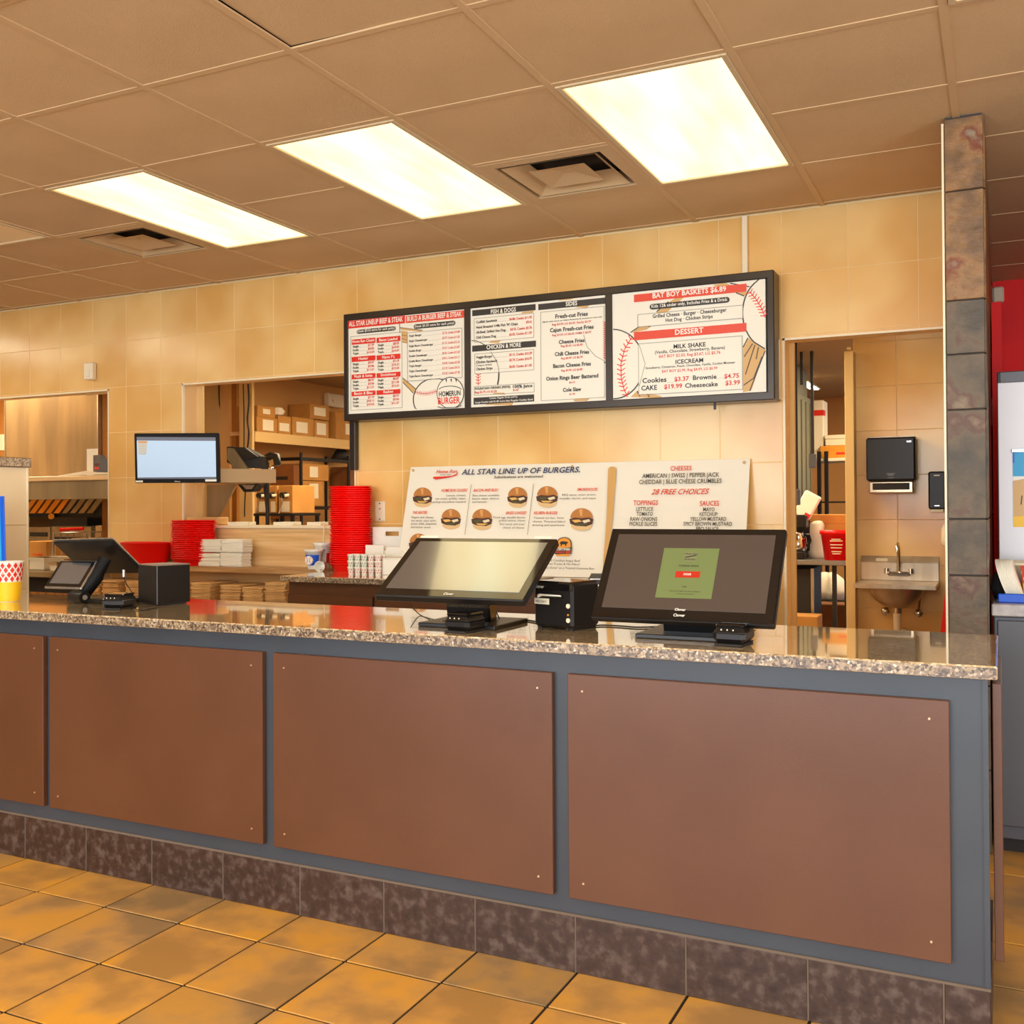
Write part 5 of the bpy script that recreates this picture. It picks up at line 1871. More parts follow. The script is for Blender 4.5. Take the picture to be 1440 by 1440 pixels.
# ================================================================== REGISTERS ON THE FRONT COUNTER
def tilted(o, tilt, yaw=0):
    n0 = Vector((math.sin(yaw), -math.cos(yaw), 0)); r = Vector((math.cos(yaw), math.sin(yaw), 0)); u = Vector((0, 0, 1))*math.cos(tilt)-n0*math.sin(tilt)
    return frame_M(o, r, u)
def terminal(name, lb, cx, cy, cz, w, h, tilt, items, mirror, base):
    t = thing(name, lb, 'register', (cx, cy, .8975)); M = tilted((0, 0, cz-.8975), tilt)
    m = MB().at(M); m.box(-w/2, -h/2, -.026, w/2, h/2, -.001, .004); m.build('case', 'black_plastic', t)
    m = MB().at(M); m.box(-w/2+.002, -h/2+.002, -.002, w/2-.002, h/2-.002, .0, .0008); m.build('bezel', 'black_gloss', t)
    m = MB().at(M); m.box(-w/2+.026, -h/2+.034, -.001, w/2-.026, h/2-.022, .0006); m.build('screen', mirror, t)
    m = MB().at(M); m.box(-.07, -.07, -.045, .07, .07, -.026, .004); m.build('mount', 'black_plastic', t)
    m = MB(); m.prism([(.02, .012), (.06, .012), (.045, cz-.8975+.02), (-.01, cz-.8975-.015)], -.075, .075, 'x'); m.build('stand', 'black_gloss', t)
    MB().box(*base, .002).build('base_plate', 'black_plastic', t)
    p = Print(); p.z = .0016; p.run(items); p.build('lettering', t, M)
    return t
terminal('touch_register', 'left touch register tilted far back, screen mirroring the ceiling light', -1.4715, 2.80, 1.0787, .502, .308, 1.0, MON2, 'screen_mirror', (-.13, -.07, 0, .13, .17, .012))
terminal('touch_register', 'right touch register with a dark screen and a green panel', -.7795, 2.80, 1.074, .504, .306, .648, MON3, 'print_screen', (-.13, -.07, 0, .13, .17, .012))
def reader(x, y, rz, lb):
    t = thing('card_reader', lb, 'card reader', (x, y, .8975), rz); t.scale = (1.3, 1.25, 1.4)
    m = MB(); m.box(-.033, -.042, .004, .033, .042, .034, .009); m.build('body', 'black_plastic', t)
    MB().box(-.0335, -.0425, .0225, .0335, .0425, .0245).build('seam', 'black_gloss', t)
    m = MB(); m.box(-.028, -.037, .034, .028, .037, .040, .004); m.build('top_pad', 'black_gloss', t)
    MB().box(-.028, -.045, 0, .028, .045, .004, .001).build('cradle', 'dark_matte', t)
    for k in range(3): MB().cyl((-.014+k*.012, -.0425, .030), (-.014+k*.012, -.0415, .030), .0015, .0015, 6).build('indicator', 'trim_white', t)
reader(-1.412, 2.680, -.1, 'black card reader in front of the left touch register')
reader(-.632, 2.712, -.05, 'black card reader in front of the right touch register')
reader(-2.895, 2.785, .25, 'black card reader beside the dual screen register')
# receipt printer between the registers
t = thing('receipt_printer', 'black receipt printer with a curl of paper between the two touch registers', 'printer', (-1.178, 2.875, .8975), -.30)
m = MB(); m.box(-.075, -.055, .006, .075, .075, .138, .008); m.build('body', 'black_plastic', t)
m = MB(); m.box(-.073, -.058, .112, .073, .07, .142, .006); m.build('lid', 'black_gloss', t)
MB().box(-.062, -.0605, .094, .040, -.056, .100).build('paper_slot', 'black_gloss', t)
m = MB(); P = [(-.056, -.060, .090), (-.050, -.066, .100), (-.040, -.068, .104), (.036, -.062, .103), (.038, -.0605, .099)]; m.add([P[0], P[1], P[2], P[3], P[4], (-.036, -.0605, .097)], [(0, 5, 2, 1), (5, 4, 3, 2)]); m.build('receipt_paper', 'napkin', t)
MB().box(-.070, -.0575, .072, -.012, -.0555, .090, .001).build('label_strip', 'label_white', t)
p = Print(); p.run([('t', 'Clover', -.068, -.03, .1205, .009, 'white', 0, .02), ('t', 'RECEIPT', -.062, -.02, .077, .006, 'dark', 0, 0)]); p.build('lettering', t, frame_M((0, -.0585, 0), (1, 0, 0), (0, 0, 1)))
for z, mm in ((.072, 'trim_white'), (.046, 'print_orange'), (.030, 'trim_white')): MB().cyl((.060, -.0575, z), (.060, -.054, z), .007 if mm[0] == 't' else .003, None, 12).build('button', mm, t)
for x in (-.06, .06): MB().box(x-.008, -.045, 0, x+.008, .065, .007).build('foot', 'dark_matte', t)
# receipt printer at the dual screen register
t = thing('receipt_printer', 'square black printer seen from behind beside the dual screen register', 'printer', (-2.836,2.913,0.898), 0); t.rotation_euler = (0, 0, .0)
A = Vector((-2.836,2.913,0.898)); Lp = Vector((-2.982,2.959,0.898)); Rp = Vector((-2.847,3.062,0.898))
u = (Lp-A); u = u.normalized()*.145; v = Vector((-u.y, u.x, 0)).normalized()*-.135
if v.y < 0: v = -v
t.location = A
m = MB(); m.prism([(0, 0), (u.x, u.y), (u.x+v.x, u.y+v.y), (v.x, v.y)], .006, .148, 'z'); m.build('body', 'black_plastic', t)
m = MB(); m.prism([(.0, -.0), (u.x*1.01, u.y*1.01), (u.x*1.01+v.x*1.01, u.y*1.01+v.y*1.01), (v.x*1.01, v.y*1.01)], .148, .152, 'z'); m.build('lid', 'silver', t)
m = MB(); m.cyl((0, 0, .004), (0, 0, .15), .0022, None, 8); m.build('edge_trim', 'grey_cabinet', t)
m = MB(); m.prism([(u.x*.08+v.x*.05, u.y*.08+v.y*.05), (u.x*.9, u.y*.9), (u.x*.9+v.x*.9, u.y*.9+v.y*.9), (v.x*.9, v.y*.9)], 0, .007, 'z'); m.build('foot', 'dark_matte', t)
# dual screen register
t = thing('dual_register', 'black two-screen register, small screen facing the customer', 'register', (-3.23, 2.93, .8975))
def L_(x, y, z): return (x+3.23, y-2.93, z-.8975)
M = tilted(L_(-3.275, 2.90, 1.008), .707, .079)
m = MB().at(M); m.box(-.094, -.069, -.012, .094, .069, -.001, .005); m.build('customer_display_case', 'silver', t)
m = MB().at(M); m.box(-.088, -.0625, -.002, .088, .0625, .0003, .0008); m.build('customer_display_bezel', 'black_gloss', t)
m = MB().at(M); m.box(-.074, -.048, 0, .074, .054, .0008); m.build('customer_screen', 'screen_mirror', t)
m = MB().at(M); m.box(-.03, -.03, -.03, .03, .03, -.012, .004); m.build('display_mount', 'black_plastic', t)
# main screen: leans toward the customer, seen from behind
c0 = Vector((-3.372,2.9,1.128)); c1 = Vector((-3.054,2.9,1.138)); ux = (c1-c0).normalized(); W_ = (c1-c0).length
dn = Vector((-3.084,3.06,1.005))-c1; Hs = dn.length; uy = -(dn-ux*dn.dot(ux)).normalized(); ctr = (c0+c1)/2+dn/2
dx_ = dn.dot(ux)
M = frame_M(L_((c0+c1).x/2, (c0+c1).y/2, (c0+c1).z/2), ux, uy)
W2 = W_/2+.0
m = MB().at(M); m.box(-W2, -Hs, -.010, W2, 0, .0, .004); m.build('main_screen_back', 'black_plastic', t)
m = MB().at(M); m.box(-W2-.003, -Hs-.003, -.016, W2+.003, .004, -.009, .002); m.build('main_screen_rim', 'silver', t)
m = MB().at(M); m.box(-W2+.01, -Hs+.01, -.0175, W2-.01, -.01, -.0155); m.build('main_screen', 'screen_off', t)
b0 = L_(*(-3.205,2.882,0.898)); 
m = MB(); m.tube([(b0[0]-.03, b0[1]+.02, .022), (b0[0]+.0, b0[1]+.01, .022), (b0[0]+.05, b0[1]+.04, .10), (b0[0]+.06, b0[1]+.07, .17)], .026, 10); m.build('arm', 'bezel_black', t)
m = MB(); m.cyl((b0[0]-.035, b0[1]-.0, .024), (b0[0]+.042, b0[1]-.012, .024), .024, .024, 16); m.build('hinge', 'black_plastic', t)
MB().cyl((b0[0]+.042, b0[1]-.012, .024), (b0[0]+.0435, b0[1]-.0125, .024), .010, .010, 14).build('hinge_badge', 'silver', t)
m = MB(); m.box(b0[0]-.03, b0[1]+.0, 0, b0[0]+.20, b0[1]+.19, .018, .006); m.build('base', 'black_plastic', t)
# cables
def cable(pts, lb, r=.0022, mt='black_plastic', n='cable'):
    P = [Vector(p) for p in pts]; out = []
    for i in range(len(P)-1):
        p0 = P[max(i-1, 0)]; p1 = P[i]; p2 = P[i+1]; p3 = P[min(i+2, len(P)-1)]
        for k in range(6):
            s = k/6; out.append(.5*((2*p1)+(-p0+p2)*s+(2*p0-5*p1+4*p2-p3)*s*s+(-p0+3*p1-3*p2+p3)*s**3))
    out.append(P[-1]); o = MB().tube(out, r, 6).build(n, mt); tag(o, lb, 'cable'); return o
cz = .9002
cable([(-1.51,2.895,0.912), (-1.557,2.886,0.9), (-1.639,2.895,0.9), (-1.759,3.01,0.9), (-1.777,2.98,0.936)], 'thin black cable curling left of the left touch register', .0018)
cable([(-1.44,2.92,0.958), (-1.416,2.921,0.905)], 'black cable dropping behind the stand of the left register')
cable([(-1.357,2.906,0.9), (-1.368,2.988,0.9), (-1.333,2.981,0.9), (-1.284,2.937,0.9)], 'black cable with a blue tag running into the receipt printer', .0028)
cable([(-1.105,2.911,0.9), (-1.093,2.957,0.9), (-1.037,2.96,0.9), (-0.967,2.951,0.9), (-0.891,3.023,0.9)], 'black cable running from the receipt printer to the right register', .0025)
cable([(-2.848,2.791,0.9), (-2.748,2.749,0.9), (-2.772,2.851,0.9)], 'black cable lying before the square printer', .002)
cable([(-3.043,2.95,1.013), (-3.032,2.95,0.975), (-2.979,2.93,0.937), (-2.997,2.937,0.9)], 'black charging cable with a grey plug hanging by the dual register', .002)
t = MB().cyl((-3.043,2.95,1.026), (-3.043,2.95,0.999), .006, .006, 10).build('charger_tip', 'silver'); tag(t, 'grey plug hanging from the dual screen register', 'plug')
# blue sign holder and fries cup on the left
t = thing('fries_cup', 'yellow and white paper cup with red diamond pattern at the left end', 'cup', (-3.535, 2.83, .8975))
n = 24; m = MB(); m.lathe([(.040, 0), (.055, .155), (.057, .158), (.053, .158), (.038, .005), (0, .005)], n); m.build('body', 'print_white', t)
m = MB(); m.lathe([(.0408, .001), (.0486, .078)], n); m.build('yellow_band', 'print_yellow', t)
m = MB(); m.lathe([(.0526, .125), (.0533, .136)], n); m.build('yellow_band', 'print_yellow', t) if False else None
def on_cup(a, z): r = .040+.015*z/.155+.0009; return (r*math.cos(a), r*math.sin(a), z)
for i in range(14):
    for k in range(4):
        a = 2*PI*(i+.5*(k % 2))/14; z = .090+k*.0175; da = .16; dz = .0125
        if z > .146: continue
        MB().add([on_cup(a-da, z), on_cup(a, z-dz), on_cup(a+da, z), on_cup(a, z+dz)], [(0, 1, 2, 3)]).build('red_diamond', 'print_red', t)
p = MB(); V, Fs = glyphs('HOME RUN', .03); xx = [q[0] for q in V]; s_ = .75/(max(xx)-min(xx))
p.add([tuple(Vector(on_cup(-1.75+(q[0]-min(xx))*s_, .108+q[1]*.018))*1.004) for q in V], Fs); p.build('lettering', 'print_white', t)
t = thing('sign_holder', 'blue framed upright sign behind the fries cup at the left edge', 'sign', (-3.779,2.988,0.898))
M = tilted((0, 0, 0), -.03)
x_r = .030
m = MB().at(M); m.box(-.26, 0, -.006, x_r, .42, 0, .002); m.build('frame', 'print_blue', t)
m = MB().at(M); m.box(-.24, .02, -.001, x_r-.022, .40, .0008); m.build('sign_sheet', 'print_sky', t)
m = MB().box(-.26, -.02, 0, x_r, .06, .006); m.build('foot', 'print_blue', t)
# half wall with granite cap
xe = -4.118; zt = 1.458
hw = struct(MB().box(-6.2, 3.215, 0, xe-.008, 3.40, zt), 'wall_half', 'grout_light', 'cream tiled half wall behind the counter')
zj = 1.188
for k in range(-4, 4):
    z0 = zj+k*.302; z1 = min(z0+.302, zt)
    if z1-z0 < .01: continue
    MB().box(-.006, 0, .0016, 0, .18, z1-z0-.0016, .001).build('wall_tile', 'wall_tile_low', hw, loc=(xe-.002, 3.217, z0))
struct(MB().box(xe-.006, 3.396, 0, xe+.003, 3.404, zt, .001), 'trim_11', 'trim_white', 'white edge strip on the half wall')
t = thing('granite_ledge', 'granite cap on the cream half wall at the left', 'countertop', (0, 0, 0)); MB().box(-6.2, 3.18, zt, xe+.012, 3.415, zt+.045, .004).build('slab', 'granite_edge', t)

# ================================================================== KITCHEN DISPLAY AND BRACKET
t = thing('kitchen_display', 'black kitchen monitor with a pale blue screen on a steel bracket', 'monitor', (-4.322, 4.6, 1.41))
M = tilted((0, 0, .145), -.059, .497)
m = MB().at(M); m.box(-.245, -.1455, -.035, .245, .1455, -.001, .006); m.build('case', 'black_plastic', t)
m = MB().at(M); m.box(-.243, -.1435, -.002, .243, .1435, 0, .001); m.build('bezel', 'bezel_black', t)
p = Print(); p.run(KDS); p.build('screen', t, M)
t = thing('monitor_bracket', 'brushed steel bracket shelf carrying the kitchen monitor in the serving window', 'bracket', (0, 0, 0))
za = 1.498; zb = 1.415
m = MB(); m.prism([(-4.45, 5.20), (-4.27, 4.76), (-4.01, 5.12), (-4.073, 5.20)], zb, za, 'z'); m.build('shelf', 'bracket_steel', t)
MB().box(-4.335, 4.66, zb+.01, -4.275, 4.80, za-.01).build('arm', 'bracket_steel', t)
m = MB(); m.prism([(-4.415, zb), (-4.604, 1.155), (-4.66, 1.155), (-4.66, zb)], 5.23, 5.25); m.build('gusset', 'steel_dark', t)
# back of the second monitor facing the kitchen
t = thing('kitchen_monitor', 'grey and black angular housing of the second monitor behind the bracket', 'monitor', (0, 0, 0))
Yk = 5.05
P = [(-4.335,5.05,1.645), (-4.195,5.05,1.636), (-4.074,5.05,1.576), (-4.058,5.05,1.501), (-4.263,5.05,1.514), (-4.336,5.05,1.547)]
m = MB(); m.prism([(p[0], p[2]) for p in P], 5.05, 5.10); m.build('housing', 'dark_matte', t)
P = [(-4.316,5.04,1.635), (-4.265,5.04,1.629), (-4.154,5.04,1.494), (-4.26,5.04,1.496), (-4.322,5.04,1.568)]
m = MB(); m.prism([(p[0], p[2]) for p in P], 5.035, 5.052); m.build('side_panel', 'steel_dark', t)
P = [(-4.259,5.04,1.629), (-4.181,5.04,1.631), (-4.083,5.04,1.575), (-4.176,5.04,1.56)]
m = MB(); m.prism([(p[0], p[2]) for p in P], 5.038, 5.052); m.build('top_panel', 'menu_frame', t)
P = [(-4.252,5.05,1.408), (-4.091,5.05,1.41), (-4.136,5.05,1.363), (-4.202,5.05,1.359)]
m = MB(); m.prism([(p[0], p[2]) for p in P], 5.05, 5.12); m.build('lower_housing', 'black_plastic', t)
P = [(-4.21,5.04,1.403), (-4.111,5.04,1.401), (-4.133,5.04,1.376), (-4.177,5.04,1.376)]
m = MB(); m.prism([(p[0], p[2]) for p in P], 5.04, 5.052); m.build('lower_plate', 'silver', t)

# ================================================================== KITCHEN THROUGH THE SERVING WINDOW
XS = -5.6
struct(MB().box(-5.87-.1, 6.87, 0, -5.87, 11.9, 2.44), 'wall_alcove', 'alcove_wall')
struct(MB().box(-5.742, 6.84, 0, XS, 6.868, 2.44, .004), 'trim_12', 'cream_wall', 'pale post at the left of the storage alcove')
struct(MB().box(-5.974, 6.90, 0, -5.819, 7.1, 2.44, .004), 'trim_13', 'brown_wall', 'brown wooden post beside the pale post')
struct(MB().box(-6.649, 7.0, 0, -6.001, 7.1, 2.44), 'wall_kitchen_panel', 'cream_wall')
struct(MB().cyl((-5.688, 6.3, 1.0), (-5.688, 6.3, 2.3), .035, .035, 16), 'trim_14', 'cream_wall', 'pale vertical pipe behind the window jamb')
t = thing('storage_shelf', 'cream storage shelf above the wire rack', 'shelf', (0, 0, 0))
z1 = 1.903; z0 = 1.814
MB().box(-5.87, 6.872, z1-.03, XS+.002, 11.0, z1, .002).build('board', 'wood_lam', t)
MB().box(XS-.03, 6.872, z0, XS+.004, 11.0, z1, .002).build('front_lip', 'cream_wall', t)
def carton(xl, yt, xr, yb, lb, depth=.26, lab=None, mt='carton', X=XS, zbase=None, dark=True):
    p0 = bx(xl, yt); 
def yX(x, y, X): return None
def cart(y0, y1, z0_, z1_, lb, labs=(), mt='carton', X=XS, depth=.24, cat='box', name='carton', group=None):
    t = thing(name, lb, cat, (X-depth/2-.006, (y0+y1)/2, z0_), 0, group); w = (y1-y0)/2; h = z1_-z0_
    MB().box(-depth/2, -w, 0, depth/2, w, h, .003).build('body', mt, t)
    MB().box(-.02, -w-.001, h-.0008, .02, w+.001, h+.001).build('tape', 'kraft', t)
    for (a, b, c, d) in labs: MB().box(depth/2, -w+2*w*a, h*b, depth/2+.0012, -w+2*w*c, h*d).build('label', 'label_white', t)
    return t
zs = z1+.001
cart(6.906, 7.181, zs, zs+.125, 'brown carton with two white labels at the near end of the storage shelf', [(.28, .12, .8, .85)])
cart(6.906+.01, 7.153, zs+.126, zs+.22, 'folded brown carton lying on the nearest labelled box', [(.3, .3, .7, .75)])
cart(7.191, 7.371, zs, zs+.155, 'brown carton with crumpled paper on it, second on the storage shelf', [(.1, .15, .85, .6)])
t = MB(); t.lathe([(.0, 0), (.05, .01), (.065, .04), (.04, .07), (.0, .075)], 9, smooth=False); o = t.build('crumpled_paper', 'napkin', loc=(-5.66, 7.251, zs+.157)); tag(o, 'crumpled white paper on a carton on the storage shelf', 'paper')
cart(7.391, 7.707, zs, zs+.16, 'long brown carton with a white label in the middle of the storage shelf', [(.18, .15, .7, .75)])
cart(7.718, 7.94, zs, zs+.155, 'brown carton with an orange edge under the top box on the storage shelf', [(.15, .15, .8, .85)])
cart(7.653, 7.951, zs+.163, zs+.30, 'brown carton stacked on top of two others on the storage shelf', [(.2, .25, .8, .8)])
cart(8.054, 8.376, zs, zs+.26, 'tall brown carton at the far end of the storage shelf', [(.5, .2, .85, .6)])
t = thing('alarm_box', 'cream box high on the brown alcove wall', 'wall box', (-5.868, 8.357, 2.237)); MB().box(0, -.13, 0, .06, .13, .13, .006).build('case', 'label_white', t); MB().cyl((.06, -.05, .06), (.07, -.05, .06), .02, .02, 10).build('knob', 'trim_white', t)
# wire rack with cartons
t = thing('wire_rack', 'black wire rack loaded with cartons behind the serving window', 'rack', (0, 0, 0))
XR = -5.58; YR = 7.5; zt_ = 1.71
for (x, y) in ((XR-.015, YR), (-5.86, YR), (XR-.015, 8.25), (-5.86, 8.25), (XR-.015, 9.3), (-5.86, 9.3)): MB().cyl((x, y, 0), (x, y, zt_+.04), .014, .014, 8).build('post', 'black_plastic', t)
for z in (zt_-.03, 1.24, .7):
    m = MB(); m.box(-5.87, YR-.012, z, XR-.003, YR+.006, z+.03); m.box(XR-.02, YR, z, XR-.004, 9.3, z+.03)
    for k in range(24): m.cyl((-5.86, YR+.02+k*.076, z+.02), (XR-.01, YR+.02+k*.076, z+.02), .003, .003, 5)
    m.build('wire_shelf', 'black_plastic', t)
for (y0, y1, h0, h1, lb, lab, mt) in ((7.53, 7.87, 1.275, 1.50, 'brown carton standing lowest at the near end of the wire rack', [(.35, .3, .75, .9)], 'carton'), (7.53, 7.95, 1.505, 1.655, 'brown carton with a white label leaning above another on the wire rack', [(.3, .2, .6, .85)], 'carton'), (8.3, 9.2, 1.275, 1.65, 'wide plain carton at the far bay of the wire rack', [], 'carton_dark'), (7.53, 8.15, .735, 1.12, 'dark carton on the middle shelf of the wire rack', [], 'carton_dark')):
    cart(y0, y1, h0, h1, lb, lab, mt, X=XR-.03, depth=.22)
for (x0, x1, z0_, z1_, lb) in ((-6.35, -5.93, 1.27, 1.47, 'reddish carton in the rack left of the near post, lower'), (-6.35, -5.93, 1.49, 1.66, 'reddish carton in the rack left of the near post, upper')): pass
m1 = thing('carton', 'reddish brown carton in the rack behind the bag-in-box syrup', 'box', (-5.715, 7.44, 1.16)); MB().box(-.13, -.04, 0, .115, .045, .245, .003).build('body', 'carton_dark', m1); MB().box(-.12, -.041, .23, .11, -.039, .232).build('flap_line', 'dark_matte', m1)
m1 = thing('carton', 'upper reddish brown carton with a dark slot in the wire rack', 'box', (-5.715, 7.44, 1.407)); MB().box(-.13, -.04, 0, .115, .045, .235, .003).build('body', 'carton_dark', m1); MB().box(-.09, -.042, .10, .05, -.039, .13).build('hand_hole', 'dark_matte', m1)
# bag-in-box syrup on a stand
Yb2 = 6.25
t = thing('syrup_stand', 'black metal stand holding the syrup boxes', 'stand', (0, 0, 0))
xa, xb = -5.112, -4.738
zb_ = 1.218
MB().box(xa, Yb2, zb_-.02, xb, Yb2+.35, zb_, .003).build('shelf', 'black_plastic', t)
for x in (xa+.02, xb-.02):
    for y in (Yb2+.02, Yb2+.33): MB().box(x-.012, y-.012, 0, x+.012, y+.012, zb_-.02).build('leg', 'black_plastic', t)
for (l, r, tp, lb) in ((357, 374, 684, 'left syrup box with a black connector on the black stand'), (375, 387, 683, 'middle syrup box half hidden by the pole on the black stand'), (388, 408, 683, 'right syrup box with a black connector on the black stand')):
    x0 = {357: -5.105, 375: -4.983, 388: -4.896}[l]; x1 = {374: -4.99, 387: -4.91, 408: -4.764}[r]
    zz = 1.427
    t = thing('syrup_box', lb, 'box', ((x0+x1)/2, Yb2+.03, zb_+.001)); w = (x1-x0)/2-.002; MB().box(-w, 0, 0, w, .28, zz-zb_, .003).build('body', 'carton', t)
    MB().box(-w*.6, -.0012, .01, w*.6, 0, .09).build('label', 'label_white', t)
    MB().cyl((0, -.05, .135), (0, 0, .135), .022, .026, 10).build('connector', 'black_plastic', t); MB().cyl((.025, -.045, .13), (.045, -.02, .135), .012, .012, 8).build('valve', 'trim_white', t)
    MB().tube([(.0, -.045, .13), (.01, -.055, .08), (-.02, -.04, .03), (-.04, -.03, .0)], .006, 6).build('hose', 'silver', t)
# gooseneck device on a pole
t = thing('pole_scale', 'black device with hanging cables on a slim pole in the serving window', 'pole', (-4.578, 5.75, 0))
MB().cyl((0, 0, 1.0), (0, 0, 1.578), .014, .014, 10).build('pole', 'black_plastic', t); MB().box(-.12, -.08, .98, .12, .08, 1.0).build('base', 'black_plastic', t)
zz = 1.602
m = MB(); m.tube([(-.03, 0, zz-.06), (-.02, 0, zz), (.03, 0, zz+.02), (.08, 0, zz+.015), (.09, 0, zz-.05)], .028, 10); m.build('head', 'black_plastic', t)
MB().box(.03, -.03, zz-.14, .06, 0, zz-.06, .004).build('clip', 'silver', t)
m = MB()
for k in range(4): m.tube([(-.02+k*.012, -.02, zz), (-.03+k*.012, -.02, zz-.12), (-.01+k*.01, -.02, zz-.22), (.0, -.015, zz-.34)], .006, 5)
m.build('cable_bundle', 'black_plastic', t)
struct(MB().box(-6.0, 5.65, .95, -3.4, 6.6, .98), 'trim_15', 'steel', 'steel work surface inside the kitchen')
# cables hanging
for (x, lb) in ((309, 'a'), (341, 'b'), (349, 'c')): pass
cable([(-6.081,6.985,2.331), (-6.074,6.985,2.151), (-6.011,6.985,1.994), (-5.996,6.985,1.858), (-6.075,6.985,1.824)], 'black cable drooping down the pale wall panel behind the kitchen monitor', .006)
cable([(-5.661,6.8,2.293), (-5.655,6.8,2.056), (-5.656,6.8,1.759)], 'thin dark cable on the left of the pale post', .005)
cable([(-5.609,6.8,2.29), (-5.602,6.8,2.142), (-5.618,6.8,1.995), (-5.604,6.8,1.876), (-5.619,6.8,1.758)], 'twisted black cable on the right of the pale post', .008)
cable([(-5.643,6.8,1.392), (-5.651,6.8,1.285), (-5.652,6.8,1.185)], 'dark cable below the kitchen monitor', .005)
# window sill objects
t = thing('sill_tray', 'flat tan tray on the sill behind the middle basket stack', 'tray', (-4.561,5.12,1.154)); MB().box(-.13, -.05, .005, .13, .06, .05, .006).build('body', 'kraft', t)
for (x, w, lb) in ((340, .08, 'small pale paper tray on the sill under the kitchen monitor'), (404, .075, 'small pale paper tray on the sill by the syrup stand'), (450, .05, 'small pale paper tray on the sill by the tall basket stack')):
    p0 = {340: (-4.278,5.12,1.155), 404: (-3.925,5.12,1.156), 450: (-3.698,5.12,1.157)}[x]; t = thing('paper_tray', lb, 'tray', (p0[0], 5.12, 1.152))
    m = MB(); m.box(-w, -.04, 0, w, .04, .004); m.box(-w, -.04, .004, w, -.036, .022); m.box(-w, .036, .004, w, .04, .022); m.build('body', 'label_white', t)
# steel strip at the right jamb of the serving window
t = MB().box(-3.401, 5.02, 1.477, -3.362, 5.06, 1.763, .004).build('steel_strip', 'menu_frame'); tag(t, 'blue-grey metal strip hanging below the left end of the menu board', 'bracket')
struct(MB().box(-3.395, 5.2, 0, -3.34, 5.9, 2.2), 'trim_16', 'brown_wall', 'right inner side of the serving window')
t = thing('desk_lamp', 'dark cone lamp head at the right of the wire rack', 'lamp', (-5.72, 8.3, 1.712)); MB().lathe([(.02, .12), (.05, .10), (.11, 0), (.10, 0), (.0, .09)], 14).build('shade', 'dark_matte', t); MB().cyl((0, 0, .12), (-.1, .1, .14), .01, .01, 6).build('arm', 'black_plastic', t)

# ================================================================== LEFT OPENING: HOOD LINE
t = thing('exhaust_hood', 'brushed steel exhaust hood filling the left opening', 'hood', (0, 0, 0))
x0, x1 = -7.532, -6.469
MB().box(x0, 6.0, 1.50, x1, 6.03, 2.43, .003).build('front_panel', 'steel_dark', t)
MB().box(x0-.012, 5.995, 1.50, x0, 6.03, 2.43).build('edge_strip', 'silver', t); MB().box(x1, 5.995, 1.50, x1+.012, 6.03, 2.43).build('edge_strip', 'silver', t)
struct(MB().box(-6.47, 6.3, 0, -5.95, 6.36, 2.44), 'wall_cook_side', 'brown_wall'); struct(MB().box(-6.462, 6.04, 0, -5.95, 6.06, 2.44), 'trim_17', 'brown_wall', 'brown panel right of the exhaust hood'); struct(MB().box(-9.0, 6.6, 1.4, -7.5, 6.7, 2.44), 'wall_cook_rear', 'brown_wall')
t = MB().box(-8.4, 6.588, 1.81, -8.301, 6.60, 1.956).build('paper_notice', 'label_white'); tag(t, 'white paper notice on the brown wall at the far left', 'paper')
t = thing('pass_shelf', 'cream edged steel shelf across the left opening', 'shelf', (0, 0, 0))
za, zb = 1.503, 1.467
MB().box(-7.6, 5.40, zb, -5.37, 5.99, za, .004).build('shelf_board', 'wood_lam', t)
MB().box(-7.6, 5.42, 1.332, -5.37, 5.44, zb).build('apron', 'steel_dark', t)
for x in (-7.55, -5.42): MB().box(x, 5.44, 1.332, x+.04, 5.99, zb).build('bracket', 'steel_dark', t)
t = thing('label_dispenser', 'grey label dispenser with red and white labels on the pass shelf', 'dispenser', (-5.938, 5.5, za+.001), -.25)
m = MB(); m.prism([(0, 0), (.13, 0), (.13, .02), (.03, .15), (0, .15)], -.05, .05, 'x'); m.build('body', 'grey_cabinet', t)
for k in range(4): MB().box(-.03, -.001+.001*k, .045+.026*k, .03, .002, .062+.026*k).build('label', 'print_red', t)
t = MB().box(-6.17, 5.62, za+.001, -6.06, 5.625, 1.711).build('paper_card', 'label_white'); tag(t, 'white paper card standing behind the label dispenser', 'paper')
m = MB(); m.add([(-6.25, 5.42, za+.004), (-5.62, 5.42, za+.004), (-5.62, 5.7, za+.004), (-5.95, 5.75, za+.03), (-6.3, 5.8, za+.035), (-6.1, 5.55, za+.04)], [(0, 1, 5), (1, 2, 3, 5), (5, 3, 4), (0, 5, 4)]); o = m.build('cloth', 'label_white'); tag(o, 'crumpled pale cloth lying on the pass shelf', 'cloth')
# dark cook line
struct(MB().box(-9.0, 8.2, 0, -5.9, 8.3, 2.2), 'wall_cook_line', 'dark_matte')
t = thing('hood_filter_bank', 'row of slanted grease filters under the hood, orange light painted on', 'filter bank', (0, 0, 0))
for k in range(9):
    p0 = Vector((-8.429,7.0,1.35)); p1 = Vector((-8.568,7.0,1.219)); dx = .105*k
    MB().prism([(p0.x+dx, p0.z), (p0.x+dx+.075, p0.z), (p1.x+dx+.075, p1.z), (p1.x+dx, p1.z)], 7.0+.004*k, 7.02+.004*k).build('filter', 'painted_orange_light' if k < 5 else 'steel_dark', t)  # first filters take the lit orange colour, the rest plain steel
MB().box(-8.9, 7.06, 1.18, -6.6, 7.12, 1.40).build('filter_housing', 'dark_matte', t); MB().box(-8.9, 7.0, 1.40, -6.6, 7.12, 1.50).build('duct', 'dark_matte', t)
MB().box(-8.9, 7.02, .76, -8.8, 7.12, 1.2).build('post', 'dark_matte', t); MB().box(-6.7, 7.02, .76, -6.6, 7.12, 1.2).build('post', 'dark_matte', t)
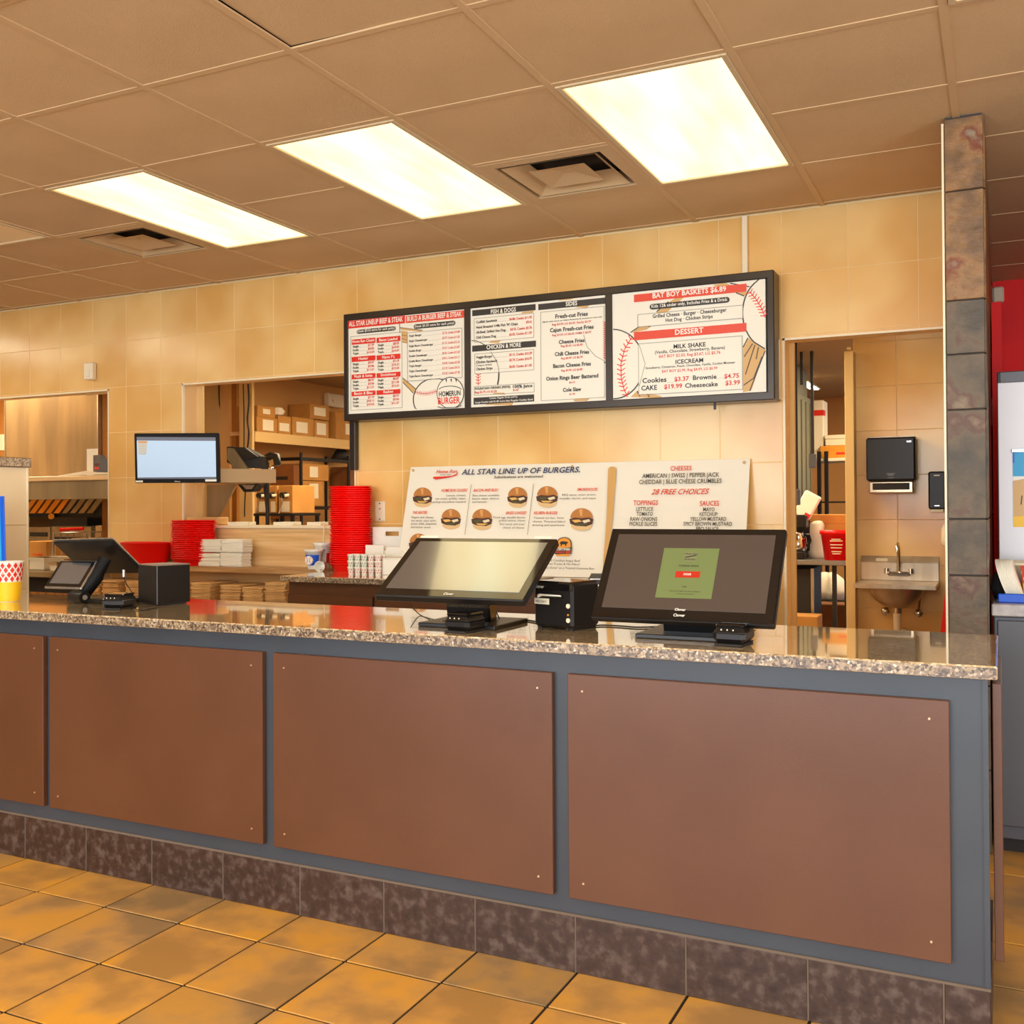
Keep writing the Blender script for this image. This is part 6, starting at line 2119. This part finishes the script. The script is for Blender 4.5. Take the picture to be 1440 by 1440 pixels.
t = MB().cyl((-8.134,6.98,1.191), (-8.227,7.06,1.183), .028, .028, 12).build('heat_lamp', 'painted_orange_light'); tag(t, 'small glowing lamp in the dark hood below the filters', 'lamp')
t = thing('cook_counter', 'steel cooking counter below the hood', 'counter', (0, 0, 0)); MB().box(-8.6, 5.75, .72, -6.5, 7.8, .76, .004).build('top', 'steel_dark', t); MB().box(-8.6, 5.85, .1, -6.5, 7.8, .72).build('body', 'dark_matte', t)
def eq(l, tp, r, b, Y, dep, nm, lb, cat, mt, extra=None):
    pass
def eqbox(a, b, Y, dep, nm, lb, cat, mt, zfloor=.762):
    # a: top-left point, b: bottom-right point, both on plane Y
    t = thing(nm, lb, cat, ((a[0]+b[0])/2, Y, zfloor)); w = (b[0]-a[0])/2; MB().box(-w, 0, 0, w, dep, a[2]-zfloor, .004).build('body', mt, t); return t, w, a[2]-zfloor
t, w, h = eqbox((-8.348,6.9,1.09), (-8.061,6.9,0.762), 6.9, .3, 'fryer', 'brown steel fryer back at the left under the hood', 'fryer', 'steel_dark'); MB().box(-w*.8, -.01, h-.09, w*.8, 0, h-.05).build('handle', 'dark_matte', t)
t, w, h = eqbox((-8.041,6.9,1.098), (-7.525,6.9,0.772), 6.9, .3, 'fryer', 'wide brown steel fryer back in the middle under the hood', 'fryer', 'steel_dark'); MB().box(-w*.9, -.01, h-.12, w*.9, 0, h-.1).build('handle', 'dark_matte', t)
t, w, h = eqbox((-7.614,6.3,0.981), (-7.404,6.3,0.805), 6.3, .25, 'carton', 'orange printed carton below the left fryer', 'box', 'carton'); 
for k in range(3): MB().box(-w*.6, -.0012, .04+.03*k, w*.6, 0, .05+.03*k).build('print_line', 'print_redt', t)
t, w, h = eqbox((-7.191,5.95,0.862), (-7.017,5.95,0.737), 5.95, .2, 'food_bin', 'cream plastic food bin at the left of the cook counter', 'bin', 'label_white'); MB().box(-w-.01, -.01, h-.02, w+.01, .31, h).build('rim', 'label_white', t)
t, w, h = eqbox((-6.893,5.9,0.829), (-6.813,5.9,0.608), 5.9, .3, 'food_bin', 'narrow white bin behind the dual screen register', 'bin', 'label_white'); MB().box(-w-.01, -.01, h-.02, w+.01, .31, h).build('rim', 'steel', t)
t, w, h = eqbox((-7.145,6.6,1.113), (-7.069,6.6,0.92), 6.6, .1, 'paper_towel_roll', 'pale upright canister near the right side of the left opening', 'canister', 'steel')
t = thing('fry_basket', 'wire fry basket with a red handle on the cook counter', 'fry basket', (-7.007, 6.2, 1.0))
xa, xb = -7.192--7.007, -6.81--7.007; zz = 1.056-1.0
m = MB(); m.tube([(xa, 0, zz), (xb, 0, zz+.01), (xb, .3, zz+.01), (xa, .3, zz), (xa, 0, zz)], .006, 6)
for k in range(6): x = xa+(xb-xa)*k/5; m.tube([(x, 0, zz), (x, .02, -.2), (x, .28, -.2), (x, .3, zz)], .004, 5)
m.tube([(xa, 0, zz), (xa-.03, 0, -.24)], .008, 6); m.build('wire', 'silver', t)
MB().cyl((xa+.1, -.02, zz+.03), (xb-.02, -.02, zz+.04), .014, .014, 8).build('handle', 'red_plastic', t)
t, w, h = eqbox((-7.419,6.58,0.999), (-7.176,6.58,0.795), 6.58, .2, 'carton', 'plain tan carton under the wire fry basket', 'box', 'carton')
t = thing('tongs', 'steel tongs with red grips right of the fry basket', 'utensil', ((-7.083,6.59,1.014))); MB().tube([(-.1, 0, -.03), (.0, 0, .0), (.04, 0, .01)], .008, 6).build('shaft', 'steel', t); MB().tube([(.04, 0, .01), (.12, 0, .02)], .011, 6).build('grip', 'red_plastic', t)

# ================================================================== NOOK: DISPENSERS AND HAND SINK
t = thing('towel_dispenser', 'large black paper towel dispenser on the tiled wall above the sink', 'dispenser', (-.65, 7.449, 1.33))
z9 = 0
m = MB(); m.box(-.153, -.19, .085, .153, 0, .372, .012); m.build('cover', 'black_plastic', t)
m = MB(); m.box(-.14, -.175, .0, .14, -.01, .085, .01); m.build('mouth', 'steel', t); MB().box(-.115, -.178, .025, .115, -.17, .070, .003).build('slot', 'dark_matte', t)
MB().box(-.148, -.17, .371, .148, -.01, .378, .002).build('top_trim', 'steel', t); MB().box(.10, -.192, .335, .128, -.189, .345).build('key_plate', 'silver', t)
m = MB(); m.add([(-.03, -.1915, .135), (.03, -.1915, .135), (.012, -.1915, .115), (-.012, -.1915, .115)], [(0, 1, 2, 3)]); m.box(-.018, -.1925, .100, .018, -.19, .107); m.build('emblem', 'menu_frame', t)
t = thing('soap_dispenser', 'narrow black soap dispenser right of the towel dispenser', 'dispenser', (-.375, 7.449, 1.205)); MB().box(-.052, -.10, .02, .052, 0, .268, .01).build('cover', 'black_plastic', t)
MB().box(-.04, -.09, 0, .04, -.005, .022, .004).build('nozzle', 'label_white', t); MB().box(-.018, -.102, .238, .018, -.099, .246).build('window', 'label_white', t); MB().box(-.015, -.102, .04, .015, -.099, .046).build('emblem', 'silver', t)
t = thing('hand_sink', 'small stainless hand sink on the tiled wall behind the doorway', 'sink', (-.617, 7.449, .745))
m = MB(); m.box(-.245, -.012, 0, .245, 0, .125, .002); m.box(-.245, -.035, .122, .245, 0, .128, .002); m.prism([(-.035, .125), (0, .165), (0, .125)], -.245, .245, 'x'); m.build('backsplash', 'steel', t)
# rim plate with an oval hole
hole = [(math.cos(2*PI*i/32)*.18, -.20+math.sin(2*PI*i/32)*.135) for i in range(32)]
outr = []
for (u_, v_) in hole:
    du, dv = u_, v_+.20; s_ = min(.245/abs(du) if abs(du) > 1e-6 else 9, .20/abs(dv) if abs(dv) > 1e-6 else 9); outr.append((du*s_, -.20+dv*s_))
m = MB(); V = [(a, b, .0) for a, b in hole]+[(a, b, 0) for a, b in outr]; m.add(V, [(i, (i+1) % 32, 32+(i+1) % 32, 32+i) for i in range(32)]); m.box(-.245, -.402, -.028, .245, -.398, .002, .001); m.box(-.247, -.40, -.025, -.243, 0, .001); m.box(.243, -.40, -.025, .247, 0, .001); m.build('rim', 'steel', t)
m = MB(); m.lathe([(1.0, 0), (.98, -.02), (.9, -.07), (.72, -.12), (.4, -.16), (.12, -.17), (.0, -.17)], 32, 0, -.20, .18, .135); m.build('bowl', 'steel', t)
m = MB(); m.cyl((0, -.20, -.20), (0, -.20, -.165), .03, .03, 14); m.build('drain_collar', 'chrome', t)
m = MB(); m.tube([(0, -.20, -.19), (0, -.20, -.34), (.01, -.19, -.38), (.03, -.12, -.36), (.03, 0, -.34)], .024, 12); m.build('drain_pipe', 'trim_white', t)
m = MB(); m.box(-.07, -.085, .035, .075, -.035, .065, .01); m.build('faucet_body', 'chrome', t)
m = MB(); m.tube([(0, -.06, .06), (0, -.06, .20), (0, -.075, .235), (0, -.11, .25), (0, -.15, .235), (0, -.16, .20)], .011, 12); m.build('spout', 'chrome', t)
for s_ in (-1, 1):
    MB().cyl((s_*.075, -.06, .05), (s_*.075, -.06, .085), .018, .014, 12).build('tap_handle', 'chrome', t)
for (x, z) in ((-.08, -.20), (.125, -.205)):
    m = MB(); m.lathe([(0, .03), (.02, .024), (.03, 0), (.02, -.024), (0, -.03)], 14); o = m.build('valve_knob', 'chrome', t); o.location = (x, -.10, z)
MB().tube([(.125, -.10, -.19), (.13, -.05, -.10), (.17, -.02, -.03)], .008, 8).build('supply_line', 'chrome', t)
MB().box(-.145, -.037, .131, -.07, -.034, .150, .001).build('soap_bar_label', 'label_white', t, 'white sticker on the sink backsplash') if False else MB().box(-.145, -.0375, .129, -.07, -.030, .150, .001).build('sticker', 'label_white', t, 'white sticker on the backsplash')
# floor sign and mop head at the right edge of the doorway
t = thing('wet_floor_sign', 'red folded sign leaning behind the slate partition', 'sign', (-0.31, 6.9, 0))
x9 = -0.346--0.31
m = MB(); m.prism([(x9, 0.42), (.04, .42), (.04, .86), (.015, .86)], 0, .03); m.build('panel', 'red_paint', t); MB().box(-.02, 0, 0, .0, .03, .42).build('leg', 'red_paint', t)
t = thing('spray_bottle', 'bottle with a black trigger and yellow collar hanging by the partition', 'bottle', (-0.309, 7.39, .98))
m = MB(); m.lathe([(.0, 0), (.04, .005), (.045, .02), (.045, .12), (.02, .16), (.018, .18)], 14); m.build('body', 'label_white', t); m = MB(); m.lathe([(.022, .18), (.022, .24)], 12); m.build('collar', 'print_yellow', t)
m = MB(); m.box(-.02, -.02, .24, .02, .02, .34, .008); m.tube([(-.0, 0, .33), (-.05, 0, .33), (-.075, 0, .29)], .014, 8); m.build('trigger', 'black_plastic', t)

# ================================================================== BACK ROOM THROUGH THE DOORWAY
XD = -1.5
yA, yB = 8.484, 9.414
t = thing('duct_cabinet', 'tall grey-green cabinet at the left inside the doorway', 'cabinet', (0, 0, 0))
MB().box(-2.3, yA, 0, XD, yB, 2.192, .005).build('body', 'green_grey', t); MB().box(-2.3, yA+.02, 2.192, XD-.02, yB-.05, 2.42).build('upper_duct', 'green_grey', t)
for k in range(4): y = yA+.2+k*(yB-yA)/4.2; MB().box(XD, y, .3, XD+.012, y+.02, 2.192-.05).build('rib', 'green_grey', t)
for (x, zt2, zb2, lb, r) in ((1119, 2.44, 0, 'near black conduit hanging inside the doorway', .014), (1127, 2.44, 0, 'short middle black conduit inside the doorway', .012), (1142, 2.44, 0, 'far black conduit before the white box inside the doorway', .013)):
    q = {1119: (-1.264, 7.3, 1.357), 1127: (-1.373, 8.2, 2.186), 1142: (-1.295, 8.2, 1.64)}[x]
    t = thing('conduit', lb, 'pipe', (q[0], q[1], q[2])); MB().cyl((0, 0, 0), (0, 0, 2.44-q[2]), r, r, 8).build('tube', 'dark_matte', t); MB().box(-.025, -.02, -.10, .025, .02, .01, .004).build('box_fitting', 'grey_cabinet', t) if x != 1127 else None
t = thing('steel_table', 'steel prep table inside the doorway', 'table', (0, 0, 0))
YT = 7.8; zT = 0.853; zt2 = 0.817; xl = XD+.015; xr = -0.965
MB().box(xl, YT, zt2, xr, YT+.62, zT, .004).build('top', 'steel_table', t)
for x in (-1.11, -1.025): MB().box(x, YT+.05, 0, x+.03, YT+.08, zt2).build('leg', 'dark_matte', t)
t = thing('coffee_maker', 'black coffee maker with a steel carafe on the prep table', 'coffee maker', (-1.37, 7.9, zT+.001))
MB().box(-.06, 0, 0, .055, .2, .055, .006).build('base', 'black_plastic', t); MB().box(-.06, .14, .055, .07, .2, .33, .006).build('tower', 'black_plastic', t); MB().box(-.06, 0, .23, .07, .2, .33, .01).build('brew_head', 'black_plastic', t)
m = MB(); m.lathe([(.0, .058), (.06, .06), (.068, .10), (.062, .16), (.04, .19), (.042, .20), (.0, .20)], 18, -.0, .07); m.build('carafe', 'chrome', t); MB().tube([(.035, .07, .18), (.08, .07, .18), (.09, .07, .14), (.07, .07, .09)], .010, 8).build('carafe_handle', 'black_plastic', t)
t = thing('plastic_bag', 'white plastic bag bunched up on the prep table', 'bag', (-1.237, 8.12, zT+.001))
import bmesh
def blob(name, mt, parent, pts, seed, loc=(0, 0, 0), amp=.03):
    m = MB(); m.lathe(pts, 22); me = m.mesh(name, [mt]); rr = random.Random(seed); ph = [rr.uniform(0, 6) for _ in range(6)]
    for v in me.vertices:
        a = math.atan2(v.co.y, v.co.x); k = 1+amp*8*math.sin(3*a+ph[0]+v.co.z*20)*.25+amp*8*.2*math.sin(7*a+ph[1]-v.co.z*35)+amp*4*.2*math.sin(11*a+ph[2]); v.co.x *= k; v.co.y *= k*.8; v.co.x += .25*v.co.z*math.sin(ph[3]+v.co.z*9)
    o = bpy.data.objects.new(name, me); COL.objects.link(o); o.parent = parent; o.location = loc; return o
blob('body', 'napkin', t, [(.0, 0), (.075, .0), (.08, .05), (.062, .12), (.075, .19), (.06, .25), (.03, .28), (.0, .285)], 3)
t = thing('red_bucket', 'red bucket with white printed lines on the prep table', 'bucket', (-1.068, 7.93, zT+.001))
m = MB(); m.lathe([(.0, 0), (.105, 0), (.13, .19), (.14, .19), (.14, .215), (.125, .215), (.10, .01), (0, .01)], 24); m.build('body', 'red_plastic', t)
for k, (z, w_) in enumerate(((.15, .05), (.138, .07), (.11, .07), (.088, .065), (.06, .06), (.045, .05))):
    V = [];n = 5
    for zz2 in (z, z+.007):
        for i in range(n): a = -PI/2-.05+(i-(n-1)/2)*w_*2.6; r = .106+.13*zz2; V.append((r*math.cos(a), r*math.sin(a), zz2))
    MB().add(V, [(i, i+1, n+1+i, n+i) for i in range(n-1)]).build('printed_line', 'label_white', t)
t = thing('carton', 'wide open brown carton behind the plastic bag in the doorway', 'box', (-1.169, 8.13, zT+.001)); MB().box(-.20, 0, 0, .20, .25, .33, .004).build('body', 'carton', t); MB().box(-.20, -.002, .26, .20, 0, .262).build('seam', 'carton_dark', t)
t = thing('paper_bundle', 'white crumpled packet with a red mark leaning above the coffee maker', 'packet', (-1.366, 7.98, zT+.32)); m = MB(); m.at(Matrix.Rotation(.5, 4, 'Y')); m.box(-.05, 0, 0, .08, .04, .20, .01); m.build('body', 'napkin', t); m = MB().at(Matrix.Rotation(.5, 4, 'Y')); m.box(.03, -.002, .02, .075, 0, .05); m.build('mark', 'print_red', t)
# rack beyond with boxes
t = thing('black_rack', 'black rack with white shelf beyond the prep table', 'rack', (0, 0, 0)); YK = 9.6
zK = 1.675
for x in (-1.455, -1.393):
    MB().box(x-.02, YK-.02, 0, x+.012, YK+.02, zK+.06).build('post', 'black_plastic', t)
MB().box(-1.521, YK, zK-.03, -1.168, YK+.5, zK, .003).build('shelf', 'label_white', t)
for z in (1.288, .75, .45): MB().box(-1.524, YK, z-.015, -1.171, YK+.5, z, .002).build('lower_shelf', 'dark_matte', t)
t = thing('tall_box', 'tall white box with a red band on top of the rack', 'box', (-1.494, 9.7, zK+.001)); h9 = 2.205-zK; MB().box(-.10, 0, 0, .06, .25, h9, .006).build('body', 'label_white', t); MB().box(-.101, -.002, h9-.14, .062, .1, h9-.09).build('band', 'print_red', t)
t = thing('flat_box', 'white lidded box on the orange box in the doorway', 'box', (-1.298, 9.68, 1.789)); MB().box(-.12, 0, 0, .16, .3, .06, .004).build('body', 'label_white', t); MB().box(-.125, -.005, .06, .165, .305, .095, .004).build('lid', 'label_white', t)
t = thing('orange_box', 'orange box with faded lettering on the white shelf', 'box', (-1.32, 9.66, zK+.001)); MB().box(-.14, 0, 0, .20, .3, 1.789-zK-.003, .004).build('body', 'print_orange', t); MB().box(.0, -.002, .03, .12, 0, .05).build('print', 'print_redt', t)
# below the table
t = thing('under_counter_fridge', 'dark appliance with a pale edge under the prep table', 'appliance', (-1.362, 7.86, 0)); MB().box(-.085, 0, .1, .10, .5, zt2-.03, .006).build('body', 'dark_matte', t); MB().box(.10, 0, .1, .118, .03, zt2-.03).build('edge_strip', 'steel', t); MB().box(-.07, .05, 0, .08, .45, .1).build('foot', 'dark_matte', t)
for k, (x, z, s_, lb) in enumerate(((-1.385, .47, .8, 'left white plastic sack under the prep table'), (-1.248, .47, 0.8, 'right white plastic sack under the prep table'), (-1.332, .0, 1.3, 'pale sack on the floor under the prep table'))):
    t = thing('plastic_sack', lb, 'bag', (x, (9.0, 8.98, 9.3)[k], z)); blob('body', 'napkin', t, [(0, 0), (.10*s_, 0), (.11*s_, .08), (.08*s_, .17), (.03, .22), (0, .225)], 5+k)
    if k < 2 : pass
t = thing('low_shelf', 'dark low shelf behind the prep table', 'shelf', (0, 0, 0)); MB().box(-1.419, 8.88, .44, -1.114, 9.2, .469).build('board', 'dark_matte', t)
for x in (-1.413, -1.131): MB().box(x, 8.9, 0, x+.02, 8.92, .44).build('leg', 'dark_matte', t)
t = thing('carton', 'open brown carton with raised flaps on the floor in the doorway', 'box', (-1.194, 8.45, 0)); h8 = 0.475; MB().box(-.14, 0, 0, .16, .25, h8, .004).build('body', 'carton_dark', t)
m = MB(); m.add([(-.14, 0, h8), (-.14, .25, h8), (-.26, .2, h8+.12), (-.24, .02, h8+.09)], [(0, 1, 2, 3)]); m.build('flap', 'carton_dark', t)
t = thing('carton', 'long flat brown carton low inside the doorway', 'box', (-1.224, 7.62, 0)); h8 = 0.472; MB().box(-.20, -.1, 0, .06, .12, h8, .004).build('body', 'carton', t); MB().box(-.20, -.102, h8*.8, .06, -.1, h8*.805).build('seam', 'carton_dark', t)

# ================================================================== RIGHT SIDE: DRINK STATION
t = thing('drink_cabinet', 'dark grey drink station cabinet right of the slate partition', 'cabinet', (0, 0, 0))
MB().box(-.027, 4.17, .05, 1.4, 4.75, .853, .004).build('body', 'grey_cabinet', t)
for k in range(2): d = MB().box(-.015+k*.6, 4.155, .10, .565+k*.6, 4.172, .84, .003).build('door', 'grey_cabinet', t); MB().tube([(.5+k*.6, 4.155, .6), (.5+k*.6, 4.13, .6), (.5+k*.6, 4.13, .75), (.5+k*.6, 4.155, .75)], .006, 8).build('handle', 'chrome', d)
MB().box(-.02, 4.2, 0, 1.38, 4.72, .05).build('plinth', 'dark_matte', t)
t = thing('drink_countertop', 'pale grey speckled top of the drink station', 'countertop', (0, 0, 0)); MB().box(-.033, 4.14, .855, 1.42, 4.8, .899, .004).build('slab', 'grey_stone', t)
t = thing('drink_machine', 'white fronted drink machine with a dark frame and printed graphic', 'drink machine', (0, 0, 0))
zM = 1.742; zm = .8995
MB().box(-.010, 4.60, zm, .80, 4.80, 1.789, .006).build('frame', 'grey_cabinet', t)
MB().box(.0, 4.59, zM-.0, .80, 4.60, zM+.045, .003).build('top_band', 'grey_cabinet', t)
MB().box(-0.007, 4.58, zm, .78, 4.60, zM, .002).build('front_panel', 'machine_white', t)
gx0 = 0.044; gz1 = 1.463; gz0 = 1.168
pt = Print(); pt.m('sky')
W3 = .35; H3 = gz1-gz0
pt.run([('r', 0, 0, W3, H3, 'white'), ('L',), ('r', 0, H3*.68, W3, H3, 'sky'), ('p', [(0, 0), (W3, 0), (W3, H3*.9), (W3*.45, H3*.72), (0, H3*.62)], 'tan'), ('L',), ('p', [(0, 0), (W3, 0), (W3, H3*.22), (0, H3*.14)], 'yellow'), ('p', [(0, H3*.86), (0, H3), (.006, H3), (.006, H3*.86)], 'blue'), ('e', W3*.35, H3*.5, .05, .03, 'yellow'), ('s', [(W3*.08, H3*.3), (W3*.09, H3*.42)], .004, 'k')])
pt.build('graphic', t, frame_M((gx0, 4.579, gz0), (1, 0, 0), (0, 0, 1)))
MB().box(gx0-.004, 4.570, gz1, gx0+.35, 4.581, gz1+.014, .002).build('graphic_clip', 'silver', t)
t = thing('detector', 'small white detector on the red wall', 'sensor', (-0.014, 7.33, 2.537)); MB().box(-.022, -.05, 0, .045, 0, .10, .01).build('case', 'label_white', t); MB().box(-.01, -.053, .02, .02, -.049, .05).build('lens', 'trim_white', t)
t = MB().tube([(-0.033,5.95,1.808), (-0.034,5.95,1.667), (-0.021,5.95,1.656), (-0.014,5.95,1.674)], .006, 6).build('power_cord', 'label_white'); t.location=(0,0,0); tag(t, 'white cord on the red strip beside the slate partition', 'cable')
t = thing('lid_tray', 'blue tray holding leaning white lids on the drink station', 'tray', (.0, 4.22, .8995))
MB().box(-.02, .0, .0, .30, .16, .012, .003).build('base', 'black_plastic', t); MB().box(-.012, -.012, .0, .30, .0, .032, .003).build('front', 'print_blue', t)
MB().box(.285, 0, .012, .30, .16, .05).build('side', 'print_blue', t)
lm = MB(); lm.lathe([(.0, 0), (.075, 0), (.078, .002), (.078, .0035), (0, .0035)], 22, 0, 0, 1, 1)
lmm = lm.mesh('plate', ['napkin'])
for k in range(10):
    o = thing('food_tray', 'white paper tray, %s from the left in the leaning row' % nth(k+1), 'tray', (.008+k*.0055, 4.285, .915+.066), 0, 'leaning white paper trays'); q = inst(lmm, 'plate', (0, 0, 0), o); o.rotation_euler = (0, -PI/2-.32, -.12)
t = thing('white_basin', 'white plastic bowl behind the leaning lids', 'bowl', (.135, 4.42, .8995)); m = MB(); m.lathe([(0, 0), (.09, 0), (.125, .13), (.13, .13), (.13, .14), (.12, .14), (.085, .006), (0, .006)], 24); m.build('shell', 'label_white', t)
t = thing('fries_cup', 'red and yellow patterned cup in the blue tray at the right edge', 'cup', (.105, 4.275, .913)); m = MB(); m.lathe([(.030, 0), (.042, .115), (.044, .118), (.040, .118), (.028, .005), (0, .005)], 20); m.build('body', 'print_red2', t); m = MB(); m.lathe([(.0312, .006), (.0365, .055)], 20); m.build('yellow_band', 'print_yellow', t)
def on2(a, z): r = .030+.012*z/.115+.0009; return (r*math.cos(a), r*math.sin(a), z)
for i in range(10):
    for k in range(2):
        a = 2*PI*(i+.5*k)/10; z = .072+k*.022; MB().add([on2(a-.1, z), on2(a, z-.008), on2(a+.1, z), on2(a, z+.008)], [(0, 1, 2, 3)]).build('diamond', 'print_white', t)
t = thing('dark_bag', 'crumpled dark wrapper beside the slate partition on the drink station', 'wrapper', (-.005, 4.38, .8995)); blob('body', 'dark_matte', t, [(0, 0), (.02, 0), (.026, .04), (.018, .09), (0, .11)], 9)

# small things on the back counter behind the registers
t = thing('phone', 'black phone lying on the back counter before the poster', 'phone', (-1.724, 4.68, .8975), .2); m = MB(); m.prism([(-.05, 0), (.06, 0), (.06, .035), (-.05, .008)], -.06, .06, 'x'); m.build('body', 'black_plastic', t); MB().box(-.05, -.04, .012, .05, .03, .016).build('pad', 'silver', t)
t = MB().box(-2.128, 4.72, .8975, -2.038, 4.84, .903, .001).build('tray_liner', 'steel_dark'); tag(t, 'flat dark tray on the back counter behind the left register', 'tray')
